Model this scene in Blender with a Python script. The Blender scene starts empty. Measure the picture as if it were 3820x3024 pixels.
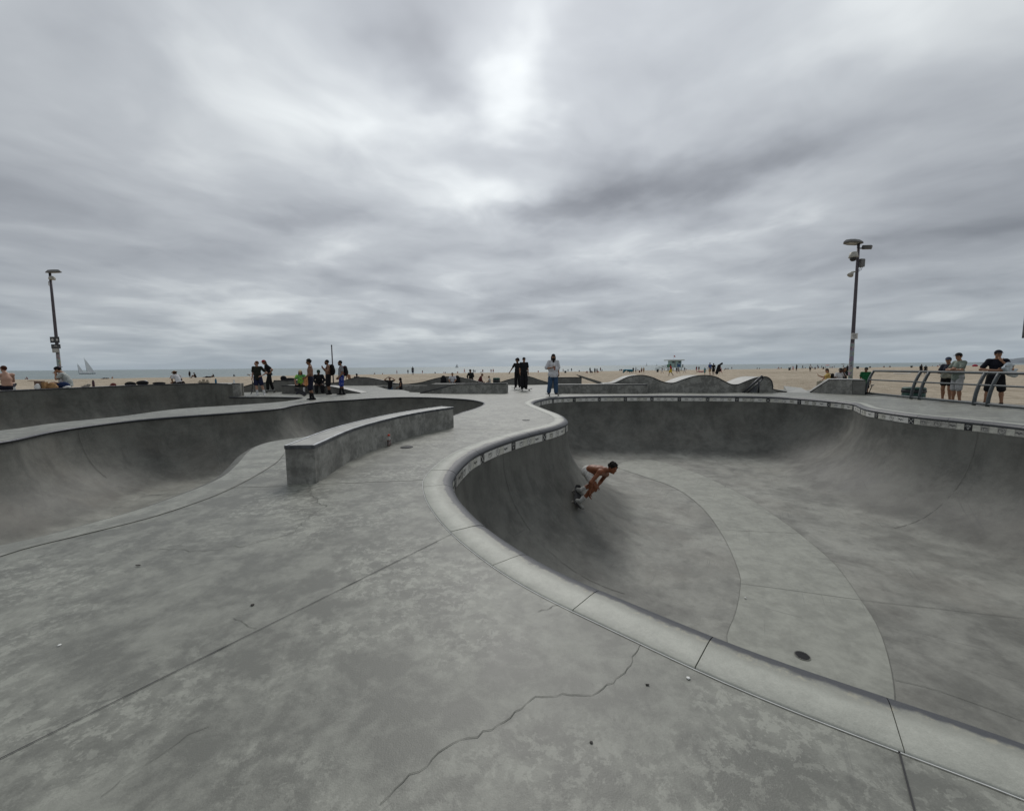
import bpy, bmesh, math, random
import numpy as np
from mathutils import Vector, Matrix
from mathutils.geometry import delaunay_2d_cdt

# ------------------------------------------------------------------ scene, camera, sky, sun
scene = bpy.context.scene
COL = scene.collection
rng = random.Random(7)

CAM_H = 1.40
FPX, CX, CY = 1514.0, 1910.0, 1512.0          # focal length and centre in photograph pixels
PITCH, ROLL = math.radians(90 - 5.51), math.radians(-0.51)
cam_rot = Matrix.Rotation(PITCH, 3, 'X') @ Matrix.Rotation(ROLL, 3, 'Z')
cam_data = bpy.data.cameras.new('camera')
cam_data.sensor_fit = 'HORIZONTAL'
cam_data.sensor_width = 36.0
cam_data.lens = 36.0 * FPX / 3820.0
cam_data.clip_start = 0.05
cam_data.clip_end = 60000.0
cam = bpy.data.objects.new('camera', cam_data)
cam.matrix_world = Matrix.Translation((0, 0, CAM_H)) @ cam_rot.to_4x4()
COL.objects.link(cam)
scene.camera = cam
scene.view_settings.view_transform = 'Standard'
scene.view_settings.look = 'None'
scene.view_settings.gamma = 1.0
scene.view_settings.exposure = 0.0

SUN_EL, SUN_AZ = math.radians(44), math.radians(2)      # azimuth measured from +Y towards +X
sun_dir = Vector((math.sin(SUN_AZ) * math.cos(SUN_EL), math.cos(SUN_AZ) * math.cos(SUN_EL), math.sin(SUN_EL)))


class NT:
    """small helper for node trees"""
    def __init__(self, tree):
        self.t = tree
        tree.nodes.clear()

    def n(self, kind, props=None, **inp):
        nd = self.t.nodes.new(kind)
        for k, v in (props or {}).items():
            setattr(nd, k, v)
        for k, v in inp.items():
            key = k.replace('_', ' ')
            sock = None
            if k.startswith('i') and k[1:].isdigit():
                sock = nd.inputs[int(k[1:])]
            else:
                sock = nd.inputs[key]
            self.put(sock, v)
        return nd

    def put(self, sock, v):
        if isinstance(v, bpy.types.NodeSocket):
            self.t.links.new(v, sock)
        elif isinstance(v, bpy.types.Node):
            self.t.links.new(v.outputs[0], sock)
        else:
            if sock.type == 'RGBA' and len(v) == 3:
                v = (*v, 1)
            sock.default_value = v

    def math(self, op, a, b=0.0, c=0.0, clamp=False):
        return self.n('ShaderNodeMath', {'operation': op, 'use_clamp': clamp}, i0=a, i1=b, i2=c).outputs[0]

    def vmath(self, op, a, b=(0, 0, 0), out=0):
        return self.n('ShaderNodeVectorMath', {'operation': op}, i0=a, i1=b).outputs[out]

    def noise(self, vec, scale, detail=4, rough=0.5, dist=0.0, out=0):
        nd = self.n('ShaderNodeTexNoise', None, Vector=vec, Scale=scale, Detail=detail, Roughness=rough, Distortion=dist)
        return nd.outputs[out]

    def ramp(self, fac, stops, interp='LINEAR'):
        nd = self.n('ShaderNodeValToRGB', None, Fac=fac)
        cr = nd.color_ramp
        cr.interpolation = interp
        while len(cr.elements) < len(stops):
            cr.elements.new(0.5)
        for e, (p, c) in zip(cr.elements, stops):
            e.position = p
            e.color = (c, c, c, 1) if not hasattr(c, '__len__') else (*c[:3], 1)
        return nd.outputs[0]

    def mix(self, fac, a, b, blend='MIX'):
        nd = self.n('ShaderNodeMix', {'data_type': 'RGBA', 'blend_type': blend})
        self.put(nd.inputs[0], fac)
        self.put(nd.inputs[6], a)
        self.put(nd.inputs[7], b)
        return nd.outputs[2]

    def smooth(self, x, a, b):
        return self.n('ShaderNodeMapRange', {'interpolation_type': 'SMOOTHSTEP'}, Value=x, From_Min=a, From_Max=b).outputs[0]


world = bpy.data.worlds.new('World')
scene.world = world
world.use_nodes = True
w = NT(world.node_tree)
tc = w.n('ShaderNodeTexCoord')
dvec = w.vmath('NORMALIZE', tc.outputs['Generated'])
sep = w.n('ShaderNodeSeparateXYZ', None, Vector=dvec)
dz = w.math('MAXIMUM', sep.outputs[2], 0.0)
den = w.math('ADD', dz, 0.11)
px = w.math('DIVIDE', sep.outputs[0], den)
py = w.math('DIVIDE', sep.outputs[1], den)
pl = w.n('ShaderNodeCombineXYZ', None, X=px, Y=py, Z=3.7).outputs[0]
warp = w.n('ShaderNodeVectorMath', {'operation': 'SCALE'}, i0=w.vmath('SUBTRACT', w.noise(pl, 1.3, 2, 0.5, 0, 1), (0.5, 0.5, 0.5)))
warp.inputs['Scale'].default_value = 0.55
plw = w.vmath('ADD', pl, warp.outputs[0])
big = w.noise(plw, 0.62, 2, 0.45)
mid = w.noise(plw, 1.7, 3, 0.45)
fine = w.noise(plw, 6.0, 3, 0.6)
val = w.math('ADD', w.math('MULTIPLY', big, 0.50), w.math('ADD', w.math('MULTIPLY', mid, 0.42), w.math('MULTIPLY', fine, 0.08)))


# direction of a photograph pixel seen on the cloud layer (only used to lay the big cloud banks out)
def cloud_xy(u, v):
    d = (cam_rot @ Vector(((u - CX) / FPX, -(v - CY) / FPX, -1))).normalized()
    return d.x / (d.z + 0.11), d.y / (d.z + 0.11)


def bank(u0, v0, u1, v1, width, amp):
    """a ragged bank of thicker (negative) or thinner (positive) cloud lying along a line in the cloud layer"""
    global val
    a, b = Vector(cloud_xy(u0 * 1.77, v0 * 1.77)), Vector(cloud_xy(u1 * 1.77, v1 * 1.77))
    e = b - a
    rel = w.vmath('SUBTRACT', plb, (a.x, a.y, 3.7))
    t = w.math('DIVIDE', w.vmath('DOT_PRODUCT', rel, (e.x, e.y, 0), out=1), max(e.length_squared, 1e-4), clamp=True)
    foot = w.n('ShaderNodeCombineXYZ', None, X=w.math('MULTIPLY', t, e.x), Y=w.math('MULTIPLY', t, e.y), Z=0.0).outputs[0]
    d = w.vmath('LENGTH', w.vmath('MULTIPLY', w.vmath('SUBTRACT', rel, foot), (1, 1, 0)), out=1)
    g = w.math('POWER', 2.718, w.math('MULTIPLY', w.math('POWER', w.math('DIVIDE', d, width), 2.0), -1.0))
    g = w.math('MULTIPLY', g, w.math('ADD', 0.25, w.math('MULTIPLY', mid, 1.5)))
    val = w.math('ADD', val, w.math('MULTIPLY', g, amp))


wb = w.n('ShaderNodeVectorMath', {'operation': 'SCALE'}, i0=w.vmath('SUBTRACT', w.noise(pl, 2.6, 3, 0.6, 0, 1), (0.5, 0.5, 0.5)))
wb.inputs['Scale'].default_value = 0.45
plb = w.vmath('ADD', pl, wb.outputs[0])
for bk_ in [(1150, 450, 1620, 345, 0.21, -0.17), (1050, 640, 1220, 600, 0.28, -0.10), (1300, 655, 1480, 630, 0.32, -0.09), (590, 475, 720, 450, 0.13, -0.10),
            (800, 50, 930, 190, 0.09, -0.08), (120, 330, 480, 560, 0.28, -0.05), (1700, 250, 2100, 480, 0.22, -0.05),
            (1130, -60, 1085, 270, 0.12, 0.13), (720, 245, 950, 262, 0.10, 0.035), (900, 430, 1120, 390, 0.18, 0.06),
            (1450, 505, 1660, 470, 0.11, 0.07)]:
    bank(*bk_)

cloud = w.ramp(val, [(0.22, (0.18, 0.192, 0.218)), (0.41, (0.375, 0.398, 0.432)), (0.52, (0.49, 0.518, 0.55)), (0.66, (0.75, 0.785, 0.80))])
sdot = w.vmath('DOT_PRODUCT', dvec, tuple(sun_dir), out=1)
ang = w.math('ARCCOSINE', w.math('MINIMUM', sdot, 1.0))
g1 = w.math('POWER', 2.718, w.math('MULTIPLY', w.math('POWER', w.math('DIVIDE', ang, 0.36), 2.0), -1.0))
g2 = w.math('POWER', 2.718, w.math('MULTIPLY', w.math('POWER', w.math('DIVIDE', ang, 0.95), 2.0), -1.0))
gain = w.math('ADD', 0.73, w.math('ADD', w.math('MULTIPLY', g1, 0.22), w.math('MULTIPLY', g2, 0.50)))
cl2 = w.n('ShaderNodeVectorMath', {'operation': 'SCALE'}, i0=cloud)
w.put(cl2.inputs['Scale'], gain)
hz = w.math('POWER', 2.718, w.math('MULTIPLY', dz, -13.0))
hz = w.math('MULTIPLY', hz, 0.93)
withhaze = w.mix(hz, cl2.outputs[0], (0.315, 0.375, 0.43))
nish = w.n('ShaderNodeTexSky', {'sky_type': 'NISHITA', 'sun_disc': False, 'sun_elevation': SUN_EL, 'sun_rotation': SUN_AZ})
up10 = w.n('ShaderNodeVectorMath', {'operation': 'SCALE'}, i0=withhaze)
up10.inputs['Scale'].default_value = 10.0
skycol = w.mix(0.97, nish.outputs[0], up10.outputs[0])
bg = w.n('ShaderNodeBackground', None, Color=skycol, Strength=0.1)
w.n('ShaderNodeOutputWorld', None, Surface=bg.outputs[0])

sun_data = bpy.data.lights.new('sun', 'SUN')
sun_data.energy = 1.5
sun_data.angle = math.radians(24)
sun_data.color = (1.0, 0.97, 0.93)
sun = bpy.data.objects.new('sun', sun_data)
sun.rotation_euler = (-sun_dir).to_track_quat('-Z', 'Y').to_euler()
sun.location = (0, 0, 60)
COL.objects.link(sun)


# ------------------------------------------------------------------ survey: photograph pixel -> point in the place
def ray(u, v):
    return cam_rot @ Vector(((u - CX) / FPX, -(v - CY) / FPX, -1))


def P(u, v, z=0.0):
    """where the line of sight of a pixel meets the level z"""
    d = ray(u, v)
    t = (z - CAM_H) / d.z
    return Vector((d.x * t, d.y * t, z))


def on_wall(u, v, A, B):
    """where the line of sight meets the upright plane through A and B"""
    d = ray(u, v)
    e = Vector((B[0] - A[0], B[1] - A[1]))
    nx, ny = -e.y, e.x
    t = (A[0] * nx + A[1] * ny) / (d.x * nx + d.y * ny)
    return Vector((d.x * t, d.y * t, CAM_H + d.z * t))


def at_depth(u, v, dep):
    d = ray(u, v)
    return Vector((0, 0, CAM_H)) + d * dep


# ------------------------------------------------------------------ materials
MATS = {}


def principled(name, build):
    m = bpy.data.materials.new(name)
    m.use_nodes = True
    t = NT(m.node_tree)
    b = t.n('ShaderNodeBsdfPrincipled')
    t.n('ShaderNodeOutputMaterial', None, Surface=b.outputs[0])
    build(t, b)
    MATS[name] = m
    return m


def world_pos(t):
    return t.n('ShaderNodeNewGeometry').outputs['Position']


def bump(t, b, h, strength=0.3, dist=0.01):
    nd = t.n('ShaderNodeBump', None, Height=h, Strength=strength, Distance=dist)
    t.put(b.inputs['Normal'], nd.outputs[0])


def concrete(name, lo, hi, patch=2.2, contrast=(0.40, 0.60), tint=(1.0, 1.0, 0.925), rough=0.62, spec=0.35, streak=False, warm=0.0, big_amp=0.25, flake=0.0, floor=None, scuff=0.0):
    def build(t, b):
        p = world_pos(t)
        n1 = t.noise(p, 0.33, 4, 0.55, 0.2)
        n2 = t.noise(p, patch, 6, 0.68, 0.25)
        n2b = t.noise(t.vmath('ADD', p, (7.3, 2.1, 0)), patch * 2.7, 5, 0.7, 0.3)
        n3 = t.noise(p, 24, 5, 0.7)
        n4 = t.noise(p, 160, 3, 0.6)
        a = t.smooth(n2, contrast[0], contrast[1])
        c = t.smooth(n2b, contrast[0] - 0.02, contrast[1] + 0.04)
        f = t.math('ADD', t.math('MULTIPLY', a, 0.55), t.math('MULTIPLY', c, 0.30))
        f = t.math('ADD', f, t.math('MULTIPLY', t.math('SUBTRACT', n3, 0.5), 0.40))
        f = t.math('ADD', f, t.math('MULTIPLY', t.math('SUBTRACT', n4, 0.5), 0.55))
        f = t.math('ADD', f, t.math('MULTIPLY', t.math('SUBTRACT', n1, 0.5), big_amp * 4))
        if flake:
            # scoured patches where the cement skin has worn off
            n5 = t.noise(t.vmath('ADD', p, (3.1, 9.2, 0)), 13.0, 6, 0.74, 0.2)
            n6 = t.noise(t.vmath('ADD', p, (1.7, 4.4, 0)), 0.8, 4, 0.6)
            fl = t.math('MULTIPLY', t.smooth(n5, 0.50, 0.56), t.smooth(n6, 0.42, 0.62))
            f = t.math('ADD', f, t.math('MULTIPLY', t.math('SUBTRACT', fl, 0.35), flake))
        f = t.math('ADD', f, 0.08, clamp=True)
        col = t.mix(f, tuple(lo * c for c in tint), tuple(hi * c for c in tint))
        if streak:
            ps = t.vmath('MULTIPLY', p, (2.6, 2.6, 0.35))
            s = t.smooth(t.noise(ps, 1.0, 6, 0.65, 0.3), 0.48, 0.72)
            col = t.mix(t.math('MULTIPLY', s, 0.45), col, tuple(lo * 0.62 * c for c in (1.02, 1.0, 0.9)))
        if warm:
            wn = t.smooth(t.noise(p, 0.7, 4, 0.6), 0.45, 0.7)
            col = t.mix(t.math('MULTIPLY', wn, warm), col, tuple(0.5 * (lo + hi) * c for c in (1.12, 1.0, 0.82)))
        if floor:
            # paler with distance from the rim, the edge broken up by noise
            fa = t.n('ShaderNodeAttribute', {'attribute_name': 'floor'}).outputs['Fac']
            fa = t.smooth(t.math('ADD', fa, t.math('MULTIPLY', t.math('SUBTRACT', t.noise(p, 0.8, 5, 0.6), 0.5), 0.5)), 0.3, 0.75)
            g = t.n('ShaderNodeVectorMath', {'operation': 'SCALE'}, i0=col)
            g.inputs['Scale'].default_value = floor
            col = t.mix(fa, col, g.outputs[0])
        if scuff:
            # wheel and board scuffs: long thin dark and pale marks crossing in two directions
            for ang_, sd in ((0.6, 1.0), (2.1, 9.0)):
                rp_ = t.n('ShaderNodeVectorRotate', {'rotation_type': 'Z_AXIS'}, Vector=t.vmath('ADD', p, (sd, sd * 2.1, 0)), Angle=ang_).outputs[0]
                st_ = t.noise(t.vmath('MULTIPLY', rp_, (0.55, 26.0, 1.0)), 1.0, 4, 0.6, 0.6)
                pa = t.smooth(t.noise(rp_, 0.9, 4, 0.6), 0.50, 0.66)
                m1 = t.math('MULTIPLY', t.smooth(st_, 0.60, 0.68), pa)
                col = t.mix(t.math('MULTIPLY', m1, 0.45 * scuff), col, (0.07, 0.07, 0.068))
        # small dark spots: old gum and pits
        vo = t.n('ShaderNodeTexVoronoi', {'feature': 'F1'}, Vector=p, Scale=2.3)
        spot = t.math('LESS_THAN', vo.outputs['Distance'], t.math('MULTIPLY', t.noise(p, 1.7, 1), 0.035))
        col = t.mix(t.math('MULTIPLY', spot, 0.6), col, (0.05, 0.05, 0.048))
        t.put(b.inputs['Base Color'], col)
        t.put(b.inputs['Roughness'], t.math('ADD', rough - 0.1, t.math('MULTIPLY', n2, 0.2)))
        b.inputs['Specular IOR Level'].default_value = spec
        bump(t, b, t.math('ADD', t.math('MULTIPLY', n3, 0.6), t.math('MULTIPLY', n4, 0.5)), 0.22, 0.008)
    return principled(name, build)


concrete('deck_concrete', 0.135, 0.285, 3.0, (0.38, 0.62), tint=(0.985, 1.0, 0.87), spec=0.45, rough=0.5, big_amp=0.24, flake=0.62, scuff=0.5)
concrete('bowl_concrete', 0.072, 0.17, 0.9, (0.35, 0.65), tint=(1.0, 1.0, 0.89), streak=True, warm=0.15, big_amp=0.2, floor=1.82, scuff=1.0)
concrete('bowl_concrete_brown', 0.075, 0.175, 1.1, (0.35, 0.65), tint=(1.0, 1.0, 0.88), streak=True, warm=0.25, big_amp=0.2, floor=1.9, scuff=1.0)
concrete('pan_concrete', 0.21, 0.335, 2.6, (0.35, 0.65), tint=(0.985, 1.0, 0.875), big_amp=0.15, scuff=0.8)
concrete('pale_concrete', 0.25, 0.40, 1.6, spec=0.5, rough=0.55, big_amp=0.1)
concrete('band_concrete', 0.17, 0.31, 2.6, (0.40, 0.60), tint=(0.985, 1.0, 0.87), spec=0.45, rough=0.5, big_amp=0.2, flake=0.4)
concrete('block_concrete', 0.15, 0.34, 3.2, (0.42, 0.58), tint=(1.0, 0.99, 0.905), streak=True, flake=0.3)
concrete('dark_block_concrete', 0.11, 0.20, 1.5, (0.38, 0.62), tint=(1.0, 0.99, 0.905), streak=True)


def flat(name, col, rough=0.6, metal=0.0, spec=0.5, var=0.12, scale=9, bmp=0.0):
    def build(t, b):
        p = t.n('ShaderNodeTexCoord').outputs['Object']
        n = t.noise(p, scale, 5, 0.6)
        c = t.mix(t.math('MULTIPLY', t.smooth(n, 0.3, 0.7), 1.0), tuple(c * (1 - var) for c in col), tuple(min(1, c * (1 + var)) for c in col))
        t.put(b.inputs['Base Color'], c)
        b.inputs['Roughness'].default_value = rough
        b.inputs['Metallic'].default_value = metal
        b.inputs['Specular IOR Level'].default_value = spec
        if bmp:
            bump(t, b, t.noise(p, scale * 4, 4, 0.6), bmp, 0.01)
    return principled(name, build)


flat('joint_dark', (0.035, 0.035, 0.036), 0.8)
flat('joint_grey', (0.14, 0.14, 0.125), 0.8)
flat('seal_pale', (0.50, 0.51, 0.50), 0.6)
flat('crack', (0.135, 0.137, 0.12), 0.9)
flat('steel_dark', (0.06, 0.062, 0.07), 0.42, 0.7)
flat('steel_edge', (0.10, 0.105, 0.115), 0.38, 0.75, var=0.3)
flat('steel_worn', (0.55, 0.56, 0.57), 0.4, 0.6, var=0.3)
flat('grate', (0.02, 0.02, 0.022), 0.5, 0.5)
flat('grout', (0.24, 0.24, 0.225), 0.8)
flat('tile_white', (0.66, 0.65, 0.61), 0.28, var=0.12, scale=14)
flat('tile_cream', (0.55, 0.54, 0.48), 0.3, var=0.2, scale=12)
flat('tile_grey', (0.38, 0.37, 0.34), 0.35, var=0.3, scale=12)
flat('tile_black', (0.022, 0.022, 0.025), 0.3)
flat('print_grey', (0.10, 0.10, 0.10), 0.4)
flat('print_pale', (0.45, 0.45, 0.43), 0.4)


# ------------------------------------------------------------------ mesh helpers
def obj_from(name, verts, faces, mat=None, parent=None, smooth=False, mats=None, mat_idx=None):
    me = bpy.data.meshes.new(name)
    used = sorted({int(i) for f in faces for i in f})
    if len(used) < len(verts):
        new = {a: b for b, a in enumerate(used)}
        verts = [verts[a] for a in used]
        faces = [[new[int(i)] for i in f] for f in faces]
    me.from_pydata([tuple(v) for v in verts], [], [tuple(f) for f in faces])
    for m in (mats or ([mat] if mat else [])):
        me.materials.append(MATS[m] if isinstance(m, str) else m)
    if mat_idx is not None:
        me.polygons.foreach_set('material_index', mat_idx)
    if smooth:
        me.polygons.foreach_set('use_smooth', [True] * len(me.polygons))
    me.update()
    o = bpy.data.objects.new(name, me)
    COL.objects.link(o)
    if parent:
        o.parent = parent
    return o


def obj_bm(name, bm, mat, parent=None, smooth=False):
    me = bpy.data.meshes.new(name)
    bmesh.ops.recalc_face_normals(bm, faces=bm.faces)
    bm.to_mesh(me)
    bm.free()
    for m in ([mat] if not isinstance(mat, (list, tuple)) else mat):
        me.materials.append(MATS[m] if isinstance(m, str) else m)
    if smooth:
        me.polygons.foreach_set('use_smooth', [True] * len(me.polygons))
    o = bpy.data.objects.new(name, me)
    COL.objects.link(o)
    if parent:
        o.parent = parent
    return o


def empty(name, loc=(0, 0, 0), rz=0.0):
    o = bpy.data.objects.new(name, None)
    o.empty_display_size = 0.1
    o.location = loc
    o.rotation_euler = (0, 0, rz)
    COL.objects.link(o)
    return o


def tag(o, label, cat=None, group=None, kind=None):
    if label:
        o['label'] = label
    if cat:
        o['category'] = cat
    if group:
        o['group'] = group
    if kind:
        o['kind'] = kind
    return o


def catmull(pts, closed=True, sub=12):
    pts = [np.array(p[:2], float) for p in pts]
    n = len(pts)
    out = []
    rngi = range(n) if closed else range(n - 1)
    for i in rngi:
        if closed:
            p0, p1, p2, p3 = pts[(i - 1) % n], pts[i], pts[(i + 1) % n], pts[(i + 2) % n]
        else:
            p1, p2 = pts[i], pts[i + 1]
            p0 = pts[i - 1] if i > 0 else 2 * p1 - p2
            p3 = pts[i + 2] if i + 2 < n else 2 * p2 - p1
        for k in range(sub):
            t = k / sub
            out.append(0.5 * ((2 * p1) + (-p0 + p2) * t + (2 * p0 - 5 * p1 + 4 * p2 - p3) * t * t + (-p0 + 3 * p1 - 3 * p2 + p3) * t ** 3))
    if not closed:
        out.append(pts[-1])
    return np.array(out)


def resample(c, ds, closed=True):
    if closed:
        c = np.vstack([c, c[:1]])
    seg = np.linalg.norm(np.diff(c, axis=0), axis=1)
    s = np.concatenate([[0], np.cumsum(seg)])
    n = max(4, int(round(s[-1] / ds)))
    q = np.linspace(0, s[-1], n + 1)
    if closed:
        q = q[:-1]
    return np.stack([np.interp(q, s, c[:, 0]), np.interp(q, s, c[:, 1])], 1)


def smooth_curve(c, it, closed=True):
    for _ in range(it):
        if closed:
            c = 0.25 * np.roll(c, 1, 0) + 0.5 * c + 0.25 * np.roll(c, -1, 0)
        else:
            m = c.copy()
            m[1:-1] = 0.25 * c[:-2] + 0.5 * c[1:-1] + 0.25 * c[2:]
            c = m
    return c


def normals2(c, closed=True):
    if closed:
        t = np.roll(c, -1, 0) - np.roll(c, 1, 0)
    else:
        t = np.gradient(c, axis=0)
    t /= np.linalg.norm(t, axis=1)[:, None]
    return np.stack([-t[:, 1], t[:, 0]], 1)          # left of travel


def area2(c):
    x, y = c[:, 0], c[:, 1]
    return 0.5 * np.sum(x * np.roll(y, -1) - np.roll(x, -1) * y)


def inside(poly, pts):
    pts = np.asarray(pts, float)
    x, y = pts[:, 0], pts[:, 1]
    r = np.zeros(len(pts), bool)
    a = poly
    b = np.roll(poly, -1, 0)
    for (x0, y0), (x1, y1) in zip(a, b):
        if y0 == y1:
            continue
        c = ((y0 > y) != (y1 > y)) & (x < (x1 - x0) * (y - y0) / (y1 - y0) + x0)
        r ^= c
    return r


def seg_dist(poly, pts, chunk=4000):
    """distance to a closed polyline and index of the nearest segment"""
    a = poly
    b = np.roll(poly, -1, 0)
    e = b - a
    ee = (e ** 2).sum(1)
    D, I = [], []
    for k in range(0, len(pts), chunk):
        p = pts[k:k + chunk]
        w_ = p[:, None, :] - a[None]
        t = np.clip((w_ * e[None]).sum(2) / ee[None], 0, 1)
        d = np.linalg.norm(w_ - t[..., None] * e[None], axis=2)
        i = d.argmin(1)
        D.append(d[np.arange(len(p)), i])
        I.append(i)
    return np.concatenate(D), np.concatenate(I)


def cdt(points, loops):
    """triangulate points with closed constraint loops (lists of indices)"""
    edges = []
    for lp in loops:
        edges += list(zip(lp, lp[1:] + lp[:1])) if not isinstance(lp, tuple) else list(zip(lp[:-1], lp[1:]))
    r = delaunay_2d_cdt([Vector((float(p[0]), float(p[1]))) for p in points], edges, [], 0, 1e-6)
    V = np.array([tuple(v) for v in r[0]])
    T = np.array([tuple(f) for f in r[2]], int)
    return V, T


def ribbon(name, pts, width, mat, parent=None, z=0.004, zf=None, wf=None):
    """a thin strip lying on a surface"""
    c = np.array([p[:2] for p in pts], float)
    nn = normals2(c, False)
    vs, fs = [], []
    for i, (p, n) in enumerate(zip(c, nn)):
        wd = width * (wf(i / (len(c) - 1)) if wf else 1)
        for s in (-0.5, 0.5):
            q = p + n * s * wd
            zz = z + (zf(q) if zf else 0)
            vs.append((q[0], q[1], zz))
    for i in range(len(c) - 1):
        fs.append((2 * i, 2 * i + 2, 2 * i + 3, 2 * i + 1))
    return obj_from(name, vs, fs, mat, parent)
# ------------------------------------------------------------------ the three bowls
class Bowl:
    def __init__(self, name, ctrl, h, R, hv=0.0, r0f=None, ds=0.13, sm=3):
        c = resample(catmull(ctrl, True), ds)
        c = resample(smooth_curve(c, sm), ds)
        if area2(c) < 0:
            c = c[::-1].copy()
        self.name, self.rim, self.h, self.R, self.hv = name, c, h, R, hv
        self.n = normals2(c)                      # inward
        self.r0 = np.array([r0f(p) if r0f else 0.0 for p in c])
        k = np.ones(21) / 21
        self.r0 = np.convolve(np.concatenate([self.r0[-10:], self.r0, self.r0[:10]]), k, 'valid')
        self.r0[self.r0 < 0.02] = 0

    def profile(self, d, r0):
        h, R, hv = self.h, self.R, self.hv
        r0s = np.maximum(r0, 1e-6)
        roll = -(r0 - np.sqrt(np.maximum(r0 * r0 - np.minimum(d, r0) ** 2, 0)))
        dd = np.clip(d - r0, 0, R)
        tr = -np.maximum(r0, hv) - np.sqrt(np.maximum(R * R - (R - dd) ** 2, 0)) * (h - np.maximum(r0, hv)) / R
        return np.where((d < r0) & (r0 > 0), roll, tr)

    def z(self, pts):
        pts = np.atleast_2d(np.asarray(pts, float))
        d, i = seg_dist(self.rim, pts)
        ins = inside(self.rim, pts)
        d = np.where(ins, d, 0)
        return np.where(ins, self.profile(d, self.r0[i]), 0.0)

    def build(self, mat, polys=(), lift=0.0):
        rim, nn, R = self.rim, self.n, self.R
        N = len(rim)
        P_ = [rim]
        phis = np.radians([7, 13, 19, 25, 32, 39, 46, 53, 60, 67, 74, 82, 90])
        rings = []
        for th in np.radians([22, 45, 65, 80]):
            rings.append((rim + nn * (self.r0 * math.sin(th))[:, None], self.r0 * math.sin(th), self.r0 > 0))
        for ph in phis:
            d = self.r0 + R * (1 - math.cos(ph))
            rings.append((rim + nn * d[:, None], d, np.ones(N, bool)))
        for q, d, ok in rings:
            dd, _ = seg_dist(rim, q)
            keep = ok & inside(rim, q) & (dd >= d - 0.004)
            P_.append(q[keep])
        lo, hi = rim.min(0), rim.max(0)
        gx, gy = np.meshgrid(np.arange(lo[0], hi[0], 0.33), np.arange(lo[1], hi[1], 0.33))
        g = np.stack([gx.ravel(), gy.ravel()], 1)
        g = g[inside(rim, g)]
        dd, ii = seg_dist(rim, g)
        P_.append(g[dd > self.r0[ii] + R + 0.12])
        pts = np.vstack(P_)
        # fill the sparse places where opposite rings stopped short of each other
        gx, gy = np.meshgrid(np.arange(lo[0], hi[0], 0.15) + 0.017, np.arange(lo[1], hi[1], 0.15) + 0.011)
        g = np.stack([gx.ravel(), gy.ravel()], 1)
        g = g[inside(rim, g)]
        dd, ii = seg_dist(rim, g)
        g = g[(dd > 0.3 + self.r0[ii]) & (dd < self.r0[ii] + R + 0.2)]
        far_ = np.array([((pts - q) ** 2).sum(1).min() > 0.13 ** 2 for q in g])
        pts = np.vstack([pts, g[far_]])
        loops = [list(range(N))]
        base = len(pts)
        for pg in polys:
            loops.append(list(range(base, base + len(pg))))
            pts = np.vstack([pts, pg])
            base += len(pg)
        V, T = cdt(pts, loops)
        cen = V[T].mean(1)
        T = T[inside(rim, cen)]
        z = self.z_free(V)
        # ease the creases where two curved walls meet: blend towards a blurred copy of the height map
        st = 0.07
        gx, gy = np.arange(lo[0] - 0.6, hi[0] + 0.6, st), np.arange(lo[1] - 0.6, hi[1] + 0.6, st)
        GX, GY = np.meshgrid(gx, gy, indexing='ij')
        gp = np.stack([GX.ravel(), GY.ravel()], 1)
        gd, gi = seg_dist(rim, gp)
        gz = np.where(inside(rim, gp), self.profile(gd, self.r0[gi]), -self.hv).reshape(GX.shape)
        ker = np.exp(-0.5 * (np.arange(-8, 9) * st / 0.22) ** 2)
        ker /= ker.sum()
        for ax_i in (0, 1):
            gz = np.apply_along_axis(lambda r: np.convolve(np.pad(r, 8, 'edge'), ker, 'valid'), ax_i, gz)
        fx_, fy_ = np.clip((V[:, 0] - gx[0]) / st, 0, len(gx) - 1.001), np.clip((V[:, 1] - gy[0]) / st, 0, len(gy) - 1.001)
        ix_, iy_ = fx_.astype(int), fy_.astype(int)
        ax_f, ay_f = fx_ - ix_, fy_ - iy_
        zb_ = gz[ix_, iy_] * (1 - ax_f) * (1 - ay_f) + gz[ix_ + 1, iy_] * ax_f * (1 - ay_f) + gz[ix_, iy_ + 1] * (1 - ax_f) * ay_f + gz[ix_ + 1, iy_ + 1] * ax_f * ay_f
        d, i = seg_dist(rim, V)
        wgt = np.clip((d - self.r0[i] - 0.30) / 0.55, 0, 1)
        wgt = wgt * wgt * (3 - 2 * wgt)
        z = z * (1 - wgt) + zb_ * wgt
        self.V, self.zV = V, z
        verts = np.column_stack([V, z + lift])
        root = obj_from(self.name, verts, T, mat, smooth=True)
        used = np.unique(T)
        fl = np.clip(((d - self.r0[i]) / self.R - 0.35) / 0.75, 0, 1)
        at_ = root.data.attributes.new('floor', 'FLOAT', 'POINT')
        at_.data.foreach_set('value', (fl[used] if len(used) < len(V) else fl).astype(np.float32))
        return root, V, z, T

    def z_free(self, V):
        d, i = seg_dist(self.rim, V)
        return self.profile(d, self.r0[i])

    def arc_range(self, p0, p1):
        """rim indices from the sample nearest p0 forward to the one nearest p1"""
        i0 = int(((self.rim - np.array(p0)) ** 2).sum(1).argmin())
        i1 = int(((self.rim - np.array(p1)) ** 2).sum(1).argmin())
        n = len(self.rim)
        return [(i0 + k) % n for k in range((i1 - i0) % n + 1)]


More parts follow.
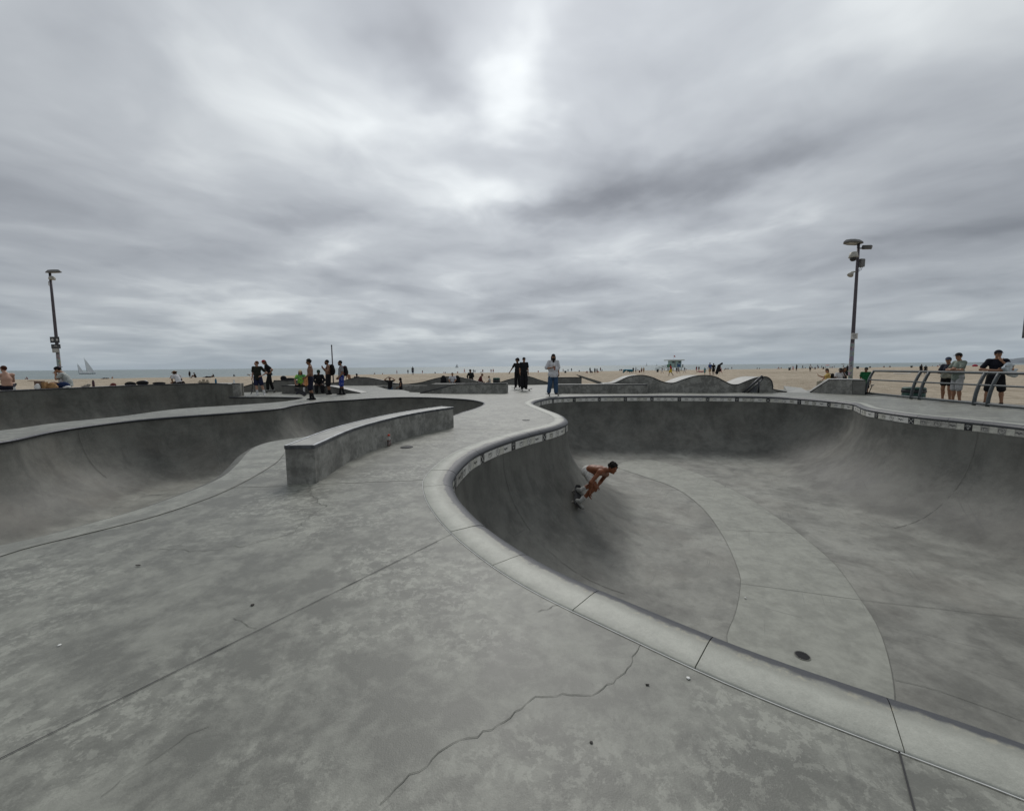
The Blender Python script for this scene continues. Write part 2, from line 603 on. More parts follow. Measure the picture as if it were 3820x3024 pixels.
px_right = [(1990,1500),(1992,1507),(2010,1515),(2050,1530),(2090,1545),(2110,1557),(2117,1567),(2112,1576),(2090,1586),(2045,1599),(1990,1612),(1934,1627),(1878,1644),(1823,1664),(1767,1690),(1740,1710),(1711,1738),(1690,1765),(1680,1790),(1687,1815),(1702,1845),(1723,1873),(1778,1929),(1851,1985),(1945,2045),(2056,2108),(2197,2172),(2330,2225),(2531,2307),(2729,2386),(2926,2457),(3124,2522),(3321,2585),(3519,2650),(3716,2712),(3820,2748)]
px_right_far = [(3820,1590),(3600,1567),(3400,1547),(3270,1529),(3230,1522),(3207,1513),(3180,1503),(3100,1494),(3000,1486),(2900,1480),(2800,1477.5),(2600,1476),(2400,1475.5),(2200,1477),(2100,1480),(2050,1484),(2010,1492)]
right_ctrl = [P(*q) for q in px_right] + [(2.5, 0.9), (3.6, 0.35), (5.2, 0.1), (7.0, 0.4), (8.8, 1.6), (10.3, 3.6), (11.1, 6.0)] + [P(*q) for q in px_right_far]
pool = Bowl('pool_bowl', right_ctrl, 2.4, 2.35, hv=0.25, sm=2)

px_left = [(0,1648),(83,1632),(195,1608),(334,1587),(500,1567),(667,1553),(890,1537),(1040,1523),(1085,1513),(1140,1504),(1200,1497),(1300,1491),(1390,1485),(1500,1481),(1612,1482),(1695,1486),(1760,1491),(1800,1499),(1808,1505),(1800,1513),(1768,1526),(1723,1539),(1696,1549),(1600,1560),(1450,1582),(1250,1612),(1100,1634),(1010,1647),(957,1665),(920,1690),(898,1718),(867,1749),(834,1777),(750,1817),(640,1858),(556,1889),(445,1923),(334,1953),(222,1986),(111,2013),(0,2035)]
left_ctrl = [P(*q) for q in px_left] + [(-4.5, 2.75), (-5.4, 2.25), (-7.2, 2.2), (-9.0, 3.3), (-9.9, 5.4)]


def left_roll(p):
    return 0.20 if (p[1] < 7.6 and p[0] > -6.0) else (0.10 if p[0] > -5 and p[1] < 13 else 0.0)


snake = Bowl('snake_bowl', left_ctrl, 1.75, 1.7, r0f=left_roll, sm=2)

px_b3 = [(0,1605),(200,1578),(445,1553),(600,1532),(700,1522),(890,1510),(1040,1499),(1110,1490),(1130,1484.5),(1100,1481.5),(1000,1480),(857,1480)]
b3_ctrl = [P(*q) for q in px_b3] + [P(780, 1430, .65), P(556, 1435, .65), P(334, 1444, .65), P(0, 1458, .65), (-19.4, 12.3), (-18.6, 9.8), (-16.0, 8.0), (-13.3, 8.2)]
shallow = Bowl('shallow_bowl', b3_ctrl, 1.55, 1.5, sm=2)

# lighter floor panel poured in the middle of the pool
FLOOR = -2.4
px_pan = [(2300,1742),(2320,1725),(2378,1714),(2440,1717),(2510,1735),(2600,1765),(2700,1811),(2800,1863),(2900,1930),(2980,1989),(3110,2100),(3212,2239),(3270,2330),(3310,2440),(3335,2570),(3330,2690),(3280,2780),(3050,2760),(2850,2600),(2713,2400),(2713,2360),(2742,2290),(2760,2200),(2755,2130),(2697,2000),(2618,1893),(2518,1820),(2390,1773)]
pan = resample(catmull([P(u, v, FLOOR) for u, v in px_pan], True), 0.25)

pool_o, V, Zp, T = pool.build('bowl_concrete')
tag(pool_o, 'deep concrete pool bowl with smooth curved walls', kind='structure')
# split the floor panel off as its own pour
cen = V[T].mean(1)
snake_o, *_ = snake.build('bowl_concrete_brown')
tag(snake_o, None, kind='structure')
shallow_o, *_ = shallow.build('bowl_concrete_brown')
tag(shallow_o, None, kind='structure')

# panel: a sheet 4 mm above the floor, following it
gx, gy = np.meshgrid(np.arange(pan[:, 0].min(), pan[:, 0].max(), 0.3), np.arange(pan[:, 1].min(), pan[:, 1].max(), 0.3))
g = np.stack([gx.ravel(), gy.ravel()], 1)
g = g[inside(pan, g)]
g = g[seg_dist(pan, g)[0] > 0.1]
pv, pt = cdt(np.vstack([pan, g]), [list(range(len(pan)))])
pt = pt[inside(pan, pv[pt].mean(1))]
tree_pts = np.column_stack([V, Zp])


def pool_z(q, b=None):
    """height of the built (eased) pool surface near q by inverse distance of the nearest vertices"""
    q = np.atleast_2d(q)
    out = []
    for p in q:
        d2 = ((V - p) ** 2).sum(1)
        i = np.argpartition(d2, 4)[:4]
        w_ = 1 / (d2[i] + 1e-4)
        out.append((Zp[i] * w_).sum() / w_.sum())
    return np.array(out)


pan_o = obj_from('floor_panel', np.column_stack([pv, pool_z(pv) + 0.006]), pt, 'pan_concrete', pool_o, smooth=True)


def drape(name, px, mat='joint_grey', width=0.007, parent=pool_o, zpl=FLOOR, extra=0.009, sub=8):
    c = resample(catmull([P(u, v, zpl) for u, v in px], False, 8), 0.2, False)
    return ribbon(name, c, width, mat, parent, extra, lambda q: float(pool_z(q)[0]))


drape('floor_joint', px_pan[:17], width=0.007)
drape('floor_joint', px_pan[19:] + [px_pan[0]], width=0.007)
drape('floor_joint', [(2430, 1790), (2520, 1776), (2600, 1764)])
drape('floor_joint', [(2390, 1932), (2500, 1952), (2680, 1975), (2985, 1990)])
drape('floor_joint', [(2757, 2176), (2980, 2206), (3212, 2238), (3500, 2270), (3820, 2307)])
drape('floor_joint', [(3335, 2535), (3500, 2575), (3820, 2690)])
# grate in the pool floor
gp = P(2993, 2447, FLOOR)
bm = bmesh.new()
bmesh.ops.create_circle(bm, cap_ends=True, radius=0.092, segments=28)
gr = obj_bm('drain_grate', bm, 'joint_grey', pool_o)
gr.location = (gp.x, gp.y, float(pool_z(gp[:2])[0]) + 0.012)
bm = bmesh.new()
for k in range(-4, 5):
    wd = math.sqrt(max(0.0, 0.076 ** 2 - (k * 0.0165) ** 2))
    bmesh.ops.create_cube(bm, size=1, matrix=Matrix.Translation((k * 0.0165, 0, 0.004)) @ Matrix.Diagonal((0.010, 2 * wd, 0.006, 1)))
obj_bm('grate_bar', bm, 'grate', gr)

# vertical construction joints running down the pool walls
def wall_joint(bowl, root, p, mat='joint_grey', width=0.012, dmax=2.3):
    i = int(((bowl.rim - np.array(p[:2])) ** 2).sum(1).argmin())
    pts = [bowl.rim[i] + bowl.n[i] * d for d in (0.0, 0.01, 0.03, 0.07, 0.14, 0.25, 0.4, 0.6, 0.85, 1.15, 1.5, 1.9, dmax)]
    t = np.array([bowl.n[i][1], -bowl.n[i][0]])
    vs, fs = [], []
    for p_ in pts:
        zz = float(bowl.z_free(p_[None])[0])
        off = bowl.n[i] * 0.012
        for s in (-0.5, 0.5):
            q = p_ + t * s * width + off
            vs.append((q[0], q[1], zz + 0.012))
    for k in range(len(pts) - 1):
        fs.append((2 * k, 2 * k + 1, 2 * k + 3, 2 * k + 2))
    return obj_from('wall_joint', vs, fs, mat, root)


for u, v in [(1880, 1644), (2420, 1476), (3640, 1571)]:
    wall_joint(pool, pool_o, P(u, v))
for u, v in [(800, 1543), (300, 1592)]:
    wall_joint(snake, snake_o, P(u, v), dmax=1.7)

# ------------------------------------------------------------------ deck with its openings
off_out = pool.rim - pool.n * 0.30
deck_outer = np.array([(-30, -7), (22, -7), (17.5, 4), (16.6, 12), (16.7, 18.6), (16.0, 21.5), (13.8, 22.6), (6.5, 23.2), (4.2, 31.6), (-14.5, 33.6), (-15.5, 24.5), (-17, 22.6), (-21, 21.5), (-24, 12)], float)
pit = np.array([P(1402, 1440)[:2], P(1450, 1453)[:2], P(1500, 1454)[:2], P(1540, 1463)[:2], P(1600, 1462)[:2], P(1640, 1440)[:2], P(1600, 1437.5)[:2], P(1450, 1437.5)[:2]])
pts, loops, base = [], [], 0
for lp in (resample(deck_outer, 0.8), off_out, snake.rim, shallow.rim, pit):
    pts.append(lp)
    loops.append(list(range(base, base + len(lp))))
    base += len(lp)
gx, gy = np.meshgrid(np.arange(-24, 17, 1.5), np.arange(-6, 32, 1.5))
pts.append(np.stack([gx.ravel(), gy.ravel()], 1) + 0.013)
DV, DT = cdt(np.vstack(pts), loops)
cen = DV[DT].mean(1)
keep = inside(resample(deck_outer, 0.8), cen) & ~inside(off_out, cen) & ~inside(snake.rim, cen) & ~inside(shallow.rim, cen) & ~inside(pit, cen)
deck = obj_from('deck', np.column_stack([DV, np.zeros(len(DV))]), DT[keep], 'deck_concrete')
tag(deck, None, kind='structure')
# the pit: floor and upright sides
n = len(pit)
vs = [(x, y, 0) for x, y in pit] + [(x, y, -1.05) for x, y in pit]
fs = [(i, (i + 1) % n, (i + 1) % n + n, i + n) for i in range(n)] + [tuple(range(n, 2 * n))]
tag(obj_from('street_pit', vs, fs, 'block_concrete'), None, kind='structure')
# deck skirt so the slab has an edge where it meets the sand
ring = resample(deck_outer, 0.8)
n = len(ring)
vs = [(x, y, 0) for x, y in ring] + [(x, y, -0.5) for x, y in ring]
obj_from('slab_edge', vs, [(i, (i + 1) % n, (i + 1) % n + n, i + n) for i in range(n)], 'block_concrete', deck)

# ------------------------------------------------------------------ coping stones of the pool
def coping_material():
    def build(t, b):
        p = world_pos(t)
        at = t.n('ShaderNodeAttribute', {'attribute_name': 'across'}).outputs['Fac']
        n2 = t.noise(p, 5, 7, 0.65, 0.4)
        n3 = t.noise(p, 30, 6, 0.7)
        n4 = t.noise(p, 140, 3, 0.6)
        n5 = t.noise(p, 1.3, 4, 0.6)
        f = t.math('ADD', t.math('MULTIPLY', n2, 0.5), t.math('ADD', t.math('MULTIPLY', n3, 0.3), t.math('MULTIPLY', n4, 0.25)))
        col = t.mix(t.smooth(f, 0.3, 0.75), (0.29, 0.295, 0.258), (0.45, 0.457, 0.402))
        # grime and wax rubbed on towards the nose by grinding boards
        g = t.math('ADD', at, t.math('MULTIPLY', t.math('SUBTRACT', n2, 0.5), 0.42))
        g = t.math('ADD', g, t.math('MULTIPLY', t.math('SUBTRACT', n5, 0.5), 0.25))
        col = t.mix(t.math('MULTIPLY', t.smooth(g, 0.50, 0.68), 0.6), col, (0.20, 0.20, 0.172))
        yel = t.math('MULTIPLY', t.smooth(g, 0.62, 0.74), t.smooth(n3, 0.5, 0.6))
        col = t.mix(t.math('MULTIPLY', yel, 0.6), col, (0.42, 0.39, 0.29))
        col = t.mix(t.math('MULTIPLY', t.smooth(g, 0.67, 0.82), 0.93), col, (0.045, 0.048, 0.058))
        t.put(b.inputs['Base Color'], col)
        b.inputs['Roughness'].default_value = 0.5
        b.inputs['Specular IOR Level'].default_value = 0.4
        bump(t, b, t.math('ADD', n3, n4), 0.2, 0.006)
    return principled('coping_stone', build)


coping_material()
# outline across a stone: distance outside the lip, height, 0..1 from back edge to nose
PROF = [(0.335, -0.09, 0), (0.335, 0.003, 0.0), (0.326, 0.010, 0.03), (0.22, 0.012, 0.40), (0.15, 0.014, 0.60), (0.10, 0.013, 0.74), (0.070, 0.009, 0.88), (0.045, 0.002, 0.98), (0.020, -0.010, 1.0), (0.0, -0.026, 1.0), (-0.014, -0.040, 1.0), (-0.022, -0.058, 1.0), (-0.016, -0.078, 1.0), (0.006, -0.088, 1.0), (0.10, -0.09, 1.0)]
rim_f = resample(pool.rim, 0.11)
nf = normals2(rim_f)
NR = len(rim_f)
start = int(((rim_f - nf * 0.32 - np.array(P(1695, 1987)[:2])) ** 2).sum(1).argmin())
nblk = int(round(NR * 0.11 / 0.66))
cuts = [start + NR * k / nblk for k in range(nblk + 1)]


def rim_at(s):
    i = int(math.floor(s)) % NR
    f = s - math.floor(s)
    j = (i + 1) % NR
    p = rim_f[i] * (1 - f) + rim_f[j] * f
    m = nf[i] * (1 - f) + nf[j] * f
    return p, m / np.linalg.norm(m)


for k in range(nblk):
    gp_ = rng.uniform(0.016, 0.040)
    s0, s1 = cuts[k] + gp_, cuts[k + 1] - gp_
    ns = 6
    vs, fs, att = [], [], []
    lift = rng.uniform(-0.0015, 0.0025)
    for a in range(ns + 1):
        p, m = rim_at(s0 + (s1 - s0) * a / ns)
        for (o_, z_, t_) in PROF:
            q = p - m * o_
            vs.append((q[0], q[1], z_ + lift))
            att.append(t_)
    m_ = len(PROF)
    for a in range(ns):
        for b_ in range(m_ - 1):
            i = a * m_ + b_
            fs.append((i, i + m_, i + m_ + 1, i + 1))
    nb_ = len(vs)
    vs += vs[:m_] + vs[ns * m_:ns * m_ + m_]
    att += att[:m_] + att[ns * m_:ns * m_ + m_]
    fs.append(tuple(range(nb_, nb_ + m_)))
    fs.append(tuple(range(nb_ + m_, nb_ + 2 * m_))[::-1])
    o = obj_from('coping_block', vs, fs, 'coping_stone', pool_o, smooth=True)
    ca = o.data.attributes.new('across', 'FLOAT', 'POINT')
    ca.data.foreach_set('value', att)
    for pl_ in o.data.polygons[-2:]:
        pl_.use_smooth = False

# mortar bed under the stones and a pale seal line behind them
vs, fs = [], []
for i in range(NR):
    p, m = rim_f[i], nf[i]
    for o_, z_ in ((0.328, -0.03), (0.03, -0.06), (0.0, -0.085), (0.0, -0.26)):
        q = p - m * o_
        vs.append((q[0], q[1], z_))
for i in range(NR):
    j = (i + 1) % NR
    for k in range(3):
        fs.append((4 * i + k, 4 * i + k + 1, 4 * j + k + 1, 4 * j + k))
obj_from('mortar_bed', vs, fs, 'grout', pool_o)
cl = np.vstack([rim_f - nf * 0.339, (rim_f - nf * 0.339)[:1]])
ribbon('seal_line', cl, 0.005, 'seal_pale', pool_o, 0.004)

# ------------------------------------------------------------------ waterline tiles: each tile its own piece
def box_mesh(name, sx, sy, sz, mat, bev=0.0):
    bm = bmesh.new()
    bmesh.ops.create_cube(bm, size=1, matrix=Matrix.Diagonal((sx, sy, sz, 1)))
    if bev:
        bmesh.ops.bevel(bm, geom=bm.edges, offset=bev, segments=1, affect='EDGES')
    me = bpy.data.meshes.new(name)
    bm.to_mesh(me)
    bm.free()
    me.materials.append(MATS[mat])
    return me


TILE = 0.15
tile_me = {k: box_mesh('tile_' + k, TILE - 0.005, 0.012, TILE - 0.004, 'tile_' + k, 0.0015) for k in ('white', 'cream', 'grey', 'black')}


def strokes_mesh(name, polylines, wd, mat):
    """flat print: strokes drawn in the tile plane (x across, z up), 1 mm proud"""
    vs, fs = [], []
    for pl_ in polylines:
        c = np.array(pl_, float)
        nn = normals2(c, False)
        b0 = len(vs)
        for p, m in zip(c, nn):
            for s in (-0.5, 0.5):
                vs.append((p[0] + m[0] * s * wd, 0, p[1] + m[1] * s * wd))
        for i in range(len(c) - 1):
            fs.append((b0 + 2 * i, b0 + 2 * i + 2, b0 + 2 * i + 3, b0 + 2 * i + 1))
    me = bpy.data.meshes.new(name)
    me.from_pydata(vs, [], fs)
    me.materials.append(MATS[mat])
    return me


def circ(cx, cy, rx, ry, a0=0, a1=360, n=20):
    return [(cx + rx * math.cos(math.radians(a0 + (a1 - a0) * i / n)), cy + ry * math.sin(math.radians(a0 + (a1 - a0) * i / n))) for i in range(n + 1)]


prints = {
    'ring': strokes_mesh('print', [circ(0, 0, .060, .066), [(-.03, .03), (.0, .035), (.012, .015), (-.02, -.01), (.02, -.03), (.035, -.02)], [(-.01, .0), (.03, .01)]], 0.010, 'print_grey'),
    'emblem': strokes_mesh('print', [[(-.055, .035), (-.055, -.03), (-.03, -.04), (.03, -.04), (.055, -.03), (.055, .035)], [(-.055, .036), (.055, .036)], [(-.022, .03), (-.022, -.025)], [(.022, .03), (.022, -.025)], [(-.035, .022), (.035, .022)]], 0.009, 'print_grey'),
    'wings': strokes_mesh('print', [[(-.07, .0), (-.04, .018), (-.012, .004), (.012, .004), (.04, .018), (.07, .0)], [(-.07, .0), (.07, .0)], [(-.02, -.012), (.02, -.012)], [(-.012, -.022), (.012, -.022)], circ(-.03, .008, .012, .012), circ(.03, .008, .012, .012)], 0.009, 'print_grey'),
    'bones': strokes_mesh('print', [[(-.05, -.05), (.05, .05)], [(-.05, .05), (.05, -.05)], circ(-.05, .05, .008, .008, n=8), circ(.05, .05, .008, .008, n=8), circ(-.05, -.05, .008, .008, n=8), circ(.05, -.05, .008, .008, n=8)], 0.014, 'print_pale'),
    'cloud': strokes_mesh('print', [circ(-.025, .035, .018, .014), circ(.005, .038, .02, .016), circ(.032, .034, .016, .012), [(-.05, .02), (.05, .02)], [(-.025, -.005), (.0, -.05), (.025, -.005)], [(-.01, -.01), (.0, -.035), (.01, -.01)]], 0.010, 'print_pale'),
}
pattern = ['bones', None, 'emblem', None, 'ring', None, 'wings', None, 'cloud', None, 'emblem', None, 'ring', None, 'wings', None]


def place_tiles():
    seg = np.linalg.norm(np.roll(rim_f, -1, 0) - rim_f, axis=1)
    cum = np.concatenate([[0], np.cumsum(seg)])
    tot = cum[-1]
    a = np.array(P(2330, 2225)[:2])
    i0 = int(((rim_f - a) ** 2).sum(1).argmin())
    b = np.array((11.05, 6.8))
    i1 = int(((rim_f - b) ** 2).sum(1).argmin())
    # visible stretch: from the left of the peninsula round the far rim to the right edge, against the CCW order
    s_hi, s_lo = cum[i0], cum[i1]
    if s_hi < s_lo:
        s_hi += tot
    n = min(300, int((s_hi - s_lo) / TILE))
    for k in range(n):
        s = (s_hi - (k + 0.5) * TILE) % tot
        i = int(np.searchsorted(cum, s) - 1) % NR
        f = (s - cum[i]) / max(seg[i], 1e-6)
        p, m = rim_at(i + f)
        far = p[1] > 11
        pat = pattern[k % 16]
        worn = rng.random()
        near_bend = k < 26
        if near_bend:
            kind = 'black' if k % 9 == 4 else rng.choice(['cream', 'grey', 'grey', 'white'])
            pat = rng.choice([None, 'wings', 'emblem', None])
        elif pat in ('bones', 'cloud'):
            kind = 'black'
        else:
            kind = 'white' if worn < 0.7 else 'cream'
            if p[1] < 11 and p[0] > 10:
                kind = 'cream' if worn < 0.55 else rng.choice(['white', 'grey'])
        o = bpy.data.objects.new('tile', tile_me[kind])
        COL.objects.link(o)
        o.parent = pool_o
        # local +Y points out of the bowl, -Y is the glazed face
        ang = math.atan2(m[1], m[0]) + math.pi / 2
        q = p + m * (0.006 + rng.uniform(-.001, .001))
        o.location = (q[0], q[1], -0.165 + rng.uniform(-.001, .001))
        o.rotation_euler = (rng.uniform(-.01, .01), 0, ang)
        if pat:
            pr = bpy.data.objects.new('print', prints[pat if (kind == 'black') == (pat in ('bones', 'cloud')) else ('cloud' if kind == 'black' else 'wings')])
            COL.objects.link(pr)
            pr.parent = o
            pr.location = (0, -0.0072, 0)
            pr.rotation_euler = (0, 0, 0)


place_tiles()

# dark steel pipe along the lips of the other two bowls
def pipe(name, pts3, r, mat, parent=None, seg=8, caps=True):
    pts3 = [Vector(p) for p in pts3]
    vs, fs = [], []
    n = len(pts3)
    t0 = (pts3[1] - pts3[0]).normalized()
    s = t0.cross(Vector((0, 0, 1)) if abs(t0.z) < 0.95 else Vector((1, 0, 0))).normalized()
    for i, p in enumerate(pts3):
        t = (pts3[min(i + 1, n - 1)] - pts3[max(i - 1, 0)]).normalized()
        s = (s - t * s.dot(t)).normalized()
        q = s.cross(t).normalized()
        rr = r(i / max(n - 1, 1)) if callable(r) else r
        for k in range(seg):
            a = 2 * math.pi * k / seg
            vs.append(p + s * math.cos(a) * rr + q * math.sin(a) * rr)
    for i in range(n - 1):
        for k in range(seg):
            fs.append((i * seg + k, i * seg + (k + 1) % seg, (i + 1) * seg + (k + 1) % seg, (i + 1) * seg + k))
    if caps:
        fs.append(tuple(range(seg))[::-1])
        fs.append(tuple(range((n - 1) * seg, n * seg)))
    return obj_from(name, vs, fs, mat, parent, smooth=True)


idx = snake.arc_range(P(1696, 1549)[:2], (-9.9, 5.6))
pipe('coping_pipe', [(*(snake.rim[i] + snake.n[i] * 0.012), -0.022) for i in idx], 0.032, 'steel_dark', snake_o)
idx = shallow.arc_range(P(1130, 1484.5)[:2], P(857, 1480)[:2])
pipe('coping_pipe', [(*(shallow.rim[i] + shallow.n[i] * 0.012), -0.022) for i in idx], 0.032, 'steel_dark', shallow_o)

# paler poured edge along the near side of the snake bowl
px_band = [(0,2076),(111,2042),(334,1988),(556,1932),(723,1878),(834,1835),(945,1779),(1030,1726),(1058,1695)]
line = resample(catmull([P(*q) for q in px_band], False), 0.12, False)
line_ext = np.vstack([np.array([(-4.9, 2.2), (-4.35, 2.6)]), line])
rim_part = []
idx = snake.arc_range((-5.4, 2.2), P(1100, 1634)[:2])
if len(idx) > len(snake.rim) / 2:
    idx = snake.arc_range(P(1100, 1634)[:2], (-5.4, 2.2))
band = np.array([snake.rim[i] for i in idx])
if np.linalg.norm(band[0] - line_ext[0]) > np.linalg.norm(band[-1] - line_ext[0]):
    band = band[::-1]
poly = np.vstack([band - 0, line_ext[::-1]])
bv, bt = cdt(poly, [list(range(len(poly)))])
bt = bt[inside(poly, bv[bt].mean(1))]
obj_from('edge_band', np.column_stack([bv, np.full(len(bv), 0.003)]), bt, 'band_concrete', snake_o)
ribbon('deck_joint', line_ext, 0.010, 'joint_grey', deck, 0.005)

# saw-cut joints, cracks and drain covers of the deck
def jpts(px, ds=0.4):
    return resample(np.array([P(*q)[:2] for q in px]), ds, False)


ribbon('deck_joint', jpts([(-300, 2980), (1695, 1987)], 0.12), 0.0055, 'joint_dark', deck, wf=lambda t: 0.45 + 0.9 * abs(math.sin(t * 43) * math.sin(t * 97 + 1)))
ribbon('deck_joint', jpts([(3347, 2778), (3420, 3060)], 0.1), 0.006, 'joint_dark', deck)
ribbon('deck_joint', jpts([(862, 1819), (1062, 1813)]), 0.010, 'joint_grey', deck)
ribbon('deck_joint', jpts([(1184, 1806), (1580, 1790)]), 0.010, 'joint_grey', deck)
ribbon('deck_joint', jpts([(1695, 1600), (2040, 1606)]), 0.012, 'joint_grey', deck)


def crack(px, wd=0.005, seed=1, amp=0.012):
    r = random.Random(seed)
    c = resample(np.array([P(*q)[:2] for q in px]), 0.03, False)
    nn = normals2(c, False)
    wob = 0
    for i in range(len(c)):
        wob = 0.86 * wob + r.uniform(-1, 1) * amp
        c[i] = c[i] + nn[i] * (wob + r.uniform(-1, 1) * 0.004)
    ribbon('crack', c, wd, 'crack', deck, 0.003, wf=lambda t: 0.5 + 0.9 * abs(math.sin(t * 29 + seed)))


crack([(2395, 2400), (2372, 2460), (2320, 2505), (2270, 2545), (2190, 2580), (2120, 2580), (1990, 2590), (1890, 2655), (1790, 2710), (1640, 2790), (1520, 2880), (1420, 3000)], 0.0024, 3)
crack([(1150, 1812), (1148, 1832), (1165, 1850), (1190, 1866), (1215, 1890)], 0.006, 5, 0.02)
crack([(1215, 1890), (1150, 1930), (1080, 1990), (900, 2040), (700, 2052), (560, 2050)], 0.003, 6, 0.02)
crack([(780, 2710), (640, 2790), (540, 2860), (400, 2980)], 0.0018, 8)
crack([(2098, 2252), (2060, 2270), (2010, 2285)], 0.0025, 9)
crack([(870, 2305), (900, 2325), (940, 2352)], 0.0022, 10)


def cover(name, u, v, r, mat, label, cat):
    c = P(u, v)
    bm = bmesh.new()
    bmesh.ops.create_cone(bm, cap_ends=True, radius1=r, radius2=r * 0.97, depth=0.006, segments=32)
    bmesh.ops.translate(bm, verts=bm.verts, vec=(0, 0, 0.003))
    root = obj_bm(name, bm, mat)
    root.location = (c.x, c.y, 0.0035)
    tag(root, label, cat)
    for k in range(-3, 4):
        bm = bmesh.new()
        bmesh.ops.create_cube(bm, size=1, matrix=Matrix.Translation((k * r * 0.25, 0, 0.0075)) @ Matrix.Diagonal((r * 0.1, 1.7 * math.sqrt(max(0, r * r * 0.86 - (k * r * 0.25) ** 2)), 0.003, 1)))
        obj_bm('rib', bm, 'steel_dark', root)
    return root


cover('drain_cover', 1517, 1668, 0.11, 'grate', 'round dark drain cover in the deck beside the curved ledge', 'drain cover')
cover('drain_cover', 1962, 1567, 0.10, 'joint_grey', 'faint round cover set in the deck of the rounded peninsula', 'drain cover')

# ------------------------------------------------------------------ beach and sea
def shore(x):
    return float(np.interp(x, [-400, -141, -87, -22, 20, 63, 110, 176, 424, 1500], [60, 112, 130, 158, 165, 190, 200, 224, 336, 820]))


def sand_z(x, y):
    s = y / max(shore(x), 20)
    t = min(max((s - 0.38) / 0.60, 0), 1)
    z = -0.09 - 0.95 * t * t * (3 - 2 * t)
    if s > 1:
        z -= (y - shore(x)) * 0.075
    return max(z, -6.0)


def sand_build(t, b):
    p = world_pos(t)
    n1 = t.noise(p, 0.05, 4, 0.6)
    n2 = t.noise(p, 1.1, 5, 0.6, 0.4)
    n3 = t.noise(p, 5.0, 5, 0.65)
    f = t.math('ADD', t.math('MULTIPLY', n1, 0.5), t.math('ADD', t.math('MULTIPLY', n2, 0.9), t.math('MULTIPLY', n3, 0.4)))
    col = t.mix(t.smooth(f, 0.70, 1.08), (0.30, 0.252, 0.188), (0.47, 0.405, 0.315))
    t.put(b.inputs['Base Color'], col)
    b.inputs['Roughness'].default_value = 0.95
    b.inputs['Specular IOR Level'].default_value = 0.1
    bump(t, b, t.math('ADD', n2, t.math('MULTIPLY', n3, 0.5)), 1.0, 0.25)


principled('sand', sand_build)
xs = np.concatenate([np.linspace(-900, -80, 28), np.linspace(-76, 140, 109), np.linspace(150, 1500, 40)])
ys = np.concatenate([np.linspace(-40, 60, 60), np.linspace(62, 330, 135), np.linspace(340, 700, 20)])
vs = []
for y in ys:
    for x in xs:
        zz = sand_z(x, y)
        vs.append((x, y, zz))
vs = np.array(vs)
# footprint-trodden unevenness, and a hollow under the bowls so the sheet stays below them
r_ = np.random.default_rng(5)
vs[:, 2] += r_.uniform(-0.035, 0.02, len(vs)) * (vs[:, 1] > 5)
foot = inside(np.array([(-29, -6.5), (21, -6.5), (16.8, 4), (16.0, 12), (16.0, 18), (15.2, 21), (13.5, 22), (6, 22.6), (3.6, 31), (-14, 33), (-15, 24), (-16.5, 22), (-20.5, 21), (-23.5, 12)], float), vs[:, :2])
vs[foot, 2] = -4.0
nx = len(xs)
fs = [(j * nx + i, j * nx + i + 1, (j + 1) * nx + i + 1, (j + 1) * nx + i) for j in range(len(ys) - 1) for i in range(nx - 1)]
sand = obj_from('sand', vs, fs, 'sand', smooth=True)
tag(sand, None, kind='structure')
# fine sand strip against the slab so no gap shows where the coarse sheet dips under it
ring_o = resample(np.array([(-31, -8), (23, -8), (18.5, 4), (17.6, 12), (17.6, 18.9), (16.9, 22.2), (14.3, 23.6), (7.2, 24.2), (5.0, 32.6), (-15.3, 34.7), (-16.3, 25.2), (-17.8, 23.6), (-21.8, 22.5), (-25, 12)], float), 0.5)
far_ring = ring_o * 1.0
cen_ = ring_o.mean(0)
outer = cen_ + (ring_o - cen_) * 1.25
inner = cen_ + (ring_o - cen_) * 0.955
vs = [(x, y, -0.085 + rng.uniform(-.01, .01)) for x, y in inner] + [(x, y, -0.08 + rng.uniform(-.02, .01)) for x, y in ring_o] + [(x, y, -0.13) for x, y in outer]
n = len(ring_o)
fs = []
for k in range(2):
    for i in range(n):
        j = (i + 1) % n
        fs.append((k * n + i, k * n + j, (k + 1) * n + j, (k + 1) * n + i))
obj_from('sand_edge', vs, fs, 'sand', sand, smooth=True)


def sea_build(t, b):
    p = world_pos(t)
    ps = t.vmath('MULTIPLY', p, (0.35, 1.0, 1.0))
    n1 = t.noise(ps, 0.18, 5, 0.6, 0.3)
    n2 = t.noise(ps, 0.035, 4, 0.55)
    col = t.mix(t.smooth(n1, 0.35, 0.7), (0.155, 0.20, 0.205), (0.24, 0.285, 0.29))
    foam = t.smooth(t.math('ADD', t.math('MULTIPLY', n1, 0.6), t.math('MULTIPLY', t.noise(ps, 0.6, 5, 0.7), 0.4)), 0.60, 0.66)
    sepn = t.n('ShaderNodeSeparateXYZ', None, Vector=p)
    dsh = t.math('SUBTRACT', sepn.outputs[1], t.math('ADD', 160.0, t.math('MULTIPLY', sepn.outputs[0], 0.38)))
    near = t.math('SUBTRACT', 1.0, t.smooth(dsh, 30.0, 190.0))
    foam = t.math('MULTIPLY', foam, near)
    col = t.mix(t.math('MULTIPLY', foam, 0.8), col, (0.62, 0.65, 0.64))
    t.put(b.inputs['Base Color'], col)
    t.put(b.inputs['Roughness'], t.math('ADD', 0.32, t.math('MULTIPLY', n2, 0.25)))
    b.inputs['IOR'].default_value = 1.33
    bump(t, b, t.math('ADD', n1, t.math('MULTIPLY', t.noise(ps, 0.9, 4, 0.6), 0.3)), 0.6, 1.2)


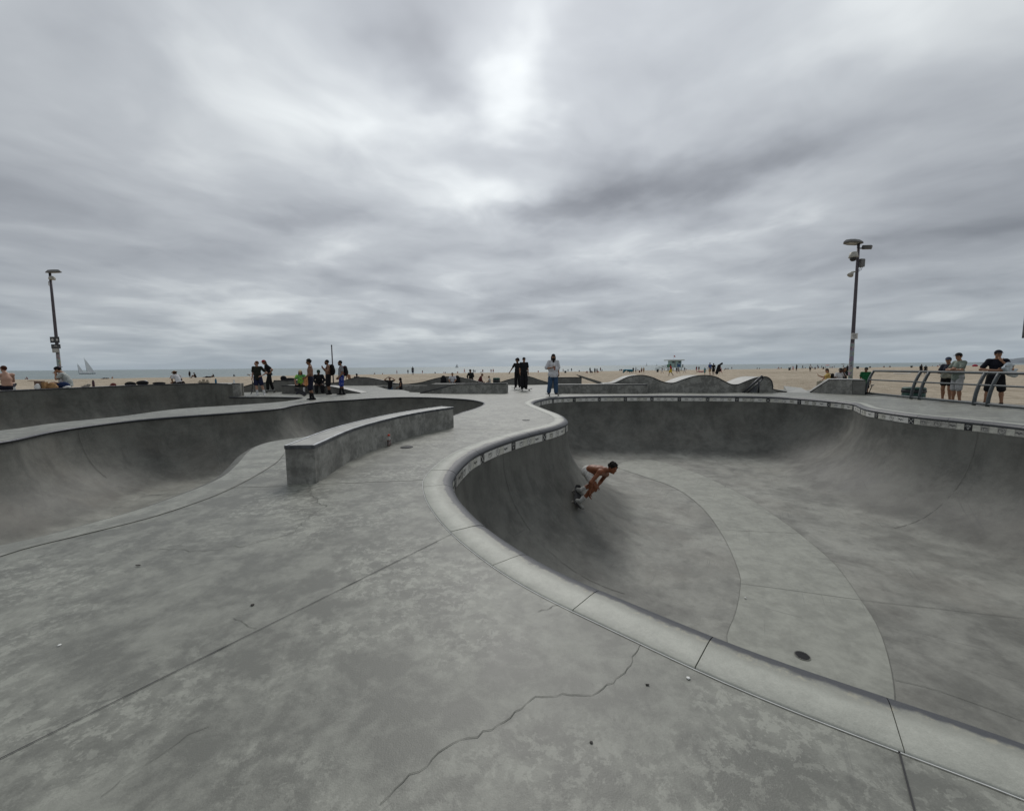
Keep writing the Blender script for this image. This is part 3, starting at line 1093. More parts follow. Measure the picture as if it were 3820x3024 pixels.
principled('sea_water', sea_build)
sea = obj_from('sea', [(-30000, 40, -2.3), (30000, 40, -2.3), (30000, 50000, -2.3), (-30000, 50000, -2.3)], [(0, 1, 2, 3)], 'sea_water')
tag(sea, None, kind='structure')
# shield: sea only starts beyond the beach, the sand sheet covers everything nearer
# ------------------------------------------------------------------ skate obstacles
def prism(name, front, back, mat, parent=None, smooth=False):
    """solid between two outlines with the same number of corners"""
    n = len(front)
    vs = [tuple(p) for p in front] + [tuple(p) for p in back]
    bm = bmesh.new()
    bv_ = [bm.verts.new(v) for v in vs]
    bm.faces.new(bv_[:n])
    bm.faces.new(bv_[n:][::-1])
    for i in range(n):
        j = (i + 1) % n
        bm.faces.new((bv_[i], bv_[i + n], bv_[j + n], bv_[j]))
    return obj_bm(name, bm, mat, parent, smooth)


def away(A, B, d):
    """horizontal offset of length d from the line A-B, away from the camera"""
    e = Vector((B[0] - A[0], B[1] - A[1], 0)).normalized()
    n = Vector((-e.y, e.x, 0))
    if n.dot(Vector((A[0] + B[0], A[1] + B[1], 0))) < 0:
        n = -n
    return n * d


def wave_block(name, px_top, A, B, thick, mat, label, cat, sub=6, edge=True, zmin=0.02, drop=None, top_mat='pale_concrete'):
    """a wall standing on the line A-B whose top edge follows the traced pixels"""
    top = [on_wall(u, v, A, B) for u, v in px_top]
    e = Vector((B[0] - A[0], B[1] - A[1], 0)).normalized()
    ts = np.array([(p - Vector((A[0], A[1], 0))).dot(e) for p in top])
    zs = np.array([max(p.z, zmin) for p in top])
    if sub > 1:
        c = catmull(np.stack([ts, zs], 1), False, sub)
        ts, zs = c[:, 0], np.maximum(c[:, 1], zmin)
    off = away(A, B, thick)
    root = empty(name, (A[0] + e.x * (ts[0] + ts[-1]) / 2, A[1] + e.y * (ts[0] + ts[-1]) / 2, 0))
    tag(root, label, cat)
    o = root.location
    base = Vector((A[0], A[1], 0)) - o
    n = len(ts)
    vs = []
    for t_, z_ in zip(ts, zs):
        q = base + e * t_
        vs += [(q.x, q.y, -0.05), (q.x, q.y, z_), (q.x + off.x, q.y + off.y, z_ + (drop or 0)), (q.x + off.x, q.y + off.y, -0.3)]
    side, topf = [], []
    for i in range(n - 1):
        a, b = 4 * i, 4 * i + 4
        side.append((a, b, b + 1, a + 1))
        topf.append((a + 1, b + 1, b + 2, a + 2))
        side.append((a + 2, b + 2, b + 3, a + 3))
    side += [(0, 1, 2, 3), (4 * n - 1, 4 * n - 2, 4 * n - 3, 4 * n - 4)]
    obj_from('wall_face', vs, side, mat, root)
    to = obj_from('wall_top', vs, topf, top_mat, root, smooth=True)  # same concrete as the face; light on the top put into a paler colour
    if edge:
        pipe('edge_pipe', [base + e * t_ + Vector((0, 0, z_ + 0.004)) - off.normalized() * 0.012 for t_, z_ in zip(ts, zs)], 0.022, 'steel_dark', root, 6)
    return root


A, B = P(2250, 1464), P(2940, 1463)
wave_block('wave_wall', [(2254,1431),(2288,1429),(2309,1421),(2342,1406),(2371,1401),(2400,1400),(2434,1408),(2467,1422),(2492,1428),(2517,1427),(2550,1415),(2592,1403),(2634,1400),(2671,1406),(2700,1421),(2726,1433),(2751,1434),(2776,1425),(2813,1411),(2842,1405.5),(2863,1407),(2878,1421),(2883,1442),(2886,1452),(2934,1462)],
           A, B, 1.9, 'block_concrete', 'long concrete wall with three rounded humps like waves', 'skate wall', drop=-0.02)
# low bank beside its end
f = [P(2940, 1463), P(3019, 1463), at_depth(2989, 1446, 22.5), at_depth(2924, 1439, 22.5)]
ctr = (f[0] + f[1]) / 2
bank = prism('bank_ramp', [p - Vector((ctr.x, ctr.y, 0)) for p in f], [Vector((p.x, p.y, -0.3)) - Vector((ctr.x, ctr.y, 0)) for p in f], 'pale_concrete')
bank.location = (ctr.x, ctr.y, 0)
tag(bank, 'low pale concrete bank at the end of the hump-topped wall', 'ramp')

# steep grind rail with its post in front of the wave wall
A2, B2 = A + Vector((0, -0.35, 0)), B + Vector((0, -0.35, 0))
rail = empty('grind_rail', on_wall(2800, 1463, A2, B2) * 1.0)
rail.location.z = 0
tag(rail, 'steep dark steel grind rail on a post before the last hump', 'grind rail')
L0 = rail.location
q0, q1 = on_wall(2771, 1466, A2, B2) - L0, on_wall(2843, 1402, A2, B2) - L0
pipe('rail_bar', [q0, q1, q1 + Vector((0.07, 0.05, -0.05)), q1 + Vector((0.05, 0.05, -0.14))], 0.05, 'steel_dark', rail)
r0_, r1_ = on_wall(2788, 1466, A2, B2) - L0, on_wall(2845, 1414, A2, B2) - L0
pipe('lower_bar', [r0_, r1_], 0.032, 'steel_dark', rail)
pp = on_wall(2831, 1424, A2, B2) - L0
pipe('post', [(pp.x, pp.y, 0), pp], 0.045, 'steel_dark', rail)
tri = [r0_ + Vector((0.12, 0.03, 0.05)), Vector((pp.x - 0.06, pp.y + 0.03, 0.02)), Vector((pp.x - 0.06, pp.y + 0.03, pp.z - 0.1))]
prism('panel', tri, [t + Vector((0, 0.03, 0)) for t in tri], 'steel_edge', rail)


def ledge(name, A, B, h, depth, label, mat='block_concrete'):
    """straight grind ledge: block, pale top slab, steel nosing"""
    e = Vector((B[0] - A[0], B[1] - A[1], 0))
    ln = e.length
    root = empty(name, ((A[0] + B[0]) / 2, (A[1] + B[1]) / 2, 0), math.atan2(e.y, e.x))
    tag(root, label, 'ledge')

    def bx(nm, x0, x1, y0, y1, z0, z1, m):
        bm = bmesh.new()
        bmesh.ops.create_cube(bm, size=1, matrix=Matrix.Translation(((x0 + x1) / 2, (y0 + y1) / 2, (z0 + z1) / 2)) @ Matrix.Diagonal((x1 - x0, y1 - y0, z1 - z0, 1)))
        return obj_bm(nm, bm, m, root)
    bx('block', -ln / 2, ln / 2, 0.012, depth - 0.012, -0.02, h - 0.05, mat)
    bx('steel_nosing', -ln / 2 - 0.006, ln / 2 + 0.006, 0, depth, h - 0.048, h - 0.004, 'steel_dark')
    bx('top_slab', -ln / 2 + 0.03, ln / 2 - 0.03, 0.03, depth - 0.03, h - 0.03, h, 'pale_concrete')
    return root


ledge('grind_ledge', P(2076, 1467), P(2414, 1467), 0.455, 0.55, 'long low concrete ledge with steel edge in front of the wave wall')
# centre ledge: block with a sloping left end, and the bank behind it
cA, cB = P(1567, 1467), P(1890, 1467)
ft = [on_wall(u, v, cA, cB) for u, v in [(1567, 1467), (1890, 1467), (1890, 1431), (1703, 1433)]]
ctr = (ft[0] + ft[1]) / 2
root = empty('hubba_ledge', (ctr.x, ctr.y, 0))
tag(root, 'concrete ledge with sloping end, steel edged, on the far deck centre', 'ledge')
off = away(cA, cB, 0.55)
prism('block', [p - Vector((ctr.x, ctr.y, 0)) for p in ft], [p + off - Vector((ctr.x, ctr.y, 0)) for p in ft], 'block_concrete', root)
c0 = Vector((ctr.x, ctr.y, 0))
e_ = (cB - cA).normalized()
pipe('steel_nosing', [ft[0] - c0 + Vector((0, -.01, .02)), ft[3] - c0 + Vector((0, -.01, .01)), ft[2] - c0 + Vector((0, -.01, .01))], 0.025, 'steel_dark', root, 6)
tp = [ft[3] + Vector((0, 0.03, 0.004)), ft[2] + Vector((-0.03, 0.03, 0.004)), ft[2] + off + Vector((-0.03, -0.03, 0.004)), ft[3] + off + Vector((0, -0.03, 0.004))]
prism('top_slab', [p - c0 for p in tp], [p - c0 + Vector((0, 0, 0.012)) for p in tp], 'pale_concrete', root)
bA, bB = P(1527, 1464) + Vector((0, 0.35, 0)), P(1720, 1464) + Vector((0, 0.35, 0))
ft = [on_wall(u, v, bA, bB) for u, v in [(1524, 1465), (1720, 1465), (1720, 1432), (1608, 1431.5)]]
c0 = Vector(((ft[0].x + ft[1].x) / 2, ft[0].y, 0))
off = away(bA, bB, 0.9)
for p in ft[:2]:
    p.z = 0
bk = prism('bank_ramp', [p - c0 for p in ft], [p + off - c0 for p in ft], 'dark_block_concrete')
bk.location = c0
tag(bk, 'sloping concrete bank right behind the sloping-end ledge', 'ramp')

# far rolling wall at the back of the park
A, B = P(1195, 1437.5), P(2050, 1434)
wave_block('rolling_wall', [(1195,1428),(1247,1427.5),(1270,1423),(1292,1417),(1323,1409),(1350,1407),(1378,1409),(1420,1417),(1450,1424),(1475,1429.5),(1507,1433),(1536,1431),(1575,1425),(1611,1415),(1647,1407),(1676,1404.5),(1711,1406),(1744,1413),(1776,1421),(1804,1428),(1854,1428),(1893,1416.5),(1919,1410),(1940,1404.5),(1964,1402.5),(1984,1407),(2016,1418),(2046,1427)],
           A, B, 0.35, 'dark_block_concrete', 'low undulating concrete wall along the back of the skatepark', 'skate wall')
# dark wall and slanted hubba to the right of it
A, B = P(2040, 1447), P(2180, 1446)
wave_block('bank_wall', [(2046,1407.5),(2100,1407.5),(2170,1407.5)], A, B, 0.8, 'dark_block_concrete', 'flat-topped dark concrete wall behind the man in the white shirt', 'skate wall', sub=1)
hs = [on_wall(u, v, A, B) for u, v in [(2152, 1397), (2172, 1402.5), (2258, 1429), (2258, 1436), (2246, 1436), (2172, 1409)]]
c0 = Vector((hs[0].x, hs[0].y, 0))
off = away(A, B, 0.9)
for p in hs:
    p.y -= 0.06
hb = prism('hubba_slab', [p - c0 for p in hs], [p + off - c0 for p in hs], 'dark_block_concrete')
hb.location = c0
tag(hb, 'slanted dark concrete slab running down to the wave wall', 'ledge')

# left back wall with the rising bank
A, B = P(890, 1461), P(1112, 1460)
wave_block('back_wall', [(890,1447),(897,1446),(956,1428),(1021,1426),(1022,1419),(1112,1419)], A, B, 0.5, 'dark_block_concrete', 'straight concrete wall with a sloping end behind the standing group', 'skate wall', sub=1)
# box the seated pair use
A, B = P(1050, 1468), P(1346, 1467)
wave_block('seat_box', [(1050,1438),(1222,1439.5),(1290,1453),(1345,1467)], A, B, 0.9, 'dark_block_concrete', 'low concrete box with sloping end under the seated pair', 'skate box', sub=1)

# raised back wall of the shallow bowl
far_top = [P(893, 1430, .65), P(780, 1430, .65), P(556, 1435, .65), P(334, 1444, .65), P(0, 1458, .65), Vector((-19.4, 12.3, .65)), Vector((-18.6, 9.8, .65))]
idx = shallow.arc_range(P(857, 1480)[:2], (-18.9, 10.3))
wl = np.array([shallow.rim[i] for i in idx])
wn = np.array([shallow.n[i] for i in idx])
root = empty('bowl_back_wall', (wl[:, 0].mean(), wl[:, 1].mean(), 0))
tag(root, 'high curved concrete back wall of the shallow bowl, strewn with bags', 'skate wall')
c0 = np.array([root.location.x, root.location.y, 0])
vs, side, topf = [], [], []
TH = 0.75
for p, m in zip(wl, wn):
    q = p - m * TH
    vs += [(p[0] - c0[0], p[1] - c0[1], -0.02), (p[0] - c0[0], p[1] - c0[1], 0.65), (q[0] - c0[0], q[1] - c0[1], 0.65), (q[0] - c0[0], q[1] - c0[1], -0.3)]
for i in range(len(wl) - 1):
    a, b = 4 * i, 4 * i + 4
    side += [(a, b, b + 1, a + 1), (a + 2, b + 2, b + 3, a + 3)]
    topf.append((a + 1, b + 1, b + 2, a + 2))
n = len(wl)
side += [(0, 1, 2, 3), (4 * n - 1, 4 * n - 2, 4 * n - 3, 4 * n - 4)]
obj_from('wall_face', vs, side, 'bowl_concrete_brown', root, smooth=True)
obj_from('wall_top', vs, topf, 'pale_concrete', root)  # light on the wall top put into a paler colour
pipe('edge_pipe', [(p[0] - c0[0] + m[0] * .01, p[1] - c0[1] + m[1] * .01, 0.645) for p, m in zip(wl, wn)], 0.026, 'steel_dark', root, 6)
# end block of that wall
A, B = P(864, 1479), P(897, 1478)
wave_block('end_block', [(866,1431),(895,1431)], A, B, 0.75, 'block_concrete', 'concrete end block where the shallow bowl wall stops', 'skate block', sub=1)

# angled box at the right with a sloping end
A, Bm, C = P(3021, 1464), P(3178, 1471), P(3226, 1473.5)
tl, tm = on_wall(3093.5, 1414.5, A, Bm), on_wall(3180, 1417.6, A, Bm)
H9 = 0.5 * (tl.z + tm.z)
tl.z = tm.z = H9
tr = Vector((C.x, C.y, H9))
off = Vector((0.75, 1.1, 0))
c0 = Vector((Bm.x, Bm.y, 0))
root = empty('kicker_box', c0)
tag(root, 'angled grey concrete box with sloping end beside the railing', 'skate box')
f1 = [A, Bm, tm, tl]
prism('block', [p - c0 for p in f1], [p + off - c0 for p in f1], 'block_concrete', root)
g1_ = [Bm + Vector((0.012, 0, 0)), C, tr, tm + Vector((0.012, 0, 0))]
prism('side_block', [p - c0 for p in g1_], [p + off * 0.98 - c0 for p in g1_], 'dark_block_concrete', root)
pipe('edge_pipe', [A - c0 + Vector((0, -.01, .02)), tl - c0, tm - c0, tr - c0], 0.022, 'steel_dark', root, 6)
tpz = Vector((0, 0, 0.003))
top = [tl, tm, tr, tr + off, tm + off, tl + off]
prism('top_slab', [p - c0 + tpz for p in top], [p - c0 + tpz * 4 for p in top], 'pale_concrete', root)

# ------------------------------------------------------------------ curved ledge in the foreground
px_l = [(1181,1803),(1234,1769),(1283,1734),(1332,1706),(1381,1685),(1429,1665),(1478,1648),(1526,1632),(1575,1619),(1624,1607),(1694,1593)]
fr = resample(smooth_curve(resample(catmull([P(*q) for q in px_l], False), 0.15, False), 6, False), 0.15, False)
ln = normals2(fr, False)
WID, LH = 0.36, 0.475
root = empty('curved_ledge', (*fr[len(fr) // 2], 0))
tag(root, 'curved concrete ledge with dark steel edge in the foreground deck', 'ledge')
c0 = np.array([root.location.x, root.location.y])


def sweep(name, prof, mat, closed=True, trim=0.0, smooth=False):
    """sweep an outline (distance from the right face, height) along the ledge"""
    vs, fs = [], []
    m = len(prof)
    cc = fr.copy()
    if trim:
        t0 = (cc[1] - cc[0]); t0 /= np.linalg.norm(t0)
        t1 = (cc[-1] - cc[-2]); t1 /= np.linalg.norm(t1)
        cc[0] += t0 * trim
        cc[-1] -= t1 * trim
    for p, nn in zip(cc, ln):
        for d, z in prof:
            q = p + nn * d - c0
            vs.append((q[0], q[1], z))
    for i in range(len(cc) - 1):
        for k in range(m):
            a, b = i * m + k, i * m + (k + 1) % m
            fs.append((a, b, b + m, a + m))
    fs.append(tuple(range(m)))
    fs.append(tuple(range((len(cc) - 1) * m, len(cc) * m))[::-1])
    o = obj_from(name, vs, fs, mat, root, smooth)
    bm = bmesh.new(); bm.from_mesh(o.data); bmesh.ops.recalc_face_normals(bm, faces=bm.faces); bm.to_mesh(o.data); bm.free()
    return o


sweep('block', [(0.006, -0.02), (0.006, LH - 0.042), (WID - 0.006, LH - 0.042), (WID - 0.006, -0.02)], 'block_concrete', trim=0.006)
sweep('steel_nosing', [(0, LH - 0.044), (0.0, LH - 0.006), (0.006, LH), (0.030, LH), (0.030, LH - 0.03), (0.02, LH - 0.046)], 'steel_edge')
sweep('steel_nosing', [(WID, LH - 0.044), (WID, LH - 0.006), (WID - 0.006, LH), (WID - 0.03, LH), (WID - 0.03, LH - 0.03), (WID - 0.02, LH - 0.046)], 'steel_edge')
sweep('top_slab', [(0.031, LH - 0.04), (0.031, LH - 0.003), (WID - 0.031, LH - 0.003), (WID - 0.031, LH - 0.04)], 'pale_concrete', trim=0.03)
sweep('worn_edge', [(0.003, LH - 0.002), (0.003, LH + 0.0015), (0.027, LH + 0.0015), (0.027, LH - 0.002)], 'steel_worn')
sweep('worn_edge', [(WID - 0.003, LH - 0.002), (WID - 0.003, LH + 0.0015), (WID - 0.027, LH + 0.0015), (WID - 0.027, LH - 0.002)], 'steel_worn')
for ei, sgn in ((0, 1), (-1, -1)):
    t0 = (fr[1] - fr[0]) if ei == 0 else (fr[-1] - fr[-2])
    t0 /= np.linalg.norm(t0)
    m_ = ln[ei]
    corners = [fr[ei] + m_ * 0.031 - t0 * 0.004 * sgn, fr[ei] + m_ * (WID - 0.031) - t0 * 0.004 * sgn, fr[ei] + m_ * (WID - 0.031) + t0 * 0.028 * sgn, fr[ei] + m_ * 0.031 + t0 * 0.028 * sgn]
    prism('end_nosing', [(c[0] - c0[0], c[1] - c0[1], LH - 0.044) for c in corners], [(c[0] - c0[0], c[1] - c0[1], LH - 0.001) for c in corners], 'steel_edge', root)
# ------------------------------------------------------------------ lathe, bottle and small things
def lathe(name, prof, mat, parent=None, seg=20, loc=(0, 0, 0), smooth=True):
    vs, fs = [], []
    m = len(prof)
    for k in range(seg):
        a = 2 * math.pi * k / seg
        for r, z in prof:
            vs.append((r * math.cos(a), r * math.sin(a), z))
    for k in range(seg):
        j = (k + 1) % seg
        for i in range(m - 1):
            fs.append((k * m + i, j * m + i, j * m + i + 1, k * m + i + 1))
    fs.append(tuple(k * m for k in range(seg))[::-1])
    fs.append(tuple(k * m + m - 1 for k in range(seg)))
    o = obj_from(name, vs, fs, mat, parent, smooth)
    o.location = loc
    return o


def glassy(name, col, rough=0.1, trans=0.8):
    def build(t, b):
        b.inputs['Base Color'].default_value = (*col, 1)
        b.inputs['Roughness'].default_value = rough
        b.inputs['Transmission Weight'].default_value = trans
    return principled(name, build)


glassy('clear_plastic', (0.85, 0.85, 0.83), 0.15, 0.85)
flat('drink_red', (0.16, 0.035, 0.02), 0.25)
flat('cap_red', (0.55, 0.05, 0.015), 0.4)
bp = P(1452, 1662)
bt_ = empty('drink_bottle', (bp.x, bp.y, 0.001))
tag(bt_, 'clear plastic bottle of red drink with orange cap on the deck by the ledge', 'bottle')
lathe('bottle_body', [(0.034, 0), (0.037, 0.01), (0.037, 0.06), (0.032, 0.075), (0.037, 0.09), (0.037, 0.125), (0.030, 0.155), (0.018, 0.175), (0.018, 0.185)], 'clear_plastic', bt_)
lathe('drink', [(0.031, 0.003), (0.034, 0.012), (0.034, 0.06), (0.0295, 0.075), (0.034, 0.09), (0.034, 0.105)], 'drink_red', bt_)
lathe('cap', [(0.0225, 0.178), (0.0225, 0.20), (0.019, 0.205)], 'cap_red', bt_)

flat('litter', (0.05, 0.045, 0.04), 0.8)
flat('litter_white', (0.75, 0.75, 0.72), 0.7)
for k, (u, v, s, m, lab) in enumerate([(942, 2257, 0.011, 'litter', 'dark pebble on the foreground deck left of the saw-cut joint'),
                                       (2206, 2769, 0.006, 'litter', 'small dark pebble on the foreground deck'),
                                       (515, 2111, 0.02, 'litter', 'thin dark leaf lying on the deck near the snake bowl'),
                                       (2415, 2555, 0.009, 'litter', 'brown leaf scrap on the deck near the coping'),
                                       (221, 2407, 0.008, 'litter_white', 'tiny white paper scrap at the left of the deck'),
                                       (2568, 2530, 0.009, 'litter_white', 'tiny white paper scrap near the coping')]):
    c = P(u, v)
    bm = bmesh.new()
    bmesh.ops.create_icosphere(bm, subdivisions=2, radius=s)
    for vv in bm.verts:
        vv.co *= rng.uniform(0.75, 1.15)
        vv.co.z *= 0.45 if k != 2 else 0.2
        if k in (2, 3):
            vv.co.y *= 0.35
    o = obj_bm('pebble' if k < 2 else ('leaf' if k < 4 else 'paper_scrap'), bm, m, smooth=True)
    o.location = (c.x, c.y, s * 0.4)
    o.rotation_euler = (0, 0, rng.uniform(-.5, .5))
    tag(o, lab, 'pebble' if k < 2 else ('leaf' if k < 4 else 'litter'))
c = P(2780, 2233, FLOOR)
bm = bmesh.new()
bmesh.ops.create_icosphere(bm, subdivisions=2, radius=0.016)
o = obj_bm('pebble', bm, 'litter_white', smooth=True)
o.location = (c.x, c.y, float(pool_z(c[:2])[0]) + 0.016)
tag(o, 'tiny white pebble on the pool floor panel', 'pebble')

# ------------------------------------------------------------------ railing on the right
flat('rail_paint', (0.05, 0.06, 0.064), 0.5, 0.0, var=0.25)
fp = [P(3234, 1471), P(3387, 1488), P(3425, 1491), P(3637, 1511), P(3687, 1516)]
# the railing runs straight: fit one line through its feet
fx = np.polyfit([p.y for p in fp], [p.x for p in fp], 1)
rail_line = lambda y: Vector((fx[0] * y + fx[1], y, 0))
ysf = [p.y for p in fp]
fence = empty('railing', rail_line(ysf[2]))
tag(fence, 'curved steel railing with paired posts between the pool deck and sand', 'railing')
c0 = fence.location.copy()
lean = Vector((0.95, 0.25, 0))


def post_pts(y, H=1.05):
    b = rail_line(y) - c0
    return [b + lean * (0.42 * (t ** 2.0)) + Vector((0, 0, H * (t if t < 1 else 1))) for t in np.linspace(0, 1, 9)]


for y in ysf + [ysf[-1] - 2.15, ysf[-1] - 2.55]:
    pipe('post', post_pts(y), 0.05, 'rail_paint', fence, 8)
top0, top1 = post_pts(ysf[0])[-1], post_pts(6.0)[-1]
for z_, t_, r in ((1.05, 1.0, 0.046), (0.66, 0.62, 0.03), (0.07, 0.06, 0.045)):
    sft = lean * (0.42 * t_ ** 2)
    pipe('rail', [rail_line(ysf[0]) - c0 + sft + Vector((0, 0, z_)), rail_line(11) - c0 + sft + Vector((0, 0, z_)), rail_line(6) - c0 + sft + Vector((0, 0, z_))], r, 'rail_paint', fence, 8)

# ------------------------------------------------------------------ lamp posts with cameras and signs
flat('pole_paint', (0.085, 0.075, 0.085), 0.5, 0.4)
flat('lamp_housing', (0.13, 0.13, 0.125), 0.5, 0.3)
flat('camera_beige', (0.38, 0.37, 0.33), 0.5)
flat('black_plastic', (0.015, 0.015, 0.017), 0.35)
flat('sign_black', (0.02, 0.021, 0.024), 0.4)
flat('sign_white', (0.55, 0.55, 0.53), 0.5)
flat('sign_grey', (0.33, 0.33, 0.31), 0.5)


def sticker_build(t, b):
    p = t.n('ShaderNodeTexCoord').outputs['Object']
    v = t.n('ShaderNodeTexVoronoi', {'distance': 'CHEBYCHEV'}, Vector=p, Scale=7.0)
    hsv = t.n('ShaderNodeHueSaturation', None, Saturation=0.35, Value=0.5, Color=v.outputs['Color'])
    t.put(b.inputs['Base Color'], t.mix(0.35, hsv.outputs[0], (0.1, 0.09, 0.1)))
    b.inputs['Roughness'].default_value = 0.6


principled('stickers', sticker_build)


def cubeobj(name, c, s, mat, parent, rot=(0, 0, 0), bev=0.0):
    bm = bmesh.new()
    bmesh.ops.create_cube(bm, size=1, matrix=Matrix.Diagonal((*s, 1)))
    if bev:
        bmesh.ops.bevel(bm, geom=bm.edges, offset=bev, segments=2, affect='EDGES')
    o = obj_bm(name, bm, mat, parent)
    o.location = c
    o.rotation_euler = rot
    return o


def lamp_head(parent, top, toward, size=(1.05, 0.5)):
    """flat tapered luminaire on the pole top, reaching along toward"""
    a = math.atan2(toward.y, toward.x)
    lx, ly = size
    out = [(-0.16, -0.14), (0.0, -0.22), (lx * 0.45, -ly / 2), (lx * 0.8, -ly * 0.36), (lx, 0), (lx * 0.8, ly * 0.36), (lx * 0.45, ly / 2), (0.0, 0.22), (-0.16, 0.14)]
    bm = bmesh.new()
    lo = [bm.verts.new((x, y, 0.0)) for x, y in out]
    mi = [bm.verts.new((x * 1.0, y * 1.02, 0.05)) for x, y in out]
    hi = [bm.verts.new((lx * 0.42 + (x - lx * 0.42) * 0.72, y * 0.7, 0.17)) for x, y in out]
    n = len(out)
    for a_, b_ in ((lo, mi), (mi, hi)):
        for i in range(n):
            j = (i + 1) % n
            bm.faces.new((a_[i], a_[j], b_[j], b_[i]))
    bm.faces.new(lo[::-1]); bm.faces.new(hi)
    o = obj_bm('lamp_head', bm, 'lamp_housing', parent)
    o.location = top
    o.rotation_euler = (math.radians(6), 0, a)
    cubeobj('lens', (lx * 0.45, 0, -0.008), (lx * 0.6, ly * 0.55, 0.02), 'sign_grey', o)


def lamp_post(base_px, top_px, depth, label):
    top = at_depth(*top_px, depth)
    base = Vector((top.x, top.y, -0.1))
    # real poles lean a little: keep the traced foot
    bpt = on_wall(*base_px, (top.x - 1, top.y), (top.x + 1, top.y))
    k = (top.z + 0.1) / (top.z - bpt.z)
    foot = top + (bpt - top) * k
    root = empty('lamp_post', foot)
    tag(root, label, 'lamp post', 'lamp posts behind the skatepark')
    t = top - foot
    pipe('pole', [t * s for s in (0, 0.2, 0.4, 0.6, 0.8, 1.0)], lambda s: 0.105 - 0.04 * s, 'pole_paint', root, 12)
    return root, t


lp, t = lamp_post((3172, 1412), (3203, 910), 22.0, 'tall lamp post with security cameras behind the angled box')
lamp_head(lp, t + Vector((0, 0, 0.0)), Vector((-1, -0.25, 0)))
d = t.normalized()
k = t.length / (1412 + 60 - 910)
at_px = lambda y: t * ((1470 - y) / (1470 - 910))
# signs and cameras, from the top down
q = at_px(925)
cubeobj('camera_arm', q + Vector((0.25, 0, -0.02)), (0.45, 0.05, 0.05), 'black_plastic', lp)
cubeobj('bullet_camera', q + Vector((0.42, -0.05, 0.02)), (0.22, 0.42, 0.2), 'lamp_housing', lp, (0.2, 0, 0.6), 0.02)
q = at_px(955)
dm = lathe('dome_camera', [(0.05, 0.32), (0.17, 0.28), (0.2, 0.12), (0.22, 0.02), (0.2, 0)][::-1], 'camera_beige', lp, 20, q + Vector((-0.28, -0.05, -0.1)))
lathe('dome_glass', [(0.16, 0.0), (0.15, -0.1), (0.09, -0.17), (0.02, -0.19)][::-1], 'black_plastic', dm, 18)
cubeobj('bracket', q + Vector((-0.1, 0, 0.1)), (0.2, 0.06, 0.06), 'camera_beige', lp)
q = at_px(982)
cubeobj('junction_box', q + Vector((0.17, -0.05, 0)), (0.28, 0.2, 0.42), 'lamp_housing', lp, (0, 0, 0.2), 0.015)
pipe('cable', [q + Vector((0.1, -0.1, -0.2)), q + Vector((0.08, -0.1, -0.32)), q + Vector((0, -0.08, -0.42))], 0.012, 'black_plastic', lp, 6)
pipe('cable', [q + Vector((0.2, -0.1, -0.2)), q + Vector((0.16, -0.1, -0.36)), q + Vector((0.02, -0.08, -0.46))], 0.012, 'black_plastic', lp, 6)
q = at_px(1014)
pipe('horn_speaker', [q + Vector((-0.05, 0, 0)), q + Vector((-0.2, -0.03, 0.0)), q + Vector((-0.3, -0.05, -0.05)), q + Vector((-0.42, -0.08, -0.2))], lambda s: 0.04 + 0.11 * max(0, s - 0.45) / 0.55 if s > 0.3 else 0.03, 'camera_beige', lp, 14)
q = at_px(1259)
sg = cubeobj('sign', q + Vector((0, -0.1, 0)), (0.42, 0.012, 0.32), 'sign_white', lp, (0, 0, 0.15))
for zz, ww in ((0.10, 0.30), (0.05, 0.22), (0.0, 0.3), (-0.06, 0.26), (-0.11, 0.2)):
    cubeobj('lettering', (0.02 if zz < -0.04 else -0.01, -0.008, zz), (ww, 0.004, 0.022), 'print_grey', sg)
pipe('sticker_wrap', [at_px(1440), at_px(1360), at_px(1285)], lambda s: 0.107 - 0.008 * s, 'stickers', lp, 12, False)

lp2, t = lamp_post((227, 1432), (186, 1018), 27.0, 'tall lamp post with black and pale signs behind the bowl wall')
at_px = lambda y: t * ((1466 - y) / (1466 - 1018))
lamp_head(lp2, t, Vector((1, -0.2, 0)), (0.95, 0.5))
q = at_px(1038)
dm = lathe('dome_camera', [(0.16, 0.0), (0.17, 0.1), (0.14, 0.2), (0.05, 0.24)], 'camera_beige', lp2, 16, q + Vector((0.16, -0.05, -0.1)))
q = at_px(1057)
pipe('cable', [q + Vector((-0.03, 0, 0.2)), q + Vector((-0.14, 0, 0.12)), q + Vector((-0.15, 0, -0.1)), q + Vector((0, 0, -0.2))], 0.02, 'camera_beige', lp2, 6)
q = at_px(1272)
s1 = cubeobj('sign', q + Vector((0.02, -0.12, 0.1)), (0.62, 0.014, 0.4), 'sign_black', lp2)
for xx in (-0.15, 0.16):
    bm = bmesh.new()
    bmesh.ops.create_circle(bm, cap_ends=True, radius=0.085, segments=5 if xx > 0 else 14, matrix=Matrix.Rotation(math.pi / 2, 4, 'X'))
    o = obj_bm('pictogram', bm, 'print_pale', s1)
    o.location = (xx, -0.009, 0)
q = at_px(1291)
s2 = cubeobj('sign', q + Vector((0.05, -0.12, 0)), (0.62, 0.014, 0.28), 'sign_black', lp2)
cubeobj('lettering', (0, -0.009, 0.03), (0.2, 0.004, 0.03), 'print_pale', s2)
cubeobj('lettering', (0, -0.009, -0.05), (0.5, 0.004, 0.05), 'print_grey', s2)
q = at_px(1306)
s3 = cubeobj('sign', q + Vector((0, -0.12, 0)), (0.44, 0.014, 0.3), 'sign_grey', lp2)
for zz in (0.08, 0.02, -0.05):
    cubeobj('lettering', (0.02, -0.009, zz), (0.26, 0.004, 0.02), 'sign_white', s3)
pipe('sticker_wrap', [at_px(1460), at_px(1390), at_px(1318)], lambda s: 0.108 - 0.008 * s, 'stickers', lp2, 12, False)

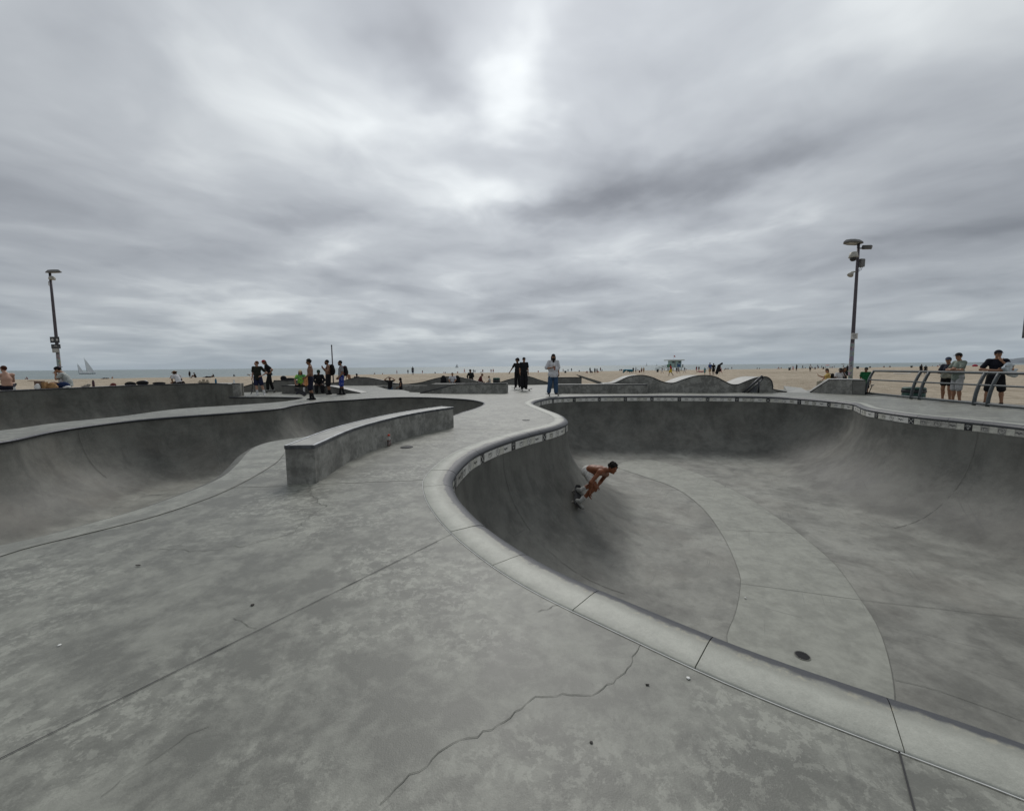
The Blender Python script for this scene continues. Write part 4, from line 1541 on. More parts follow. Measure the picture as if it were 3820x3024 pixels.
# sign board standing at the right edge of the view
flat('board_worn', (0.12, 0.12, 0.12), 0.6, var=0.5, scale=5)
c = at_depth(3884, 1200, 12.0)
root = empty('sign_board', (c.x, c.y, -0.08))
tag(root, 'weathered grey sign board on a post at the end of the railing', 'sign')
pipe('post', [(0, 0.05, 0), (0, 0.05, c.z + 0.6)], 0.04, 'pole_paint', root, 10)
b_ = cubeobj('board', (0, 0, c.z + 0.08), (1.02, 0.02, 0.95), 'board_worn', root, (0, 0, 0))
cubeobj('lettering', (0, -0.012, -0.28), (0.9, 0.004, 0.1), 'sign_black', b_)

# thin pole standing on the sand behind the standing group
a_, b_ = at_depth(1237, 1290, 33.0), at_depth(1244, 1428, 33.0)
root = empty('thin_pole', (b_.x, b_.y, -0.1))
pipe('shaft', [(0, 0, 0), a_ - root.location], 0.05, 'pole_paint', root, 8)
tag(root, 'slim dark pole standing on the sand behind the bare-chested backpacker', 'pole')
lathe('tip', [(0.055, 0), (0.055, 0.05), (0.03, 0.09)], 'steel_dark', root, 8, a_ - root.location)
# ------------------------------------------------------------------ figures: one continuous surface grown round a posed skeleton
def surface_nets(f, org, h):
    s = f < 0
    nx, ny, nz = f.shape
    c = np.zeros((nx - 1, ny - 1, nz - 1), np.int8)
    for a in (0, 1):
        for b in (0, 1):
            for d in (0, 1):
                c += s[a:nx - 1 + a, b:ny - 1 + b, d:nz - 1 + d]
    act = (c > 0) & (c < 8)
    ix = np.argwhere(act)
    if len(ix) == 0:
        return np.zeros((0, 3)), np.zeros((0, 4), int)
    idm = -np.ones(c.shape, int)
    idm[act] = np.arange(len(ix))
    acc = np.zeros((len(ix), 3))
    cnt = np.zeros(len(ix))
    corners = [(a, b, d) for a in (0, 1) for b in (0, 1) for d in (0, 1)]
    fv = {k: f[ix[:, 0] + k[0], ix[:, 1] + k[1], ix[:, 2] + k[2]] for k in corners}
    for k in corners:
        for ax in range(3):
            if k[ax] == 0:
                k2 = tuple(1 if i == ax else k[i] for i in range(3))
                a, b = fv[k], fv[k2]
                m = (a < 0) != (b < 0)
                t = a[m] / (a[m] - b[m])
                p = np.tile(np.array(k, float), (m.sum(), 1))
                p[:, ax] += t
                acc[m] += p
                cnt[m] += 1
    v = org + h * (ix + acc / cnt[:, None])
    faces = []
    for ax in range(3):
        sl0 = [slice(None)] * 3
        sl1 = [slice(None)] * 3
        sl0[ax] = slice(0, -1)
        sl1[ax] = slice(1, None)
        A_, B_ = s[tuple(sl0)], s[tuple(sl1)]
        e = np.argwhere(A_ != B_)
        o1, o2 = (ax + 1) % 3, (ax + 2) % 3
        ok = (e[:, o1] > 0) & (e[:, o2] > 0) & (e[:, o1] < f.shape[o1] - 1) & (e[:, o2] < f.shape[o2] - 1)
        e = e[ok]
        q = []
        for d1, d2 in ((-1, -1), (0, -1), (0, 0), (-1, 0)):
            g = e.copy()
            g[:, o1] += d1
            g[:, o2] += d2
            q.append(idm[g[:, 0], g[:, 1], g[:, 2]])
        q = np.stack(q, 1)
        flip = ~A_[e[:, 0], e[:, 1], e[:, 2]]
        q[flip] = q[flip][:, ::-1]
        faces.append(q)
    return v, np.vstack(faces)


def V3(*a):
    return np.array(a, float)


def cone(a, b, ra, rb, k=0.02):
    return ('c', np.array(a, float), np.array(b, float), ra, rb, k)


def ell(c, r, fr=None, k=0.02):
    return ('e', np.array(c, float), np.array(r, float), np.eye(3) if fr is None else fr, 0, k)


def grow(prims, h, clips=(), infl=0.0):
    """mesh (verts, quads) of the blended primitives"""
    lo = np.full(3, 1e9)
    hi = -lo
    for p in prims:
        if p[0] == 'c':
            r = max(p[3], p[4]) + infl
            lo = np.minimum(lo, np.minimum(p[1], p[2]) - r)
            hi = np.maximum(hi, np.maximum(p[1], p[2]) + r)
        else:
            r = p[2].max() + infl
            lo = np.minimum(lo, p[1] - r)
            hi = np.maximum(hi, p[1] + r)
    lo -= 3 * h
    hi += 3 * h
    n = np.ceil((hi - lo) / h).astype(int) + 1
    f = np.full(n, 1.0)
    ax = [lo[i] + h * np.arange(n[i]) for i in range(3)]
    for p in prims:
        if p[0] == 'c':
            r = max(p[3], p[4]) + infl
            a_, b_ = np.minimum(p[1], p[2]) - r, np.maximum(p[1], p[2]) + r
        else:
            r = p[2].max() + infl
            a_, b_ = p[1] - r, p[1] + r
        mar = p[5] + 2.5 * h
        i0 = np.maximum(((a_ - mar - lo) / h).astype(int), 0)
        i1 = np.minimum(((b_ + mar - lo) / h).astype(int) + 2, n)
        X, Y, Z = np.meshgrid(ax[0][i0[0]:i1[0]], ax[1][i0[1]:i1[1]], ax[2][i0[2]:i1[2]], indexing='ij')
        if p[0] == 'c':
            e = p[2] - p[1]
            ee = max((e ** 2).sum(), 1e-9)
            t = np.clip(((X - p[1][0]) * e[0] + (Y - p[1][1]) * e[1] + (Z - p[1][2]) * e[2]) / ee, 0, 1)
            d = np.sqrt((X - p[1][0] - t * e[0]) ** 2 + (Y - p[1][1] - t * e[1]) ** 2 + (Z - p[1][2] - t * e[2]) ** 2) - (p[3] + (p[4] - p[3]) * t) - infl
        else:
            dx, dy, dz_ = X - p[1][0], Y - p[1][1], Z - p[1][2]
            R_ = p[3]
            rr = p[2] + infl
            u = (dx * R_[0, 0] + dy * R_[0, 1] + dz_ * R_[0, 2]) / rr[0]
            v = (dx * R_[1, 0] + dy * R_[1, 1] + dz_ * R_[1, 2]) / rr[1]
            w_ = (dx * R_[2, 0] + dy * R_[2, 1] + dz_ * R_[2, 2]) / rr[2]
            k0 = np.sqrt(u * u + v * v + w_ * w_)
            k1 = np.sqrt((u / rr[0]) ** 2 + (v / rr[1]) ** 2 + (w_ / rr[2]) ** 2)
            d = np.where(k0 > 1e-6, k0 * (k0 - 1.0) / np.maximum(k1, 1e-6), -rr.min())
        s_ = f[i0[0]:i1[0], i0[1]:i1[1], i0[2]:i1[2]]
        k = p[5]
        hh = np.maximum(k - np.abs(s_ - d), 0) / k
        f[i0[0]:i1[0], i0[1]:i1[1], i0[2]:i1[2]] = np.minimum(s_, d) - hh * hh * k * 0.25
    if clips:
        X, Y, Z = np.meshgrid(*ax, indexing='ij')
        for c, m in clips:
            m = np.array(m, float) / np.linalg.norm(m)
            f = np.maximum(f, (X - c[0]) * m[0] + (Y - c[1]) * m[1] + (Z - c[2]) * m[2])
    return surface_nets(f, lo, h)


def frame(up, right):
    up = np.array(up, float)
    up /= np.linalg.norm(up)
    right = np.array(right, float)
    right -= up * right.dot(up)
    right /= np.linalg.norm(right)
    fwd = np.cross(up, right)
    return np.stack([right, fwd, up])      # rows: right, forward, up


def unit(v):
    v = np.array(v, float)
    return v / max(np.linalg.norm(v), 1e-9)


BASE = dict(head=(0, .035, 1.625), neck=(0, -.01, 1.465), chest=(0, .0, 1.27), belly=(0, .005, 1.08), pelvis=(0, 0, .95),
            shR=(.175, -.01, 1.415), shL=(-.175, -.01, 1.415), elR=(.225, -.03, 1.13), elL=(-.225, -.03, 1.13), wrR=(.235, .05, .885), wrL=(-.235, .05, .885),
            hipR=(.09, 0, .925), hipL=(-.09, 0, .925), knR=(.105, .025, .50), knL=(-.105, .025, .50), anR=(.115, -.03, .085), anL=(-.115, -.03, .085))
UPPER = ('head', 'neck', 'chest', 'belly', 'shR', 'shL', 'elR', 'elL', 'wrR', 'wrL')


def pose(lean=0, side=0, twist=0, face=None, handR=None, handL=None, footR=None, footL=None, curl=0.5, **ov):
    j = {k: np.array(v, float) for k, v in BASE.items()}
    for k, v in ov.items():
        j[k] = np.array(v, float)
    if lean or side or twist:
        R_ = np.array(Matrix.Rotation(math.radians(twist), 3, 'Z') @ Matrix.Rotation(math.radians(-lean), 3, 'X') @ Matrix.Rotation(math.radians(side), 3, 'Y'))
        o = j['pelvis'].copy()
        for k in UPPER:
            j[k] = o + R_ @ (j[k] - o)
        j['_up'] = R_
    j['face'] = unit(face if face is not None else (0, 1, 0))
    j['handR'] = handR
    j['handL'] = handL
    j['footR'] = unit(footR if footR is not None else (.25, 1, -.12))
    j['footL'] = unit(footL if footL is not None else (-.25, 1, -.12))
    j['curl'] = curl
    return j


def sit(seat=0.43, lean=8, knee_out=0.16, shin=0.40, reach=0.44, **ov):
    """seated on an edge at height seat; origin under the hips on the ground"""
    dz_ = seat + 0.105 - BASE['pelvis'][2]
    j = {k: np.array(v, float) + np.array((0, 0, dz_)) for k, v in BASE.items()}
    for s, S in ((1, 'R'), (-1, 'L')):
        j['hip' + S] = V3(s * .095, .02, seat + .09)
        j['kn' + S] = V3(s * knee_out, reach, seat + .07)
        j['an' + S] = V3(s * (knee_out - .01), reach + .02, max(seat + .07 - shin, 0.085))
        j['el' + S] = V3(s * .27, .10, seat + .36)
        j['wr' + S] = V3(s * .16, .30, seat + .20)
    return pose(lean=lean, **{**{k: v for k, v in j.items()}, **ov})


def limb_frame(j):
    cf = frame(j['neck'] - j['belly'], j['shR'] - j['shL'])
    pf = frame(j['belly'] - j['pelvis'], j['hipR'] - j['hipL'])
    f = j['face']
    up = unit(j['head'] - j['neck'])
    up = unit(up * 0.5 + np.array((0, 0, 0.8)) if abs(up[2]) > 0.5 else up)
    if 'headup' in j:
        up = unit(j['headup'])
    r = unit(np.cross(f, up))
    hf = frame(np.cross(r, f), r)
    return cf, pf, hf


def hand_prims(w_, el, d, palm_n, thumb_side, curl, sc=1.0):
    """palm and five separate fingers; d = pointing direction, palm_n = where the fingers curl to"""
    d = unit(d)
    n = unit(np.array(palm_n) - d * np.dot(palm_n, d))
    s = np.cross(d, n) * thumb_side
    pr = [ell(w_ + d * .045 * sc, V3(.040, .019, .05) * sc, np.stack([s, n, d]), 0.012)]
    for i, (off, ln) in enumerate(((.027, .070), (.009, .080), (-.009, .074), (-.026, .058))):
        b = w_ + (d * .082 + s * off) * sc
        a1, a2 = curl * 0.6, curl * 1.6
        d1 = d * math.cos(a1) + n * math.sin(a1) + s * off * 1.5
        d2 = d * math.cos(a2) + n * math.sin(a2)
        m = b + unit(d1) * ln * .5 * sc
        pr.append(cone(b, m, .0105 * sc, .010 * sc, 0.006))
        pr.append(cone(m, m + unit(d2) * ln * .5 * sc, .010 * sc, .008 * sc, 0.006))
    b = w_ + (d * .025 + s * .032) * sc
    m = b + unit(d * .6 + s * .8 + n * .3 * (0.3 + curl)) * .04 * sc
    pr.append(cone(b, m, .013 * sc, .0115 * sc, 0.008))
    pr.append(cone(m, m + unit(d * .9 + s * .25 + n * .4 * (0.3 + curl)) * .032 * sc, .0115 * sc, .009 * sc, 0.006))
    return pr


def body_prims(j, fat=1.0, hands=True, fem=False):
    cf, pf, hf = limb_frame(j)
    X = []
    X.append(cone(j['pelvis'], j['belly'], .105 * fat, .10 * fat, .05))
    X.append(cone(j['belly'], j['chest'], .10 * fat, .105 * fat, .05))
    X.append(ell(j['chest'] + cf[1] * .005, V3(.155, .105 * fat, .165), cf, .05))
    X.append(ell(j['belly'], V3(.135 * fat, .098 * fat, .13), cf, .05))
    X.append(ell(j['pelvis'], V3(.15 * (1.06 if fem else 1) * fat, .105 * fat, .105), pf, .05))
    X.append(cone(j['shL'], j['shR'], .062, .062, .05))
    X.append(cone(j['chest'] + cf[2] * .1, j['neck'], .075, .058, .05))
    X.append(cone(j['neck'], j['head'] - hf[2] * .05, .055, .05, .03))
    for s, S in ((1, 'R'), (-1, 'L')):
        X.append(cone(j['sh' + S], j['el' + S], .052, .040, .03))
        X.append(cone(j['el' + S], j['wr' + S], .040, .027, .02))
        mid_ = j['el' + S] * .72 + j['wr' + S] * .28
        X.append(ell(mid_, V3(.040, .040, .06), frame(j['wr' + S] - j['el' + S], (1, 0, .01)), .02))
        X.append(cone(j['hip' + S], j['kn' + S], .088 * fat, .056, .04))
        X.append(cone(j['kn' + S], j['an' + S], .054, .036, .03))
        cm = j['kn' + S] * .68 + j['an' + S] * .32
        back = unit(j['kn' + S] - j['hip' + S]) * .012 - j['foot' + S] * .02
        X.append(ell(cm + back, V3(.052, .052, .11), frame(j['an' + S] - j['kn' + S], (1, .01, 0)), .03))
        ft = j['foot' + S]
        dn = unit(np.array((0, 0, -1.)) - ft * (-ft[2])) if 'soles' not in j else j['soles']
        hl = j['an' + S] + dn * .045 - ft * .04
        X.append(cone(j['an' + S], hl, .037, .033, .02))
        X.append(cone(hl, j['an' + S] + dn * .055 + ft * .13, .033, .027, .03))
        if hands:
            hd = j['hand' + S]
            if hd is None:
                d = unit(j['wr' + S] - j['el' + S])
                pn = unit(np.array((-s * 1.0, .3, 0)))
            else:
                d, pn = hd
            side_ = 1 if np.dot(np.cross(unit(d), np.array(pn, float)), j['face'] + np.array((0, 0, .3))) > 0 else -1
            X += hand_prims(j['wr' + S], j['el' + S], d, pn, side_, j['curl'])
        else:
            X.append(cone(j['wr' + S], j['wr' + S] + unit(j['wr' + S] - j['el' + S]) * .12, .03, .025, .02))
    h = j['head']
    X.append(ell(h + hf[2] * .02, V3(.074, .093, .10), hf, .02))
    X.append(ell(h + hf[1] * .022 - hf[2] * .045, V3(.056, .068, .068), hf, .03))
    X.append(cone(h + hf[1] * .088 + hf[2] * .012, h + hf[1] * .107 - hf[2] * .022, .010, .016, .012))
    X.append(ell(h + hf[1] * .083 - hf[2] * .055, V3(.026, .012, .012), hf, .012))
    X.append(ell(h + hf[1] * .086 - hf[2] * .092 + hf[1] * -.02, V3(.028, .02, .018), hf, .015))
    X.append(ell(h + hf[1] * .078 + hf[2] * .035, V3(.05, .014, .012), hf, .015))
    for s in (-1, 1):
        X.append(ell(h + hf[0] * s * .076 - hf[2] * .005 - hf[1] * .005, V3(.012, .022, .032), hf, .008))
    return X


def torso_cloth(j, fat=1.0, sleeve=0.62, loose=0.0, drop=0.10, vest=False):
    """prims and clips of a shirt"""
    cf, pf, hf = limb_frame(j)
    f_ = fat * (1 + loose * 0.6)
    hem = j['pelvis'] - pf[2] * drop
    X = [cone(hem, j['belly'], .115 * f_ + loose * .1, .112 * f_ + loose * .1, .06), cone(j['belly'], j['chest'], .112 * f_, .115 * f_, .05),
         ell(j['chest'] + cf[1] * .005, V3(.168, .118 * f_, .172), cf, .05), ell(j['belly'], V3(.150 * f_ + loose * .1, .112 * f_ + loose * .1, .16), cf, .05),
         ell(j['pelvis'] - pf[2] * (drop * .4), V3(.168 * f_ + loose * .08, .122 * f_ + loose * .08, .16), pf, .05),
         cone(j['shL'], j['shR'], .070, .070, .05), cone(j['chest'] + cf[2] * .1, j['neck'] - cf[2] * .012, .082, .066, .04)]
    if not vest:
        for S in 'RL':
            a, b, c = j['sh' + S], j['el' + S], j['wr' + S]
            if sleeve <= 1:
                X.append(cone(a, a + (b - a) * sleeve, .062 + loose * .06, .058 + loose * .13, .035))
            else:
                X.append(cone(a, b, .062 + loose * .05, .052 + loose * .05, .035))
                X.append(cone(b, b + (c - b) * (sleeve - 1), .052 + loose * .05, .040 + loose * .04, .025))
    clips = [(hem, -pf[2]), (j['neck'] + cf[2] * .035, cf[2])]
    if not vest:
        pass
    return X, clips


def leg_cloth(j, length=0.8, loose=0.02, fat=1.0, waist=0.05, clip=True):
    """length <= 1: fraction of the thigh; 1..2: down the shin"""
    cf, pf, hf = limb_frame(j)
    X = [ell(j['pelvis'], V3(.163 * fat, .117 * fat, .115), pf, .05), cone(j['pelvis'], j['pelvis'] + pf[2] * waist, .118 * fat, .112 * fat, .04)]
    for S in 'RL':
        a, b, c = j['hip' + S], j['kn' + S], j['an' + S]
        if length <= 1:
            X.append(cone(a, a + (b - a) * length, .096 * fat + loose * .4, .075 + loose, .03))
        else:
            X.append(cone(a, b, .096 * fat + loose * .3, .066 + loose, .03))
            X.append(cone(b, b + (c - b) * (length - 1), .066 + loose, .050 + loose * 1.2, .02))
    return X, ([(j['pelvis'] + pf[2] * (waist + .05), pf[2])] if clip else [])


def shoe_prims(j, S, big=1.0):
    ft = j['foot' + S]
    dn = unit(np.array((0, 0, -1.)) + ft * ft[2]) if 'soles' not in j else j['soles']
    a = j['an' + S]
    hl = a + dn * .048 - ft * .045
    toe = a + dn * .055 + ft * .145
    X = [cone(a - dn * .0, hl, .043 * big, .040 * big, .02), cone(hl, toe, .040 * big, .034 * big, .03), cone(hl + dn * .012, toe + dn * .012, .036, .033, .02)]
    return X, [(a + dn * .083, dn)]


def hair_prims(j, kind):
    cf, pf, hf = limb_frame(j)
    h = j['head']
    if kind == 'short':
        return [ell(h + hf[2] * .030 - hf[1] * .012, V3(.083, .098, .100), hf, .02)], [(h + hf[1] * .052 + hf[2] * .0, hf[1] * .75 - hf[2] * .66)]
    if kind == 'curly':
        X = [ell(h + hf[2] * .035 - hf[1] * .01, V3(.088, .10, .105), hf, .02)]
        r = random.Random(4)
        for _ in range(26):
            a, b = r.uniform(0, 6.28), r.uniform(-.2, 1.4)
            d = hf[0] * math.cos(a) * math.cos(b) + hf[1] * math.sin(a) * math.cos(b) + hf[2] * math.sin(b)
            X.append(ell(h + hf[2] * .04 - hf[1] * .01 + d * .085, V3(.03, .03, .03), None, .012))
        return X, [(h + hf[1] * .045 + hf[2] * .01, hf[1] * .8 - hf[2] * .6)]
    if kind == 'afro':
        X = [ell(h + hf[2] * .05 - hf[1] * .02, V3(.125, .12, .115), hf, .02)]
        r = random.Random(9)
        for _ in range(34):
            a, b = r.uniform(0, 6.28), r.uniform(-.5, 1.5)
            d = hf[0] * math.cos(a) * math.cos(b) + hf[1] * math.sin(a) * math.cos(b) + hf[2] * math.sin(b)
            X.append(ell(h + hf[2] * .05 - hf[1] * .02 + d * .11, V3(.03, .03, .03), None, .012))
        return X, [(h + hf[1] * .05 + hf[2] * .02, hf[1] * .8 - hf[2] * .6)]
    if kind == 'long':
        X = [ell(h + hf[2] * .028 - hf[1] * .015, V3(.085, .098, .102), hf, .02)]
        for s in (-1, 1):
            X.append(cone(h + hf[0] * s * .07 - hf[1] * .03, h + hf[0] * s * .085 - hf[1] * .01 - hf[2] * .22, .035, .03, .03))
        X.append(cone(h - hf[1] * .06, h - hf[1] * .075 - hf[2] * .25, .06, .04, .04))
        return X, [(h + hf[1] * .035 + hf[2] * .0, hf[1] * .9 - hf[2] * .43)]
    if kind == 'tail':
        X = [ell(h + hf[2] * .028 - hf[1] * .015, V3(.083, .097, .10), hf, .02), cone(h - hf[1] * .10 + hf[2] * .02, h - hf[1] * .13 - hf[2] * .14, .035, .02, .02)]
        return X, [(h + hf[1] * .058, hf[1] * .8 - hf[2] * .6)]


def cap_prims(j, kind='cap', back=False):
    cf, pf, hf = limb_frame(j)
    h = j['head']
    if kind == 'cap':
        s = -1 if back else 1
        X = [ell(h + hf[2] * .045, V3(.090, .106, .095), hf, .01), ell(h + hf[1] * s * .125 + hf[2] * .048, V3(.072, .075, .009), hf, .012)]
        return X, [(h + hf[2] * .040, -hf[2])]
    if kind == 'beanie':
        return [ell(h + hf[2] * .04, V3(.090, .106, .105), hf, .01)], [(h + hf[2] * .03 + hf[1] * .02, -hf[2] + hf[1] * .2)]
    if kind == 'brim':
        return [ell(h + hf[2] * .06, V3(.092, .105, .08), hf, .01), ell(h + hf[2] * .055, V3(.16, .17, .010), hf, .012)], [(h + hf[2] * .043, -hf[2])]


def beard_prims(j, long=False):
    cf, pf, hf = limb_frame(j)
    h = j['head']
    X = [ell(h + hf[1] * .045 - hf[2] * .085, V3(.062, .056, .05), hf, .02)]
    if long:
        X += [cone(h + hf[1] * .06 - hf[2] * .09, h + hf[1] * .075 - hf[2] * .20, .062, .045, .03)]
    return X, [(h - hf[2] * .045, hf[2])]


FAB = {}


def cloth(col, rough=0.9):
    key = ('cloth', col)
    if key not in FAB:
        nm = 'cloth_%02d' % len(FAB)

        def build(t, b):
            p = t.n('ShaderNodeTexCoord').outputs['Object']
            n = t.noise(p, 14, 5, 0.6, 0.4)
            c = t.mix(t.smooth(n, 0.3, 0.7), tuple(x * 0.75 for x in col), tuple(min(1, x * 1.15) for x in col))
            t.put(b.inputs['Base Color'], c)
            b.inputs['Roughness'].default_value = rough
            b.inputs['Specular IOR Level'].default_value = 0.2
            bump(t, b, t.noise(t.vmath('MULTIPLY', p, (1, 1, 0.6)), 11, 4, 0.6, 0.8), 0.55, 0.035)
        FAB[key] = principled(nm, build)
    return FAB[key]


def skin(col):
    key = ('skin', col)
    if key not in FAB:
        def build(t, b):
            p = t.n('ShaderNodeTexCoord').outputs['Object']
            n = t.noise(p, 9, 4, 0.6)
            t.put(b.inputs['Base Color'], t.mix(n, tuple(x * 0.82 for x in col), tuple(min(1, x * 1.12) for x in col)))
            b.inputs['Roughness'].default_value = 0.5
            b.inputs['Specular IOR Level'].default_value = 0.35
        FAB[key] = principled('skin_%02d' % len(FAB), build)
    return FAB[key]


def pattern_mat(name, c0_, c1_, scale, lo, hi, dist=0.0):
    def build(t, b):
        p = t.n('ShaderNodeTexCoord').outputs['Object']
        t.put(b.inputs['Base Color'], t.mix(t.smooth(t.noise(p, scale, 3, 0.5, dist), lo, hi), c0_, c1_))
        b.inputs['Roughness'].default_value = 0.9
    FAB[name] = principled(name, build)
    return FAB[name]


SK_TAN, SK_BROWN, SK_DARK, SK_FAIR = (0.33, 0.17, 0.10), (0.21, 0.105, 0.06), (0.085, 0.045, 0.03), (0.42, 0.25, 0.18)
BLACK, NAVY, WHITE, GREY = (0.014, 0.014, 0.016), (0.018, 0.022, 0.055), (0.62, 0.62, 0.62), (0.30, 0.30, 0.31)
HAIR_DK, HAIR_BR, HAIR_GI = (0.012, 0.010, 0.009), (0.035, 0.02, 0.012), (0.10, 0.04, 0.018)
pattern_mat('tie_dye', (0.04, 0.22, 0.10), (0.30, 0.62, 0.06), 7, 0.4, 0.6, 1.5)
pattern_mat('blue_print', (0.012, 0.03, 0.22), (0.5, 0.5, 0.55), 22, 0.62, 0.66)
pattern_mat('stripe_hat', (0.02, 0.02, 0.022), (0.5, 0.5, 0.5), 4, 0.5, 0.52)


def mesh_obj(name, vq, mat, parent):
    v, q = vq
    me = bpy.data.meshes.new(name)
    me.vertices.add(len(v))
    me.vertices.foreach_set('co', v.astype(np.float32).ravel())
    me.loops.add(len(q) * 4)
    me.loops.foreach_set('vertex_index', q.astype(np.int32).ravel())
    me.polygons.add(len(q))
    me.polygons.foreach_set('loop_start', np.arange(0, 4 * len(q), 4, dtype=np.int32))
    me.polygons.foreach_set('loop_total', np.full(len(q), 4, np.int32))
    me.polygons.foreach_set('use_smooth', np.ones(len(q), bool))
    me.update(calc_edges=True)
    me.validate()
    if mat is not None:
        me.materials.append(MATS[mat] if isinstance(mat, str) else mat)
    o = bpy.data.objects.new(name, me)
    COL.objects.link(o)
    if parent:
        o.parent = parent
    return o


eye_me = None


def person(label, loc, rz, j, skin_col=SK_TAN, height=1.76, top=None, bottom=None, shoes=None, socks=None, hair='short', hair_col=HAIR_DK, cap=None, beard=None, h=0.012, fat=1.0, fem=False, group=None, face=True, extra=None):
    """an Empty at the feet that parents the body and each garment"""
    global eye_me
    root = empty('person', loc, rz)
    tag(root, label, 'person', group)
    sc = height / 1.76
    root.scale = (sc, sc, sc)
    mesh_obj('body', grow(body_prims(j, fat, True, fem), h), skin(skin_col), root)
    if top:
        m, kw = top
        X, c = torso_cloth(j, fat, **kw)
        mesh_obj('shirt', grow(X, h * 1.15, c), cloth(m) if not isinstance(m, str) else m, root)
    if bottom:
        m, kw = bottom
        X, c = leg_cloth(j, fat=fat, **kw)
        mesh_obj('trousers' if kw.get('length', .8) > 1 else 'shorts', grow(X, h * 1.15, c), cloth(m) if not isinstance(m, str) else m, root)
    for S in 'RL':
        if socks:
            m, fr_ = socks
            a, b = j['an' + S], j['kn' + S]
            mesh_obj('sock', grow([cone(a, a + (b - a) * fr_, .046, .046 + .02 * fr_, .02)], h), cloth(m), root)
        if shoes:
            X, c = shoe_prims(j, S)
            mesh_obj('shoe', grow(X, h, c), cloth(shoes), root)
    if hair:
        X, c = hair_prims(j, hair)
        mesh_obj('hair', grow(X, h * .8, c), cloth(hair_col), root)
    if cap:
        m, kind, back = cap
        X, c = cap_prims(j, kind, back)
        mesh_obj('cap', grow(X, min(h * .8, .009), c), cloth(m) if not isinstance(m, str) else m, root)
    if beard:
        X, c = beard_prims(j, beard == 'long')
        mesh_obj('beard', grow(X, h * .8, c), cloth(hair_col), root)
    if face:
        cf, pf, hf = limb_frame(j)
        if eye_me is None:
            bm = bmesh.new()
            bmesh.ops.create_icosphere(bm, subdivisions=1, radius=0.011)
            eye_me = bpy.data.meshes.new('eye')
            bm.to_mesh(eye_me)
            bm.free()
            eye_me.materials.append(MATS['black_plastic'])
        for s in (-1, 1):
            o = bpy.data.objects.new('eye', eye_me)
            COL.objects.link(o)
            o.parent = root
            o.location = j['head'] + hf[1] * .083 + hf[0] * s * .031 + hf[2] * .014
        o = bpy.data.objects.new('mouth', eye_me)
        COL.objects.link(o)
        o.parent = root
        o.location = j['head'] + hf[1] * .086 - hf[2] * .057
        o.scale = (2.0, .6, .35)
        o.rotation_euler = (0, 0, math.atan2(-hf[1][0], hf[1][1]))
    return root


def spot(u, v, z=0.0):
    p = P(u, v)
    return (p.x, p.y, z)


def turn(rz_deg, *world):
    """a world direction in the person's own axes"""
    v = Matrix.Rotation(-math.radians(rz_deg), 3, 'Z') @ Vector(world)
    return tuple(v)


# skateboard: deck with kicked ends, two trucks, four wheels
flat('grip_tape', (0.02, 0.02, 0.022), 0.9)
flat('maple', (0.32, 0.22, 0.13), 0.5)
flat('wheel_urethane', (0.22, 0.21, 0.19), 0.4)
sk_parts = None


